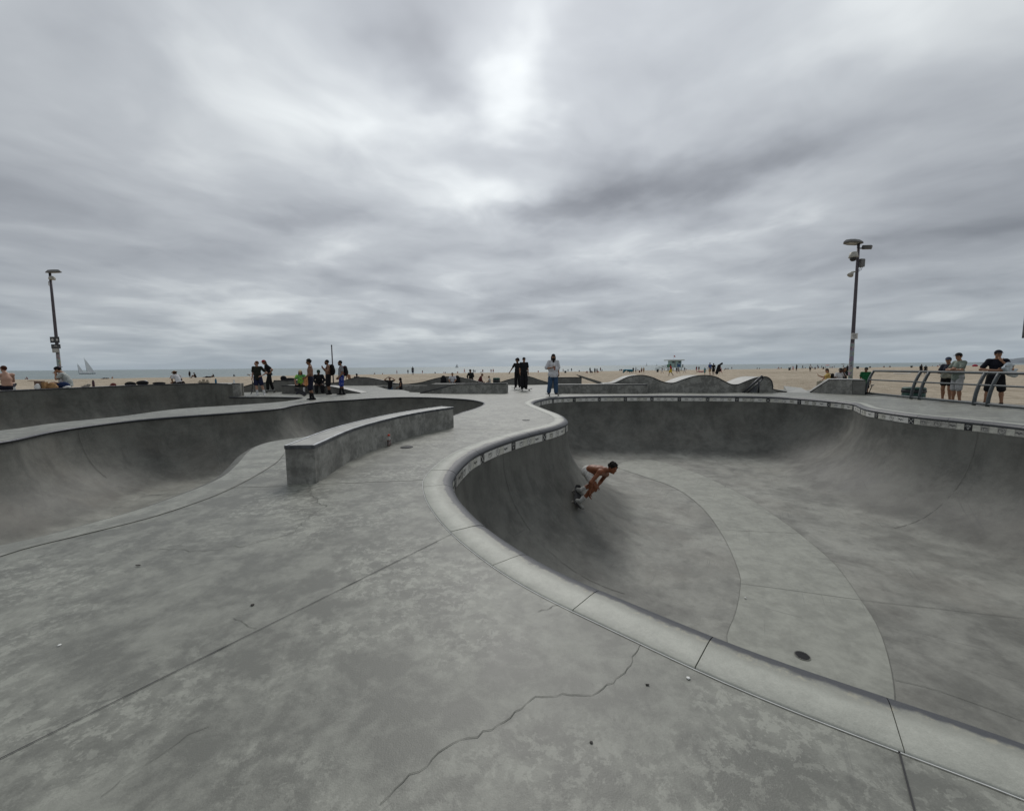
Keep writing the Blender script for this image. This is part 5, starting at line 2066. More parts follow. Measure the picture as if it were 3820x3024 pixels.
def skateboard(label, mat4, group=None):
    global sk_parts
    if sk_parts is None:
        L, W = 0.80, 0.205
        n, m = 16, 6
        vs, fs = [], []
        for lay, zz in ((0, 0.006), (1, -0.006)):
            for i in range(n + 1):
                x = -L / 2 + L * i / n
                k = max(0, abs(x) - 0.25) / 0.15
                zk = 0.055 * k * k
                wx = W / 2 * math.sqrt(max(0.0, 1 - (max(0, abs(x) - 0.30) / 0.1) ** 2)) if abs(x) > 0.30 else W / 2
                wx = max(wx, 0.008)
                for q in range(m + 1):
                    y = -wx + 2 * wx * q / m
                    vs.append((x, y, zk + zz + 0.006 * (y / (W / 2)) ** 2))
        st = (n + 1) * (m + 1)
        for i in range(n):
            for q in range(m):
                a = i * (m + 1) + q
                fs.append((a, a + m + 1, a + m + 2, a + 1))
                b = a + st
                fs.append((b, b + 1, b + m + 2, b + m + 1))
        rimi = [i * (m + 1) for i in range(n + 1)] + [n * (m + 1) + q for q in range(1, m + 1)] + [i * (m + 1) + m for i in range(n - 1, -1, -1)] + [q for q in range(m - 1, 0, -1)]
        for a, b in zip(rimi, rimi[1:] + rimi[:1]):
            fs.append((a, b, b + st, a + st))
        me = bpy.data.meshes.new('board_deck')
        me.from_pydata(vs, [], fs)
        me.materials.append(MATS['grip_tape'])
        me.materials.append(MATS['maple'])
        me.polygons.foreach_set('material_index', [1 if (min(f) >= st) else 0 for f in fs])
        bm = bmesh.new()
        bmesh.ops.create_cone(bm, cap_ends=True, radius1=0.026, radius2=0.026, depth=0.032, segments=14, matrix=Matrix.Rotation(math.pi / 2, 4, 'X'))
        wm = bpy.data.meshes.new('wheel')
        bm.to_mesh(wm)
        bm.free()
        wm.materials.append(MATS['wheel_urethane'])
        bm = bmesh.new()
        bmesh.ops.create_cone(bm, cap_ends=True, radius1=0.011, radius2=0.011, depth=0.17, segments=8, matrix=Matrix.Rotation(math.pi / 2, 4, 'X'))
        bmesh.ops.create_cube(bm, size=1, matrix=Matrix.Translation((0, 0, 0.022)) @ Matrix.Diagonal((0.05, 0.05, 0.045, 1)))
        tm_ = bpy.data.meshes.new('truck')
        bm.to_mesh(tm_)
        bm.free()
        tm_.materials.append(MATS['steel_edge'])
        sk_parts = (me, wm, tm_)
    root = empty('skateboard')
    root.matrix_world = mat4
    tag(root, label, 'skateboard', group)
    me, wm, tm_ = sk_parts
    o = bpy.data.objects.new('deck', me)
    COL.objects.link(o)
    o.parent = root
    o.location = (0, 0, 0.085)
    for sx in (-1, 1):
        t = bpy.data.objects.new('truck', tm_)
        COL.objects.link(t)
        t.parent = root
        t.location = (sx * 0.205, 0, 0.027)
        for sy in (-1, 1):
            w_ = bpy.data.objects.new('wheel', wm)
            COL.objects.link(w_)
            w_.parent = t
            w_.location = (0, sy * 0.083, 0)
    return root


def board_at(label, u, v, rz, z=0.002, group=None):
    p = P(u, v)
    return skateboard(label, Matrix.Translation((p.x, p.y, z)) @ Matrix.Rotation(math.radians(rz), 4, 'Z'), group)


def backpack(label, loc, rz, col, strap, sc=1.0):
    root = empty('backpack', loc, rz)
    root.scale = (sc, sc, sc)
    tag(root, label, 'backpack')
    # the wearer's back is at local y = 0; the pack hangs behind it
    mesh_obj('bag_body', grow([ell((0, -.11, 0), V3(.15, .09, .22), None, .03), ell((0, -.16, -.06), V3(.12, .07, .13), None, .04), cone((0, -.08, .17), (0, -.08, -.16), .1, .12, .04)], .014), cloth(col), root)
    for s in (-1, 1):
        pipe('strap', [(s * .09, -.03, .19), (s * .10, .02, .24), (s * .11, .13, .19), (s * .12, .17, .05), (s * .14, .11, -.10), (s * .13, -.03, -.16)], .016, cloth(strap), root, 6)
    return root
# ------------------------------------------------------------------ the skater in the pool
def pool_hit(u, v):
    d = ray(u, v)
    lo_, hi_ = None, None
    ts = np.linspace(3, 18, 600)
    pts = np.array([(d.x * t, d.y * t) for t in ts])
    zs = np.array([CAM_H + d.z * t for t in ts])
    below = zs < pool_z(pts)
    ins = inside(pool.rim, pts)
    k = np.where(below & ins)[0][0]
    return ts[k]


u0, v0 = 2143, 1862
D0 = pool_hit(u0, v0)
S0 = at_depth(u0, v0, D0)
e_ = 0.14
zx = (pool_z([(S0.x + e_, S0.y)])[0] - pool_z([(S0.x - e_, S0.y)])[0]) / (2 * e_)
zy = (pool_z([(S0.x, S0.y + e_)])[0] - pool_z([(S0.x, S0.y - e_)])[0]) / (2 * e_)
SN = Vector((-zx, -zy, 1)).normalized()
ax_ = Vector((0.10, -1, -0.05))
ax_ = (ax_ - SN * ax_.dot(SN)).normalized()
ay_ = SN.cross(ax_)
Mb = Matrix((ax_, ay_, SN)).transposed().to_4x4()
Mb.translation = S0 + SN * 0.012
skateboard('black skateboard ridden along the pool wall by the bare-chested skater', Mb)


def J(u, v, dd=0.0):
    p = at_depth(u, v, D0 + dd)
    return np.array(p - S0)


n_ = np.array(SN)
a_ = np.array(ax_)
deck0 = n_ * 0.098
anF = deck0 + a_ * .22 + n_ * .085 + np.array(ay_) * .0
anB = deck0 - a_ * .20 + n_ * .085
pel = J(2190, 1757, .02)
KD = (-.34, .24)
nk = J(2258, 1752, -.30)
jj = pose(head=J(2285, 1746, -.38), neck=nk, chest=pel + (nk - pel) * .66, belly=pel + (nk - pel) * .30 + V3(0, 0, .02), pelvis=pel,
          shR=J(2238, 1760, -.44), shL=J(2262, 1768, -.12), elR=J(2205, 1798, -.48), wrR=J(2199, 1836, -.42),
          elL=J(2243, 1793, .10), wrL=J(2230, 1811, .02),
          hipR=pel + V3(0.02, -.09, -.02), hipL=pel + V3(0.02, .09, -.02), knR=J(2222, 1816, KD[0]), knL=J(2210, 1806, KD[1]), anR=anF, anL=anB,
          face=(0.55, -0.80, -0.22))
jj['headup'] = unit((0.25, 0.1, 0.95))
jj['footR'] = unit(np.array(ay_) * (1 if ay_.x > 0 else -1) * 1.0 + a_ * .25)
jj['footL'] = unit(np.array(ay_) * (1 if ay_.x > 0 else -1) * 1.0 - a_ * .1)
jj['soles'] = -n_
jj['handR'] = (V3(0.05, -.1, -1), V3(1, .2, 0))
jj['handL'] = (V3(-.5, -.4, -.8), V3(-.3, .3, -.5))
jj['curl'] = 0.45
person('bare-chested skater crouching low in white shorts on the pool wall', tuple(S0), 0, jj, skin_col=(0.20, 0.07, 0.032), height=1.76,
       bottom=((0.58, 0.57, 0.54), dict(length=.52, loose=.026, waist=.12, clip=False)), shoes=(0.30, 0.30, 0.28), socks=((0.42, 0.42, 0.40), .25), hair='curly', hair_col=HAIR_DK, h=0.010)

# ------------------------------------------------------------------ the group by the shallow bowl
SH = dict(length=.8, loose=.03)
TR = dict(length=1.93, loose=.02)
# man with a board upright beside him
person('ginger-haired man in dark tee and navy shorts holding a board upright', spot(966, 1474), math.radians(195),
       pose(face=turn(195, -.75, -1, 0), elL=(-.40, -.06, 1.14), wrL=(-.19, .10, .985), handL=(V3(.9, .25, -.2), V3(.3, -.6, -.6)), wrR=(.25, .02, .90), knL=(-.17, .02, .50), anL=(-.25, -.05, .085), knR=(.08, .04, .5), anR=(.06, .03, .085)),
       SK_FAIR, 1.80, top=((0.018, 0.020, 0.014), dict(loose=.12, drop=.16)), bottom=(NAVY, SH), shoes=WHITE, socks=(WHITE, .4), hair='short', hair_col=HAIR_GI)
p = P(958, 1473)
M = Matrix.Translation((p.x - .12, p.y + .02, 0.42)) @ Matrix.Rotation(math.radians(8), 4, 'Y') @ Matrix.Rotation(math.radians(90), 4, 'Y') @ Matrix.Rotation(math.radians(140), 4, 'X')
skateboard('black skateboard held on end beside the ginger-haired man', M)
# red cap
person('man in red cap and black clothes stooping with hands at his waist', spot(1009, 1464, 0.11), math.radians(130),
       pose(lean=16, face=turn(130, -1, -.55, -.35), elR=(.36, -.16, 1.14), wrR=(.18, -.02, .98), elL=(-.36, -.16, 1.14), wrL=(-.18, -.02, .98), anR=(.12, -.16, .085), anL=(-.11, .14, .085), knL=(-.1, .12, .5), knR=(.1, -.05, .5)),
       SK_TAN, 1.82, top=(BLACK, dict(loose=.08)), bottom=((0.012, 0.012, 0.012), TR), shoes=(0.25, 0.25, 0.24), hair='long', hair_col=(0.10, 0.055, 0.03), cap=((0.28, 0.012, 0.018), 'cap', False))
board_at('skateboard under the man in the red cap', 1009, 1464.5, 8)
# seated pair
seatA, seatB = P(1050, 1468), P(1346, 1467)


def seat_spot(u, back=0.10):
    p = on_wall(u, 1468, seatA, seatB)
    return (p.x, p.y + back, 0)


ps = seat_spot(1122)
person('long-haired person in green tie-dye tee and cream cap sitting on the box', ps, math.radians(203),
       sit(.40, 12, .17, .36, face=turn(203, .3, -1, -.05), elR=(.27, .12, .80), wrR=(.24, .36, .52), wrL=(-.10, .34, .62), elL=(-.27, .10, .78)), SK_TAN, 1.78, top=('tie_dye', dict(loose=.10, drop=.06)),
       bottom=(BLACK, dict(length=1.12, loose=.03)), shoes=(0.03, 0.03, 0.05), socks=(WHITE, .62), hair='long', hair_col=HAIR_DK, cap=((0.55, 0.46, 0.30), 'cap', False))
p = P(1130, 1476)
d_ = (P(1158, 1490) - P(1104, 1466)).normalized()
M = Matrix.Translation((p.x + .02, p.y - .1, 0.16)) @ Matrix.Rotation(math.atan2(d_.y, d_.x) * 0 - .35, 4, 'Z') @ Matrix.Rotation(math.radians(24), 4, 'Y') @ Matrix.Rotation(math.radians(62), 4, 'X')
skateboard('skateboard tilted on its edge at the feet of the tie-dye sitter', M)
ps = seat_spot(1189)
person('person in black hoodie and dark green cap sitting on the box', ps, math.radians(206),
       sit(.40, 16, .15, .36, face=turn(206, .3, -1, -.25), wrR=(.07, .34, .58), wrL=(-.07, .34, .57)), SK_DARK, 1.80, top=(BLACK, dict(loose=.2, sleeve=1.95, drop=.05)),
       bottom=(BLACK, dict(length=1.9, loose=.03)), shoes=(0.02, 0.02, 0.02), hair='short', cap=((0.012, 0.035, 0.022), 'cap', False), fat=1.08)
# curly haired, bare chest, towel
p4 = spot(1163, 1491)
person('curly-haired bare-chested man with dark shorts and black socks', p4, math.radians(112),
       pose(face=turn(112, -1, -.5, -.1), elL=(-.24, -.02, 1.14), wrL=(-.17, .20, .97), elR=(.24, 0, 1.14), wrR=(.2, .2, .95), anR=(.11, .05, .085), anL=(-.10, -.08, .085)), SK_BROWN, 1.80,
       bottom=((0.014, 0.015, 0.03), dict(length=1.02, loose=.035)), shoes=BLACK, socks=(BLACK, .5), hair='curly')
tw = empty('towel', (p4[0] - .10, p4[1] - .22, .90))
tag(tw, 'orange towel tucked into the waist of the curly-haired man', 'towel')
vs, fs = [], []
for i in range(9):
    for k in range(13):
        x = -.085 + .17 * i / 8
        vs.append((x, .025 * math.sin(i * 1.7) - .02 * math.sin(k * .6), .10 - .36 * k / 12 + .02 * math.sin(i * 1.1)))
for i in range(8):
    for k in range(12):
        a = i * 13 + k
        fs.append((a, a + 1, a + 14, a + 13))
o = obj_from('cloth_sheet', vs, fs, cloth((0.62, 0.30, 0.13)), tw, smooth=True)
sm_ = o.modifiers.new('thick', 'SOLIDIFY')
sm_.thickness = 0.012
# bare chest with backpack
p6 = spot(1228, 1471)
person('bare-chested man in black shorts gripping backpack straps', p6, math.radians(122),
       pose(face=turn(122, -1, -.5, 0), elR=(.30, .06, 1.16), wrR=(.13, .24, 1.35), elL=(-.30, .06, 1.16), wrL=(-.13, .24, 1.35), handR=(V3(-.5, .3, .7), V3(-.3, -.8, 0)), handL=(V3(.5, .3, .7), V3(.3, -.8, 0))),
       SK_BROWN, 1.84, bottom=(BLACK, dict(length=.95, loose=.04)), shoes=BLACK, socks=(BLACK, .3), hair='short', beard='short', fat=1.06)
backpack('large black backpack on the bare-chested man', (p6[0] + .10, p6[1] + .04, 1.30), math.radians(122), (0.012, 0.012, 0.013), BLACK, 1.1)
# grey tee, blue shorts
p7 = spot(1277, 1472)
person('bearded man in grey tee and blue patterned shorts wearing a backpack', p7, math.radians(120),
       pose(face=turn(120, -1, -.5, 0), wrL=(-.22, .14, .89), wrR=(.22, .14, .89), anL=(-.1, -.06, .085), anR=(.1, .1, .085)), SK_BROWN, 1.79,
       top=((0.25, 0.25, 0.26), dict(loose=.12, drop=.12)), bottom=('blue_print', dict(length=.98, loose=.035)), shoes=BLACK, socks=(BLACK, .6), hair='short', beard='short')
backpack('dark backpack with red straps on the man in grey tee', (p7[0] + .11, p7[1] + .03, 1.24), math.radians(120), (0.02, 0.018, 0.02), (0.30, 0.02, 0.06))

# ------------------------------------------------------------------ skaters on the far deck
person('curly-haired skater all in black standing on a board, one arm out', spot(1931, 1451, 0.105), math.radians(165),
       pose(face=turn(165, -.6, -1, 0), elR=(.33, -.02, 1.18), wrR=(.47, .05, .95), anR=(.12, 0, .085), anL=(-.12, 0, .085)), SK_BROWN, 1.76,
       top=(BLACK, dict(loose=.12, drop=.12)), bottom=(BLACK, dict(length=1.93, loose=.025)), shoes=BLACK, hair='afro')
board_at('skateboard under the curly-haired skater in black', 1932, 1451.5, -2)
person('skater all in black with cap and wide trousers standing on a board', spot(1955, 1457, 0.105), math.radians(188),
       pose(face=turn(188, .45, -1, 0), anR=(.1, .02, .085), anL=(-.1, -.02, .085)), SK_TAN, 1.80,
       top=(BLACK, dict(loose=.16, drop=.18)), bottom=(BLACK, dict(length=1.95, loose=.045)), shoes=BLACK, hair='short', cap=(BLACK, 'cap', False))
board_at('skateboard under the capped skater in wide trousers', 1961, 1457.5, 14)
pw = spot(2064, 1478, 0.105)
person('bearded long-haired man in white tee and jeans standing on a board', pw, math.radians(180),
       pose(face=(0, 1, 0), elR=(.31, .02, 1.13), wrR=(.06, .27, 1.17), handR=(V3(-1, .35, .25), V3(0, -.9, .3)), curl=.9, anR=(.20, 0, .085), anL=(-.12, 0, .085), knR=(.14, .02, .5)), SK_TAN, 1.84,
       top=((0.60, 0.60, 0.62), dict(loose=.30, drop=.20, sleeve=.85)), bottom=((0.045, 0.085, 0.155), dict(length=1.95, loose=.035)), shoes=(0.06, 0.055, 0.06), hair='long', hair_col=(0.016, 0.012, 0.010), cap=((0.016, 0.016, 0.018), 'cap', False), beard='long', fat=1.12)
board_at('skateboard under the bearded man in the white tee', 2066, 1478, 1)
cup = empty('paper_cup', (pw[0] + .02, pw[1] - .34, 1.27))
tag(cup, 'paper coffee cup with dark lid held by the bearded man', 'cup')
lathe('cup_body', [(.030, -.06), (.041, .05)], flat('cup_card', (0.32, 0.12, 0.08), .7), cup, 14)
lathe('lid', [(.043, .05), (.043, .06), (.036, .072)], 'black_plastic', cup, 14)

# ------------------------------------------------------------------ people at the right
pm = spot(3565, 1497, -.06)
person('man in grey-green tee, pale shorts and black cap with arms folded', pm, math.radians(78),
       pose(face=turn(78, -1, -.2, -.05), elR=(.26, .10, 1.16), wrR=(-.06, .24, 1.20), elL=(-.26, .10, 1.16), wrL=(.06, .25, 1.16), handR=(V3(-1, .1, .1), V3(0, -1, 0)), handL=(V3(1, .1, .1), V3(0, -1, 0)), anR=(.12, 0, .085)), SK_TAN, 1.80,
       top=((0.20, 0.235, 0.20), dict(loose=.12, drop=.14)), bottom=((0.42, 0.42, 0.42), dict(length=.98, loose=.015)), shoes=BLACK, hair='short', cap=(BLACK, 'cap', False), fat=1.03)
pf_ = spot(3527, 1492, -.06)
person('woman in dark top and shorts with folded arms and peaked cap', pf_, math.radians(102),
       pose(face=turn(102, -1, -.5, -.1), elR=(.25, .10, 1.16), wrR=(-.05, .24, 1.17), elL=(-.25, .10, 1.16), wrL=(.05, .25, 1.13), handR=(V3(-1, .1, .1), V3(0, -1, 0)), handL=(V3(1, .1, .1), V3(0, -1, 0))), SK_TAN, 1.66,
       top=((0.03, 0.032, 0.045), dict(loose=.02, drop=.02)), bottom=(BLACK, dict(length=.5, loose=.03)), shoes=(0.1, 0.07, 0.05), hair='tail', hair_col=HAIR_BR, cap=((0.05, 0.06, 0.09), 'cap', False), fem=True)
bag = empty('belt_bag', (pf_[0] - .26, pf_[1] - .14, .90))
tag(bag, 'pale belt bag and rolled jacket at the hip of the woman in dark top', 'bag')
mesh_obj('bag_body', grow([ell((0, 0, 0), V3(.15, .08, .09), None, .02), ell((-.04, 0, .07), V3(.12, .07, .02), None, .02), ell((.22, .0, .03), V3(.12, .09, .12), None, .05)], .014), cloth((0.42, 0.42, 0.36)), bag)
mesh_obj('bag_flap', grow([ell((-.03, -.03, .09), V3(.13, .075, .015), None, .02)], .012), cloth((0.60, 0.60, 0.48)), bag)
pb = spot(3704, 1505, -.06)
person('man in black tee and shorts, hand on chin, behind the railing', pb, math.radians(136),
       pose(face=turn(136, -.55, -1, -.05), elR=(.34, .08, 1.14), wrR=(.02, .27, 1.12), elL=(-.30, .14, 1.15), wrL=(-.06, .20, 1.42), handR=(V3(-1, .1, .1), V3(0, -.9, .2)), handL=(V3(.4, -.3, .9), V3(.2, -.9, .2)), anR=(.17, 0, .085), anL=(-.17, 0, .085), knR=(.14, .03, .5), knL=(-.14, .03, .5)), SK_TAN, 1.86,
       top=((0.012, 0.013, 0.02), dict(loose=.10, drop=.10, sleeve=.7)), bottom=(BLACK, dict(length=.95, loose=.025)), shoes=(0.02, 0.02, 0.02), hair='short', cap=((0.015, 0.016, 0.022), 'cap', False), fat=1.02)
jk = empty('folded_jacket', (pb[0] + .02, pb[1] - .26, 1.13))
tag(jk, 'crumpled silvery jacket held by the man with hand on chin', 'jacket')
r = random.Random(3)
mesh_obj('cloth_bundle', grow([ell((.02, -.02, .16), V3(.12, .07, .10), None, .04), ell((-.04, -.02, .06), V3(.15, .07, .08), None, .05), ell((.14, -.03, -.10), V3(.17, .075, .10), None, .05), cone((-.05, -.03, -.02), (.22, -.04, -.16), .07, .09, .05), cone((.0, -.04, .12), (.2, -.05, -.05), .05, .04, .04)] + [ell((r.uniform(-.1, .25), -.07, r.uniform(-.15, .2)), V3(.05, .025, .03), None, .03) for _ in range(9)], .012), flat('silver_cloth', (0.42, 0.47, 0.50), .35, .2, var=.25, bmp=.5), jk)
# child in green at the railing's end
kid = at_depth(3232, 1369, 19.3)
person('child in green tee and dark cap behind the end of the railing', (kid.x, kid.y, kid.z - 1.42), math.radians(140),
       pose(lean=6, face=turn(140, -.9, -.6, 0)), SK_BROWN, 1.42, top=((0.015, 0.12, 0.045), dict(loose=.15, drop=.2)), bottom=(BLACK, SH), shoes=BLACK, hair='short', cap=((0.03, 0.035, 0.03), 'cap', False), h=.014)
# two people sitting behind the angled box
yl = at_depth(3092, 1373, 24.0)
person('person in yellow top holding up a phone behind the angled box', (yl.x, yl.y, yl.z - 1.34), math.radians(60),
       sit(.45, 4, face=turn(60, -1, -.2, 0), elL=(-.26, .26, .86), wrL=(-.22, .50, .98), handL=(V3(0, .3, 1), V3(0, 1, 0))), SK_TAN, 1.70, top=((0.55, 0.40, 0.14), dict(loose=.1)), bottom=((0.3, 0.28, 0.22), dict(length=1.9, loose=.03)), shoes=WHITE, hair='tail', hair_col=HAIR_DK, cap=(BLACK, 'beanie', False), h=.014)
backpack('dark backpack on the person in the yellow top', (yl.x + .16, yl.y, yl.z - .52), math.radians(60), (0.02, 0.016, 0.014), BLACK, .8)
wh = at_depth(3133, 1370, 23.5)
person('person in white tee and striped hat talking on a phone', (wh.x, wh.y, wh.z - 1.36), math.radians(165),
       sit(.45, 8, face=turn(165, .5, -1, -.1), elL=(-.28, .12, .84), wrL=(-.10, .16, 1.12)), SK_DARK, 1.72, top=((0.55, 0.55, 0.56), dict(loose=.1)), bottom=(BLACK, dict(length=1.9, loose=.03)), shoes=WHITE, hair='short', cap=('stripe_hat', 'beanie', False), h=.014)
pp_ = at_depth(3149, 1366, 24.4)
person('person in dark clothes sitting close behind the striped-hat person', (pp_.x, pp_.y, pp_.z - 1.37), math.radians(160),
       sit(.45, 10, face=turn(160, -.5, -1, -.2)), SK_BROWN, 1.72, top=((0.02, 0.03, 0.03), dict(loose=.1)), bottom=(BLACK, dict(length=1.9, loose=.03)), shoes=BLACK, hair='long', h=.016)

# ------------------------------------------------------------------ people on and beyond the low walls
bw = [(shallow.rim[i], shallow.n[i]) for i in shallow.arc_range(P(857, 1480)[:2], (-18.9, 10.3))]


def wall_top_at(u, back=0.3):
    """point on top of the bowl's back wall seen at column u"""
    best = min(bw, key=lambda pm: abs(project(pm[0][0], pm[0][1], .65)[0] - u))
    q = best[0] - best[1] * back
    return Vector((q[0], q[1], .651)), best[1]


def project(x, y, z):
    c = cam_rot.transposed() @ Vector((x, y, z - CAM_H))
    return CX + FPX * c.x / -c.z, CY - FPX * c.y / -c.z


GW = 'people sitting along the bowl wall'
q, m = wall_top_at(62, .45)
person('bare-backed man in dark trousers sitting on the bowl wall', tuple(q), math.radians(72),
       pose(head=(0, .10, .80), neck=(0, .03, .64), chest=(0, -.01, .42), belly=(0, -.01, .24), pelvis=(0, 0, .12), shR=(.18, .03, .58), shL=(-.18, .03, .58), elR=(.24, .16, .33), elL=(-.24, .16, .33), wrR=(.12, .36, .30), wrL=(-.12, .36, .30), hipR=(.09, .02, .10), hipL=(-.09, .02, .10), knR=(.30, .36, .22), knL=(-.22, .40, .12), anR=(.10, .52, .07), anL=(-.42, .62, .07), face=turn(72, -1, .1, -.1)),
       SK_FAIR, 1.80, bottom=((0.012, 0.012, 0.022), dict(length=1.93, loose=.02)), shoes=BLACK, hair='short', hair_col=(0.06, 0.02, 0.012), h=.013)
q, m = wall_top_at(292, .5)
person('person in pale tee and backwards cap hunched on the bowl wall', tuple(q), math.radians(128),
       pose(head=(0, .26, .78), neck=(0, .14, .64), chest=(0, .06, .44), belly=(0, .0, .26), pelvis=(0, 0, .12), shR=(.18, .13, .58), shL=(-.18, .13, .58), elR=(.2, .30, .38), elL=(-.2, .30, .38), wrR=(.06, .33, .60), wrL=(-.06, .33, .60), hipR=(.09, .02, .10), hipL=(-.09, .02, .10), knR=(.20, .44, .20), knL=(-.20, .44, .20), anR=(.05, .40, .06), anL=(-.12, .30, .06), face=turn(128, -1, -.5, -.45)),
       SK_TAN, 1.76, top=((0.40, 0.42, 0.40), dict(loose=.12, drop=.06)), bottom=(BLACK, dict(length=1.93, loose=.03)), shoes=BLACK, hair='short', cap=(BLACK, 'cap', True), h=.013)
q, m = wall_top_at(282, .15)
# things strewn on the wall
flat('kraft', (0.30, 0.17, 0.07), .8, var=.25, bmp=.4)
flat('paper_white', (0.70, 0.70, 0.68), .7, var=.1, bmp=.3)
flat('box_brown', (0.17, 0.11, 0.08), .8)
flat('teal_metal', (0.02, 0.12, 0.20), .35, .4)
flat('thermos_maroon', (0.06, 0.02, 0.025), .35, .3)


def lump(name, u, back, prims_, mat, label, cat, hh=.014):
    q, m = wall_top_at(u, back)
    root = mesh_obj(name, grow(prims_, hh, [((0, 0, 0.0), (0, 0, -1))]), mat, None)
    root.location = q
    tag(root, label, cat)
    return root


lathe_can, _m = wall_top_at(59, .08)
c_ = empty('drink_can', lathe_can)
lathe('can_body', [(.026, 0), (.033, .008), (.033, .112), (.027, .122)], 'sign_white', c_, 14)
lathe('can_lid', [(.026, .122), (.026, .124)], 'steel_edge', c_, 14)
tag(c_, 'pale drink can standing by the bare-backed man', 'can')
lump('paper_bag', 163, .35, [ell((0, 0, .07), V3(.10, .08, .11), None, .03), ell((.02, 0, .16), V3(.06, .06, .06), None, .03)], 'paper_white', 'crumpled white paper bag on the bowl wall beside a brown box', 'bag')
q, m = wall_top_at(178, .45)
bx_ = empty('cardboard_box', q)
bx_.rotation_euler = (0, 0, .3)
tag(bx_, 'open brown cardboard box with a flap out on the bowl wall', 'box')
cubeobj('carton', (0, 0, .16), (.22, .2, .32), 'box_brown', bx_)
cubeobj('flap', (-.18, -.02, .33), (.26, .18, .012), 'box_brown', bx_, (0, .12, 0))
cubeobj('side_panel', (.16, 0, .14), (.09, .2, .28), 'kraft', bx_)
lump('kraft_bag', 212, .35, [ell((0, 0, .06), V3(.30, .14, .11), None, .05), ell((.06, 0, .15), V3(.18, .10, .09), None, .05), cone((-.1, 0, .05), (-.36, 0, .06), .06, .02, .03)], 'kraft', 'big tan kraft bag slumped on the bowl wall by the lamp post', 'bag')
lump('blue_bag', 258, .30, [ell((0, 0, .12), V3(.24, .12, .14), None, .04), ell((-.1, 0, .1), V3(.16, .1, .1), None, .04)], cloth((0.015, 0.03, 0.09)), 'dark blue bag lying beside the hunched person', 'bag')
lump('towel', 255, .1, [ell((0, 0, .03), V3(.17, .08, .045), None, .03), ell((.06, -.01, .06), V3(.1, .06, .04), None, .03)], 'paper_white', 'small white towel in front of the dark blue bag', 'towel')
lump('food_tray', 338, .3, [ell((0, 0, .05), V3(.12, .08, .06), None, .02), ell((.1, 0, .1), V3(.08, .05, .05), None, .02), ell((-.15, 0, .03), V3(.1, .06, .03), None, .02)], cloth((0.36, 0.32, 0.28)), 'pile of pale wrappers right of the hunched person', 'litter')
for u, back, mat, hh, lab, cat in [(364, .3, 'thermos_maroon', .30, 'tall dark red flask standing on the bowl wall', 'flask'), (789, .3, 'teal_metal', .24, 'teal metal flask standing on the bowl wall', 'flask'), (876, .3, 'clear_plastic', .20, 'clear plastic bottle near the end of the bowl wall', 'bottle')]:
    q, m = wall_top_at(u, back)
    r_t = empty('flask' if cat == 'flask' else 'water_bottle', q)
    tag(r_t, lab, cat)
    lathe('flask_body', [(.042, 0), (.045, .01), (.045, hh * .72), (.030, hh * .82), (.026, hh * .85)], mat, r_t, 16)
    lathe('cap', [(.032, hh * .85), (.032, hh * .97), (.026, hh)], 'black_plastic' if mat != 'clear_plastic' else 'paper_white', r_t, 16)
lump('red_hat', 445, .3, [ell((0, 0, .05), V3(.11, .1, .09), None, .02), ell((0, -.05, .02), V3(.12, .12, .02), None, .02)], cloth((0.12, 0.035, 0.03)), 'dark red cap lying on the bowl wall', 'cap')
lump('black_bag', 497, .35, [ell((0, 0, .07), V3(.22, .12, .10), None, .05), cone((-.2, 0, .05), (.2, 0, .06), .06, .07, .04)], cloth(BLACK), 'black bag on the bowl wall, first of three heaped together', 'bag')
lump('black_bag', 540, .35, [ell((0, 0, .09), V3(.28, .14, .12), None, .05), ell((.1, 0, .1), V3(.18, .12, .09), None, .05)], cloth(BLACK), 'largest black bag heaped between two others on the wall', 'bag')
lump('white_bag', 555, .55, [ell((0, 0, .09), V3(.12, .08, .13), None, .05)], 'paper_white', 'white plastic bag poking up behind the black bags', 'bag')
lump('black_bag', 590, .35, [ell((0, 0, .05), V3(.30, .13, .07), None, .04), ell((.22, 0, .05), V3(.12, .1, .05), None, .04)], cloth(BLACK), 'flat black bag lying right of the largest black bag', 'bag')
lump('shoe_pile', 745, .35, [ell((-.15, 0, .05), V3(.14, .09, .05), None, .02), ell((.0, 0, .06), V3(.16, .1, .07), None, .03), ell((.18, 0, .05), V3(.14, .09, .05), None, .02), ell((.0, .02, .17), V3(.07, .06, .06), None, .02), ell((-.2, .02, .13), V3(.05, .05, .03), None, .02), ell((.2, .02, .14), V3(.06, .05, .05), None, .02)], cloth((0.33, 0.28, 0.21)), 'heap of pale sandals and clothes on the bowl wall', 'clothes')
lump('black_bag', 1058, -50, [], None, '', '') if False else None
A_ = P(890, 1461); B_ = P(1112, 1460)
q = on_wall(1068, 1419, A_, B_)
o = mesh_obj('black_bag', grow([ell((-.3, 0, .12), V3(.18, .14, .16), None, .05), ell((.1, 0, .06), V3(.36, .14, .09), None, .06)], .016, [((0, 0, 0), (0, 0, -1))]), cloth(BLACK), None)
o.location = (q.x, q.y + .25, q.z + .002)
tag(o, 'black duffel bag lying on the straight back wall', 'bag')

# people beyond the walls, seated or standing low
def head_at(u, v, dep, j, height):
    """ground point that puts the crown of the head at a pixel"""
    p = at_depth(u, v, dep)
    top = (j['head'][2] + .125) * height / 1.76
    return (p.x, p.y, p.z - top)


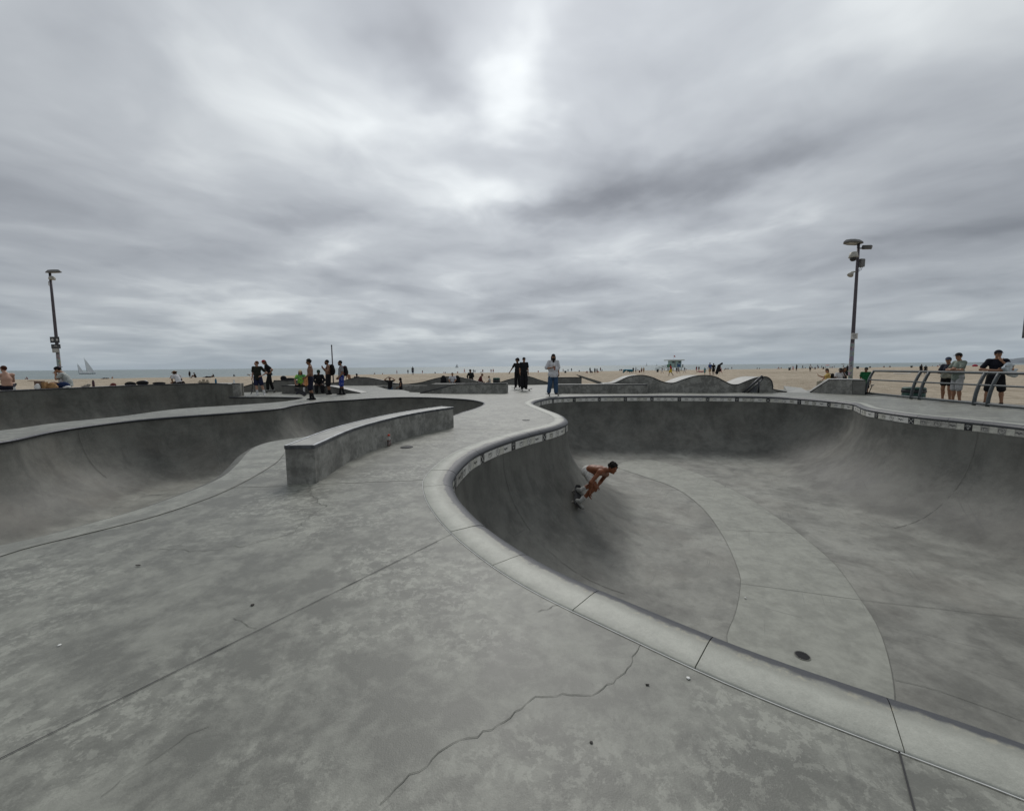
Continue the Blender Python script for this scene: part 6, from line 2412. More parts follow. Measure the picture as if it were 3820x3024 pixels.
jj = sit(.35, 10, face=(0, 1, 0))
person('white-tee woman in straw hat sitting behind the bowl wall', head_at(664, 1378, 24.5, jj, 1.7), math.radians(70), sit(.35, 30, face=turn(70, -1, 0, -.3)), SK_BROWN, 1.7,
       top=((0.55, 0.55, 0.57), dict(loose=.12, drop=.05)), bottom=(BLACK, dict(length=1.5, loose=.03)), hair='long', hair_col=HAIR_BR, cap=((0.25, 0.13, 0.06), 'brim', False), h=.016)
jk_ = sit(.2, 5)
person('small child with dark hair sitting beside the straw-hat woman', head_at(676, 1413, 24.6, jk_, .95), math.radians(30), jk_, SK_DARK, .95, top=((0.03, 0.02, 0.02), dict(loose=.1)), bottom=(BLACK, SH), hair='short', h=.018)
js = sit(.38, 22, face=turn(150, -.8, -1, 0))
person('bare-shouldered person sitting on the sand behind the low wall', head_at(1305, 1386, 34, js, 1.72), math.radians(150), js, SK_TAN, 1.72, bottom=((0.25, 0.1, 0.1), SH), hair='short', h=.018)
js = sit(.30, 4, face=turn(10, .1, 1, 0))
person('person in black seen from behind over the low wall', head_at(1330, 1393, 34.5, js, 1.72), math.radians(10), js, SK_DARK, 1.72, top=(BLACK, dict(loose=.1)), bottom=(BLACK, SH), hair='short', h=.018)
PIT = -1.048
js = pose(face=turn(170, 0, -1, 0), elR=(.42, .04, 1.52), wrR=(.13, .10, 1.70), elL=(-.42, .04, 1.52), wrL=(-.13, .10, 1.70))
p = at_depth(1454, 1402, 30.3)
person('man in black tee with both hands at his pale cap in the pit', (p.x, p.y, PIT), math.radians(170), js, SK_TAN, 1.76, top=((0.016, 0.016, 0.018), dict(loose=.1)), bottom=((0.10, 0.16, 0.24), TR), shoes=BLACK, hair='short', cap=((0.5, 0.42, 0.38), 'cap', False), h=.018)
p = at_depth(1494, 1404, 30.0)
person('person in black sleeveless top with dark hair in the pit', (p.x, p.y, PIT), math.radians(95), pose(face=turn(95, -1, -.2, 0), wrL=(-.2, .22, 1.0)), SK_BROWN, 1.70, top=(BLACK, dict(vest=True)), bottom=(BLACK, TR), shoes=BLACK, hair='long', h=.018)
js = sit(.36, 6, face=turn(180, 0, -1, 0))
pl_ = head_at(1688, 1389.5, 30.6, js, 1.72)
person('man in white tee and black trousers seated before the middle hump', pl_, math.radians(180), js, SK_TAN, 1.72, top=((0.55, 0.55, 0.58), dict(loose=.12, drop=.06)), bottom=(BLACK, dict(length=1.93, loose=.03)), shoes=BLACK, hair='short', h=.016)
for u, lab in ((1657, 'black bag leaning on the middle hump, nearer the pit'), (1708, 'black bag leaning on the middle hump beside the white-tee man')):
    p = at_depth(u, 1420, 31.2)
    o = mesh_obj('black_bag', grow([ell((0, 0, .1), V3(.22, .15, .32), None, .06), ell((0, 0, -.1), V3(.24, .16, .2), None, .06)], .02), cloth(BLACK), None)
    o.location = (p.x, p.y - .3, p.z)
    tag(o, lab, 'bag')
js = sit(.5, 12, face=turn(165, -.5, -1, -.1))
person('person in black cap and jacket sitting on the hump wall', head_at(1757, 1377.5, 33.0, js, 1.78), math.radians(165), js, SK_BROWN, 1.78, top=((0.02, 0.022, 0.022), dict(loose=.15, sleeve=1.9)), bottom=(BLACK, dict(length=1.9, loose=.03)), shoes=BLACK, hair='short', cap=(BLACK, 'cap', False), h=.018)
js = sit(.35, 22, face=turn(-80, 1, -.1, 0))
person('person in maroon top hugging their knees on the wall', head_at(1787, 1393, 32.8, js, 1.6), math.radians(-80), js, SK_TAN, 1.6, top=((0.10, 0.018, 0.018), dict(loose=.15, sleeve=1.9)), bottom=(BLACK, dict(length=1.9, loose=.03)), shoes=WHITE, hair='short', hair_col=HAIR_BR, h=.018)
js = sit(.25, 5, face=turn(95, -1, -.1, -.1))
person('small child in pale top sitting near the green bin', head_at(1827, 1401.5, 32.6, js, 1.25), math.radians(95), js, SK_TAN, 1.25, top=((0.42, 0.42, 0.40), dict(loose=.15)), bottom=((0.03, 0.03, 0.03), SH), shoes=WHITE, hair='short', h=.018)

# bins
flat('bin_green', (0.012, 0.055, 0.042), .5, .2)
flat('bin_dark', (0.018, 0.02, 0.024), .5)


def bin_(u, v_top, dep, w_, hgt, label, mats=('bin_green', 'bin_dark')):
    p = at_depth(u, v_top, dep)
    root = empty('litter_bin', (p.x, p.y, p.z - hgt))
    tag(root, label, 'bin')
    lathe('drum', [(w_ * .44, 0), (w_ * .5, hgt * .08), (w_ * .5, hgt * .86)], mats[0], root, 18)
    lathe('rim_band', [(w_ * .515, hgt * .62), (w_ * .53, hgt * .65), (w_ * .53, hgt * .8), (w_ * .515, hgt * .83)], mats[1], root, 18)
    lathe('lid', [(w_ * .52, hgt * .86), (w_ * .53, hgt * .9), (w_ * .46, hgt), (w_ * .05, hgt)], mats[0], root, 18)


bin_(1852, 1408.5, 33.2, .56, .95, 'green drum bin standing behind the far rolling wall')
bin_(3410, 1444, 16.6, .72, .58, 'dark green drum bin on the sand behind the railing')
# kick scooter leaning inside the railing
p = at_depth(3253, 1462, 18.6)
sc_ = empty('kick_scooter', (p.x - .05, p.y + .1, -.06), math.radians(-55))
tag(sc_, 'black kick scooter with T-bar beside the end of the railing', 'scooter')
pipe('stem', [(0, 0, .1), (.10, 0, .45)], .017, 'black_plastic', sc_, 8)
pipe('handlebar', [(.10, -.2, .45), (.10, .2, .45)], .026, 'black_plastic', sc_, 8)
cubeobj('footboard', (-.3, 0, .09), (.55, .12, .025), 'black_plastic', sc_, (0, 0, 0), .008)
for x in (.03, -.6):
    w_ = lathe('wheel', [(.06, -.012), (.065, 0), (.06, .012)], 'black_plastic', sc_, 16, (x, 0, .065))
    w_.rotation_euler = (math.pi / 2, 0, 0)
# ------------------------------------------------------------------ the beach: tower, boats, birds, crowd
flat('tower_blue', (0.30, 0.44, 0.44), .6)
flat('tower_trim', (0.50, 0.55, 0.54), .6)
flat('tower_green', (0.10, 0.22, 0.15), .6)
flat('tower_sign', (0.03, 0.09, 0.20), .5)
flat('window_dark', (0.03, 0.05, 0.055), .2)
flat('steel_grey', (0.22, 0.25, 0.25), .5, .3)
flat('flag_red', (0.45, 0.12, 0.14), .8)
flat('sail_white', (0.8, 0.8, 0.8), .8)
flat('sail_grey', (0.42, 0.44, 0.46), .8)
flat('hull_blue', (0.17, 0.21, 0.25), .5)
DT_ = 158.0
S_ = DT_ / FPX
cx_, _y = at_depth(2515, 1380, DT_).x, 0
ctw = at_depth(2515, 1382, DT_)
tw_ = empty('lifeguard_tower', (ctw.x, ctw.y, sand_z(ctw.x, ctw.y)))
tag(tw_, 'pale blue lifeguard tower with ramp, railings and flag on the sand', 'lifeguard tower')
zb = lambda v: (1382 - v) * S_ + 0.0
xb = lambda u: (u - 2515) * S_
def tbox(nm, u0, u1, v0, v1, y0, y1, m, par=tw_):
    return cubeobj(nm, ((xb(u0) + xb(u1)) / 2, (y0 + y1) / 2, (zb(v0) + zb(v1)) / 2), (abs(xb(u1) - xb(u0)), y1 - y0, abs(zb(v1) - zb(v0))), m, par)
cab = tbox('cabin', 2497, 2535, 1345, 1369, -1.6, 1.6, 'tower_blue')
tbox('roof', 2484, 2543, 1341, 1344.6, -2.4, 2.4, 'tower_trim')
tbox('platform', 2479, 2540, 1369.2, 1371, -2.2, 2.2, 'tower_trim')
for u in (2500.5, 2524):
    tbox('window', u, u + 8, 1347, 1353, -1.64, -1.605, 'window_dark')
tbox('sign_panel', 2519.5, 2531.5, 1354, 1368, -1.66, -1.61, 'tower_sign')
tbox('sign_text', 2521, 2530, 1355.5, 1357, -1.69, -1.665, 'tower_trim')
tbox('shutter', 2509, 2513, 1346, 1368, -1.64, -1.605, 'steel_grey')
tbox('railing_panel', 2480, 2496.5, 1358, 1369, -2.2, -2.12, 'tower_green')
tbox('railing_panel', 2535.5, 2540, 1358.5, 1369, -2.2, -2.12, 'steel_grey')
for u in (2484, 2500, 2518, 2536):
    for y in (-1.7, 1.7):
        pipe('leg', [(xb(u), y, 0), (xb(u), y, zb(1371))], .09, 'steel_grey', tw_, 6)
for u0, u1 in ((2484, 2500), (2500, 2484), (2518, 2536), (2536, 2518)):
    pipe('brace', [(xb(u0), -1.7, .1), (xb(u1), -1.7, zb(1372))], .05, 'steel_grey', tw_, 6)
pipe('skid', [(xb(2478), -1.7, .05), (xb(2548), -1.7, .05)], .09, 'steel_grey', tw_, 6)
rp = [(xb(2480), -2.0, zb(1369.5)), (xb(2480), -.9, zb(1369.5)), (xb(2441), -.9, .05), (xb(2441), -2.0, .05)]
prism('ramp', rp, [(x, y, z - .14) for x, y, z in rp], 'steel_grey', tw_)
for y in (-2.0, -.9):
    for dz_ in (1.0, .5):
        pipe('handrail', [(xb(2440), y, dz_ + .05), (xb(2480), y, zb(1369.5) + dz_)], .04, 'steel_grey', tw_, 6)
    for k in range(4):
        f_ = k / 3
        x = xb(2441) + (xb(2480) - xb(2441)) * f_
        z0 = .05 + (zb(1369.5) - .05) * f_
        pipe('rail_post', [(x, y, z0), (x, y, z0 + 1.0)], .04, 'steel_grey', tw_, 6)
pipe('flagpole', [(xb(2512), 0, zb(1341)), (xb(2512), 0, zb(1323))], .035, 'tower_trim', tw_, 6)
vs = [(xb(2512) + .06 * i, .08 * math.sin(i * .9), zb(1324.5) - .03 * i - k * .55) for i in range(11) for k in (0, 1)]
obj_from('flag', vs, [(2 * i, 2 * i + 2, 2 * i + 3, 2 * i + 1) for i in range(10)], 'flag_red', tw_)


def sailboat(u, v_water, dep, mast_px, label, hull=.5, sails=((0, 1.0, .42, 0.0),), hullmat='hull_blue', haze=0):
    p = at_depth(u, v_water, dep)
    k = dep / FPX
    Hm = mast_px * k
    root = empty('sailboat', (p.x, p.y, -2.3))
    tag(root, label, 'sailboat', 'sailing boats out on the water')
    L = Hm * hull * 2
    n = 10
    vs, fs = [], []
    for i in range(n + 1):
        x = -L / 2 + L * i / n
        b = L * .11 * (1 - abs(2 * i / n - 1) ** 2.2) + .02
        sh = L * .035 * (1 + .6 * (2 * i / n - 1) ** 2)
        vs += [(x, -b, sh), (x * .94, -b * .5, -.3), (x * .94, b * .5, -.3), (x, b, sh)]
    for i in range(n):
        for q_ in range(3):
            a = 4 * i + q_
            fs.append((a, a + 4, a + 5, a + 1))
        fs.append((4 * i + 3, 4 * i + 7, 4 * i + 4, 4 * i))
    fs += [(0, 1, 2, 3), (4 * n + 3, 4 * n + 2, 4 * n + 1, 4 * n)]
    obj_from('hull', vs, fs, hullmat, root)
    cubeobj('cabin', (-L * .08, 0, L * .06), (L * .3, L * .1, L * .05), 'sail_white', root)
    for (x0, hgt, wd, rake) in sails:
        mx = x0 * Hm
        pipe('mast', [(mx, 0, L * .04), (mx + rake * Hm * hgt, 0, Hm * hgt)], Hm * .007 + .02, 'steel_grey', root, 6)
        m_ = 8
        vs, fs = [], []
        for i in range(m_ + 1):
            t = i / m_
            zz = L * .09 + (Hm * hgt * .93 - L * .09) * t
            w_ = wd * Hm * (1 - t) ** .9
            for q_ in range(5):
                s = q_ / 4
                vs.append((mx + rake * zz + (.02 * Hm if wd > 0 else -.02 * Hm) + w_ * s, .10 * abs(w_) * math.sin(math.pi * s), zz))
        for i in range(m_):
            for q_ in range(4):
                a = i * 5 + q_
                fs.append((a, a + 1, a + 6, a + 5))
        obj_from('sail', vs, fs, 'sail_white' if wd > 0 else 'sail_grey', root, smooth=True)
    return root


# waterline pixel gives the distance over the sea
def sea_depth(u, v):
    d = ray(u, v)
    return (-2.3 - CAM_H) / d.z


sailboat(326, 1394.5, sea_depth(326, 1394.5), 60, 'large two-masted sailboat with white sails under way near shore', .53, ((0.0, 1.0, .46, -.10), (-.52, .66, .30, -.06)))
sailboat(1704, 1369.5, sea_depth(1704, 1371.5), 16, 'tiny sailboat on the horizon beyond the middle hump', .40, ((0.0, 1.0, .42, 0), (0.0, .8, -.3, 0)))
sailboat(2411, 1361.5, sea_depth(2411, 1364.5), 13, 'tiny pale sailboat far out, left of the lifeguard tower', .3, ((0.0, 1.0, .30, 0),))
sailboat(2448, 1361, sea_depth(2448, 1364.5), 9, 'smallest sailboat on the horizon beside the tower ramp', .35, ((0.0, 1.0, .42, 0),))

# one closed low-poly figure per pose, shared between the far people; garments take the object's own colours
def far_mesh(name, j, top=True, skirt=False):
    vs, fs, mi = [], [], []
    base = 0
    hh = .030
    parts = [(grow(body_prims(j, 1.0, False), hh), 0), (grow(*[torso_cloth(j, 1.0)[0], hh, torso_cloth(j, 1.0)[1]]), 1), (grow(leg_cloth(j, .85, .04)[0], hh, leg_cloth(j, .85, .04)[1]), 2), (grow(hair_prims(j, 'short')[0], hh * .8, hair_prims(j, 'short')[1]), 3)]
    for (v, q), m in parts:
        vs.append(v)
        fs.append(q + base)
        mi += [m] * len(q)
        base += len(v)
    me_o = mesh_obj(name, (np.vstack(vs), np.vstack(fs)), None, None)
    me = me_o.data
    for _ in range(4):
        me.materials.append(cloth(BLACK))
    me.polygons.foreach_set('material_index', mi)
    me['done'] = 1
    bpy.data.objects.remove(me_o)
    return me


POSES = {
    'stand': far_mesh('figure_standing', pose(anR=(.13, .02, .085))),
    'walk': far_mesh('figure_walking', pose(knR=(.10, .20, .52), anR=(.10, .26, .10), knL=(-.1, -.06, .5), anL=(-.1, -.34, .12), wrL=(-.25, .25, .95), wrR=(.25, -.2, .95), lean=5)),
    'sit': far_mesh('figure_sitting', sit(.06, 14, .14, .02, .40, wrR=(.2, .40, .35), wrL=(-.2, .40, .35), knR=(.14, .42, .46), knL=(-.14, .42, .46), anR=(.13, .62, .085), anL=(-.13, .62, .085))),
    'lie': far_mesh('figure_lying', pose(head=(0, -.78, .16), neck=(0, -.62, .14), chest=(0, -.42, .13), belly=(0, -.22, .12), pelvis=(0, 0, .12), shR=(.17, -.56, .13), shL=(-.17, -.56, .13), elR=(.30, -.36, .07), elL=(-.30, -.36, .07), wrR=(.2, -.14, .08), wrL=(-.2, -.14, .08), hipR=(.09, .02, .12), hipL=(-.09, .02, .12), knR=(.12, .42, .20), knL=(-.12, .42, .10), anR=(.12, .80, .08), anL=(-.12, .82, .08), face=(0, -.2, 1))),
}
COLS = {'black': BLACK, 'red': (0.40, 0.02, 0.02), 'white': (0.6, 0.6, 0.6), 'blue': (0.03, 0.07, 0.22), 'teal': (0.05, 0.20, 0.22), 'pink': (0.50, 0.22, 0.24), 'grey': (0.2, 0.2, 0.21), 'tan': (0.38, 0.27, 0.17), 'yellow': (0.55, 0.42, 0.05), 'maroon': (0.12, 0.02, 0.03), 'navy': NAVY, 'bare': None}
SKC = {'l': SK_FAIR, 't': SK_TAN, 'b': SK_BROWN, 'd': SK_DARK}


def sand_hit(u, v):
    d = ray(u, v)
    t = 20.0
    for _ in range(4000):
        z = CAM_H + d.z * t
        if z <= sand_z(d.x * t, d.y * t):
            break
        if d.y * t > 0.985 * shore(d.x * t):
            break          # at the crest of the beach
        t *= 1.004
    return Vector((d.x * t, d.y * t, sand_z(d.x * t, d.y * t))), t


far_seen = {}


def far_person(u, v_feet, px_h, kind, top, bottom='black', sk='t', rz=180, where='', hair=HAIR_DK):
    """feet on the sand at a pixel, height from the pixels it spans"""
    p, t = sand_hit(u, v_feet)
    full = {'stand': 1.75, 'walk': 1.75, 'sit': .95, 'lie': .30}[kind]
    hgt = px_h * t / FPX
    sc = hgt / full
    # keep people people-sized: slide along the line of sight until the height is plausible
    lim = (0.62, 1.08)
    if not lim[0] <= sc <= lim[1]:
        sc2 = min(max(sc, lim[0]), lim[1])
        t2 = t * sc2 / sc
        d = ray(u, v_feet)
        p = Vector((d.x * t2, d.y * t2, sand_z(d.x * t2, d.y * t2)))
        sc = sc2
    o = bpy.data.objects.new('beachgoer', POSES[kind])
    COL.objects.link(o)
    o.location = p
    o.rotation_euler = (0, 0, math.radians(rz))
    o.scale = (sc,) * 3
    s = SKC[sk]
    mats = [skin(s), cloth(COLS[top]) if COLS[top] else skin(s), cloth(COLS[bottom]) if COLS[bottom] else skin(s), cloth(hair)]
    for i, m in enumerate(mats):
        o.material_slots[i].link = 'OBJECT'
        o.material_slots[i].material = m
    word = {'stand': 'standing', 'walk': 'walking', 'sit': 'sitting', 'lie': 'lying'}[kind]
    tone = 'child' if sc < .72 and kind in ('stand', 'walk') else 'beachgoer'
    tp = 'bare-chested' if top == 'bare' else 'in ' + top
    if bottom != top and COLS[bottom]:
        tp += f' and {bottom} shorts' if top != 'bare' else f' in {bottom} shorts'
    lab = f'distant {tone} {tp} {word} {where}'
    tag(o, lab, 'person')
    far_seen.setdefault(lab, []).append(o)
    return o


W1 = 'on the sand beyond the bowl wall'
W2 = 'at the waterline beyond the far low wall'
W3 = 'on the sand beyond the bearded skater'
W4 = 'on the sand around the lifeguard tower'
W5 = 'between the tower and the camera lamp'
W6 = 'on the sand beyond the railing'
rows = [
    # left
    (12, 1415, 14, 'sit', 'navy', 'navy', 't', 90, W1), (103, 1414, 10, 'sit', 'maroon', 'maroon', 'l', 120, W1), (392, 1412.5, 5, 'lie', 'black', 'black', 't', 90, W1), (420, 1412, 8, 'sit', 'bare', 'black', 't', 60, W1),
    (652, 1405, 22, 'sit', 'tan', 'tan', 'l', 100, W1), (708, 1404.5, 26, 'stand', 'black', 'black', 'd', 180, W1), (730, 1403.5, 21, 'sit', 'black', 'black', 'b', 110, W1), (776, 1403, 6, 'lie', 'black', 'black', 'b', 90, W1), (798, 1403, 13, 'sit', 'black', 'navy', 'd', 150, W1),
    (872, 1402, 9, 'sit', 'navy', 'navy', 'd', 0, W1), (1031, 1401, 4, 'sit', 'black', 'black', 'd', 0, W1), (1068, 1400.5, 4, 'sit', 'black', 'black', 'd', 0, W1),
    # centre
    (1399, 1394, 7, 'sit', 'black', 'black', 't', 90, W2), (1427, 1395.5, 6, 'sit', 'bare', 'black', 't', 0, W2), (1481, 1394, 15, 'walk', 'pink', 'maroon', 'l', 90, W2), (1522, 1393.5, 16, 'stand', 'black', 'navy', 'd', 0, W2), (1540, 1393.5, 31, 'stand', 'black', 'navy', 'd', 10, W2), (1576, 1392.5, 13, 'walk', 'black', 'pink', 't', 0, W2),
    (1560, 1394, 5, 'sit', 'black', 'black', 'd', 0, W2), (1623, 1392, 7, 'sit', 'black', 'black', 'b', 0, W2), (1656, 1391.5, 6, 'sit', 'red', 'black', 't', 0, W2), (1662, 1391.5, 6, 'sit', 'grey', 'black', 't', 0, W2), (1707, 1390, 7, 'sit', 'red', 'maroon', 't', 0, W2),
    (1733, 1390, 17, 'walk', 'red', 'red', 'l', 90, W2), (1766, 1389.5, 14, 'stand', 'black', 'black', 'd', 0, W2), (1772, 1389.5, 12, 'stand', 'navy', 'navy', 'd', 0, W2), (1795, 1389, 6, 'sit', 'black', 'black', 'd', 40, W2), (1801, 1389, 14, 'stand', 'maroon', 'maroon', 't', 0, W2), (1832, 1389, 14, 'stand', 'maroon', 'red', 't', 0, W2), (1840, 1389, 15, 'stand', 'pink', 'maroon', 't', 0, W2),
    (1858, 1388.5, 4, 'sit', 'grey', 'grey', 't', 0, W2), (1876, 1388.5, 5, 'sit', 'black', 'black', 'd', 0, W2), (1887, 1388.5, 5, 'sit', 'maroon', 'black', 'd', 0, W2), (1895, 1388.5, 5, 'sit', 'black', 'black', 'd', 0, W2),
    (1969, 1387, 6, 'sit', 'black', 'black', 'd', 0, W3), (1984, 1387.5, 5, 'sit', 'black', 'black', 'd', 0, W3), (1999, 1387.5, 4, 'sit', 'black', 'black', 'b', 0, W3), (2008, 1387.5, 7, 'sit', 'red', 'black', 't', 0, W3),
    (2101, 1385, 13, 'stand', 'white', 'black', 't', 30, W3), (2119, 1386, 11, 'stand', 'black', 'black', 'd', 0, W3), (2132, 1386, 14, 'stand', 'navy', 'grey', 'd', 0, W3), (2161, 1386.5, 7, 'sit', 'black', 'black', 'd', 0, W3), (2154, 1387, 3, 'sit', 'maroon', 'black', 'd', 0, W3),
    (2191, 1393, 10, 'sit', 'maroon', 'pink', 't', 40, W3), (2201, 1388, 18, 'stand', 'black', 'black', 'd', 0, W3), (2204, 1391, 11, 'sit', 'navy', 'white', 't', 0, W3), (2210, 1393, 10, 'sit', 'black', 'black', 'd', 60, W3), (2219, 1393, 21, 'stand', 'black', 'black', 'd', 180, W3), (2227, 1392, 19, 'stand', 'grey', 'grey', 't', 0, W3), (2231, 1392.5, 8, 'sit', 'red', 'maroon', 't', 0, W3), (2240, 1385, 15, 'stand', 'maroon', 'black', 'b', 0, W3), (2246, 1384.5, 7, 'sit', 'grey', 'grey', 't', 0, W3),
    (2313, 1383, 7, 'sit', 'black', 'black', 'd', 0, W3), (2319, 1383, 8, 'sit', 'maroon', 'black', 't', 0, W3), (2325, 1383, 6, 'sit', 'black', 'black', 't', 0, W3),
    (2362, 1390.5, 21, 'stand', 'black', 'black', 'd', 0, W4), (2372, 1390.5, 21, 'stand', 'navy', 'black', 't', 90, W4), (2380, 1382, 6, 'sit', 'grey', 'black', 't', 0, W4), (2386, 1390.5, 10, 'sit', 'maroon', 'black', 't', 0, W4), (2393, 1390.5, 20, 'stand', 'tan', 'maroon', 't', 0, W4), (2401, 1390.5, 21, 'stand', 'tan', 'tan', 't', 0, W4),
    (2470, 1393, 23, 'walk', 'maroon', 'white', 't', 90, W4), (2502, 1401.5, 44, 'walk', 'red', 'yellow', 'd', 70, W4), (2524, 1392, 22, 'stand', 'black', 'grey', 't', 0, W4), (2532, 1393, 23, 'walk', 'grey', 'grey', 'l', 90, W4), (2554, 1393.5, 23, 'walk', 'black', 'white', 'l', 100, W4), (2562, 1379, 5, 'sit', 'pink', 'pink', 'l', 90, W4),
    (2598, 1385.5, 20, 'stand', 'maroon', 'pink', 't', 0, W5), (2607, 1385, 19, 'stand', 'black', 'tan', 't', 0, W5), (2615, 1379, 6, 'lie', 'pink', 'pink', 'l', 90, W5),
    (2629, 1399, 28, 'walk', 'teal', 'teal', 't', 0, W5), (2648, 1398.5, 46, 'walk', 'blue', 'tan', 't', 0, W5), (2661, 1398.5, 44, 'walk', 'black', 'black', 'd', -20, W5), (2689, 1393.5, 25, 'walk', 'pink', 'pink', 't', 90, W5),
    (2704, 1380, 6, 'sit', 'grey', 'black', 't', 0, W5), (2709, 1378, 7, 'sit', 'black', 'black', 't', 50, W5), (2717, 1377, 7, 'sit', 'black', 'black', 't', 50, W5), (2730, 1376.5, 10, 'stand', 'maroon', 'black', 't', 0, W5),
    (2826, 1375.5, 6, 'sit', 'black', 'black', 'd', 60, W5), (2834, 1375, 5, 'sit', 'black', 'black', 'd', 0, W5), (2906, 1375.5, 8, 'sit', 'red', 'maroon', 't', 60, W5), (2915, 1374, 6, 'sit', 'tan', 'tan', 't', 0, W5),
    (2958, 1383, 18, 'walk', 'pink', 'pink', 'l', 90, W5), (2971, 1383, 24, 'stand', 'black', 'black', 'd', 90, W5), (2994, 1376, 14, 'walk', 'black', 'black', 'b', 90, W5), (3022, 1385.5, 27, 'stand', 'white', 'black', 'd', 0, W5),
    (3005, 1371.5, 5, 'sit', 'grey', 'grey', 't', 0, W5), (3031, 1371.5, 6, 'sit', 'grey', 'pink', 't', 0, W5), (3042, 1371.5, 10, 'sit', 'grey', 'maroon', 't', 0, W5), (3050, 1371, 14, 'stand', 'blue', 'white', 't', 0, W5), (3054, 1371.5, 7, 'sit', 'navy', 'navy', 't', 0, W5), (3065, 1371, 10, 'stand', 'grey', 'grey', 't', 0, W5), (3073, 1370.5, 10, 'sit', 'black', 'black', 't', 0, W5), (3081, 1370.5, 5, 'sit', 'black', 'black', 't', 0, W5),
    (3097, 1371, 5, 'sit', 'maroon', 'maroon', 't', 0, W5), (3105, 1371, 6, 'sit', 'maroon', 'red', 't', 0, W5), (3112, 1367.5, 9, 'stand', 'grey', 'grey', 't', 0, W5), (3147, 1370.5, 11, 'stand', 'grey', 'maroon', 't', 0, W5),
    (3161, 1395, 34, 'walk', 'black', 'black', 'd', 120, W5), (3247, 1368, 8, 'sit', 'black', 'black', 'd', 0, W6), (3299, 1367, 7, 'sit', 'black', 'black', 't', 0, W6), (3321, 1366.5, 7, 'sit', 'navy', 'navy', 't', 0, W6),
    (3434, 1398, 40, 'stand', 'black', 'black', 'd', 180, W6), (3451, 1398, 36, 'stand', 'black', 'black', 'd', 150, W6),
    (3480, 1365.5, 4, 'sit', 'grey', 'grey', 't', 0, W6), (3500, 1365.5, 7, 'sit', 'pink', 'maroon', 't', 0, W6), (3506, 1365, 9, 'stand', 'maroon', 'maroon', 't', 0, W6),
]
for r_w in rows:
    u, v, ph, kind, top, bot, sk, rz, where = r_w
    far_person(u, v, ph, kind, top, bot, sk, rz, where)
gi = 0
for lab, os_ in far_seen.items():
    if len(os_) > 1:
        gi += 1
        for o in os_:
            o['group'] = 'look-alikes: ' + lab

# black inflatable carried by the walker in black, shelters, umbrellas, board and birds
p, t = sand_hit(2664, 1398.5)
o = mesh_obj('black_inflatable', grow([cone((-.1, 0, 0), (.25, 0, 1.2), .26, .28, .1), ell((.3, 0, .5), V3(.4, .2, .3), None, .1), cone((.2, 0, 1.3), (.75, 0, 1.65), .16, .17, .06)], .05), cloth(BLACK), None)
o.scale = (.8, .8, .8)
o.location = p + Vector((.3, -.3, .3))
tag(o, 'bulky black inflatable carried over the shoulder by a walker', 'inflatable')
p, t = sand_hit(2345, 1391)
tn = empty('beach_shelter', p)
tag(tn, 'collapsed teal beach shelter with drooping canopy on the sand', 'shelter')
k = t / FPX
mesh_obj('canopy', grow([ell((0, 0, 11 * k), V3(17 * k, .9, 2.6 * k), None, .1), cone((-14 * k, 0, 10 * k), (-21 * k, 0, 1.5 * k), .25, .12, .1), ell((6 * k, 0, 7 * k), V3(10 * k, .8, 3 * k), None, .2)], .10), cloth((0.02, 0.14, 0.20)), tn)
for x in (-6, 4, 12):
    pipe('pole', [(x * k, 0, 0), (x * k * .9, 0, 9 * k)], .05, 'steel_grey', tn, 6)


def umbrella(u, v, wpx, hpx, col, label):
    p, t = sand_hit(u, v)
    k = t / FPX
    root = empty('beach_umbrella', p)
    tag(root, label, 'umbrella')
    pipe('pole', [(0, 0, 0), (0, 0, hpx * k)], .03, 'steel_grey', root, 6)
    R_ = wpx * k / 2
    lathe('canopy', [(R_, hpx * k - R_ * .38), (R_ * .75, hpx * k - R_ * .18), (R_ * .4, hpx * k - R_ * .05), (.02, hpx * k)], cloth(col), root, 12)


umbrella(2949, 1378, 16, 13, (0.55, 0.55, 0.52), 'white beach umbrella beside a dark bin on the sand')
umbrella(3086, 1371, 16, 12, (0.55, 0.25, 0.25), 'faded pink beach umbrella among the far sunbathers')
umbrella(3143, 1370, 14, 16, (0.28, 0.28, 0.27), 'grey beach umbrella behind the striped-hat person')
for u, v, w_, h_, lab in [(2109, 1391, 8, 8, 'dark bin on the sand just right of the bearded man'), (2453, 1388, 8, 11, 'dark bin on the sand at the foot of the tower ramp'), (2945, 1381, 8, 10, 'dark bin on the sand under the white umbrella'), (3199, 1375.5, 9, 9, 'dark bin on the sand right of the camera lamp post'), (3400, 1371, 7, 7, 'dark bin on the sand beyond the scooter')]:
    p, t = sand_hit(u, v)
    k = t / FPX
    root = empty('litter_bin', p)
    tag(root, lab, 'bin')
    lathe('drum', [(w_ * k * .42, 0), (w_ * k * .5, h_ * k * .85)], 'bin_dark', root, 12)
    lathe('rim_band', [(w_ * k * .54, h_ * k * .85), (w_ * k * .5, h_ * k)], 'bin_green', root, 12)
p, t = sand_hit(3365, 1395)
n = 14
vs, fs = [], []
for i in range(n + 1):
    x = -1.15 + 2.3 * i / n
    b = .28 * math.sqrt(max(0, 1 - (x / 1.16) ** 2)) + .005
    vs += [(x, -b, .05 + .05 * (x / 1.15) ** 2), (x, 0, .1 + .05 * (x / 1.15) ** 2), (x, b, .05 + .05 * (x / 1.15) ** 2), (x, 0, .02 + .05 * (x / 1.15) ** 2)]
for i in range(n):
    for q_ in range(4):
        a, b = 4 * i + q_, 4 * i + (q_ + 1) % 4
        fs.append((a, a + 4, b + 4, b))
fs += [(0, 1, 2, 3), (4 * n + 3, 4 * n + 2, 4 * n + 1, 4 * n)]
o = obj_from('surfboard', vs, fs, 'paper_white', smooth=True)
o.location = p
tag(o, 'white surfboard lying on the sand beyond the railing', 'surfboard')
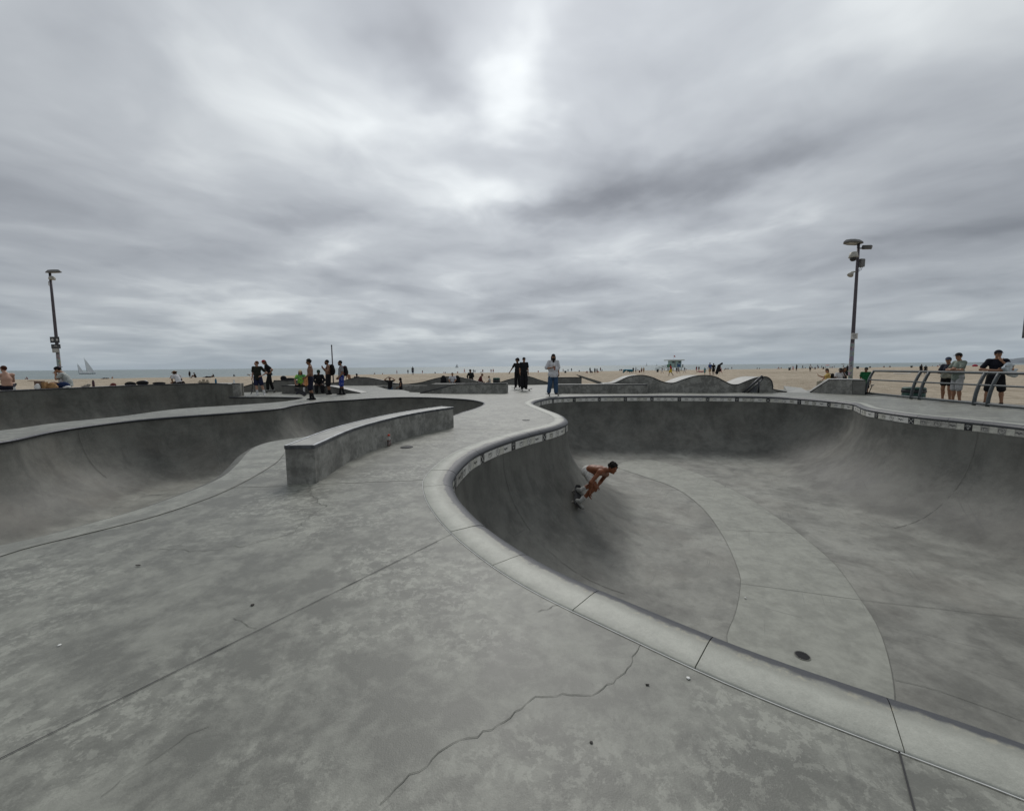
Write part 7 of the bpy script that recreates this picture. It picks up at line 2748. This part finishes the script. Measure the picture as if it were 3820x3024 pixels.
p, t = sand_hit(3637, 1367)
o = mesh_obj('beach_tent', grow([ell((0, 0, .4), V3(1.3, .8, .75), None, .2)], .1, [((0, 0, 0), (0, 0, -1))]), cloth((0.35, 0.03, 0.06)), None)
o.location = p
tag(o, 'small red pop-up tent on the sand beyond the folded-arms couple', 'tent')


def gull(u, v, label, dep=None, rz=0):
    p, t = sand_hit(u, v)
    k = 12 * t / FPX / .42
    root = empty('gull', p, rz)
    root.scale = (k, k, k)
    tag(root, label, 'gull')
    mesh_obj('body', grow([ell((0, 0, .22), V3(.19, .085, .09), None, .03), cone((.14, 0, .26), (.20, 0, .36), .05, .04, .03), ell((.22, 0, .38), V3(.05, .04, .042), None, .02), cone((.25, 0, .375), (.31, 0, .365), .013, .008, .01)], .016), 'paper_white', root)
    for s in (-1, 1):
        mesh_obj('wing', grow([ell((-.06, s * .08, .23), V3(.2, .02, .06), None, .02)], .014), cloth((0.16, 0.16, 0.17)), root)
        pipe('leg', [(0, s * .03, 0), (0, s * .03, .15)], .012, 'kraft', root, 6)


gull(930, 1402.5, 'white gull resting on the sand with head up', rz=.2)
gull(949, 1402.5, 'white gull on the sand, wings half spread, by its mate', rz=2.8)

# headland at the far right
def hill_build(t, b):
    p = world_pos(t)
    t.put(b.inputs['Base Color'], t.mix(t.noise(p, .01, 6, .6), (0.14, 0.16, 0.18), (0.22, 0.25, 0.28)))
    b.inputs['Roughness'].default_value = 1.0


principled('headland', hill_build)
vs, fs = [], []
r = random.Random(2)
n = 46
x0_, x1_ = at_depth(3752, 1350, 900).x, at_depth(4300, 1350, 900).x
for i in range(n + 1):
    x = x0_ + (x1_ - x0_) * i / n
    f_ = i / n
    hgt = 16 * (1 - math.exp(-f_ * 7)) + r.uniform(-1, 1) * (1.6 if i else 0)
    vs += [(x, 880, -3), (x, 900, -2 + hgt * .75), (x, 930, -2 + hgt), (x, 1000, -3)]
for i in range(n):
    for q_ in range(3):
        a = 4 * i + q_
        fs.append((a, a + 4, a + 5, a + 1))
hl = obj_from('headland', vs, fs, 'headland', smooth=False)
tag(hl, None, kind='structure')
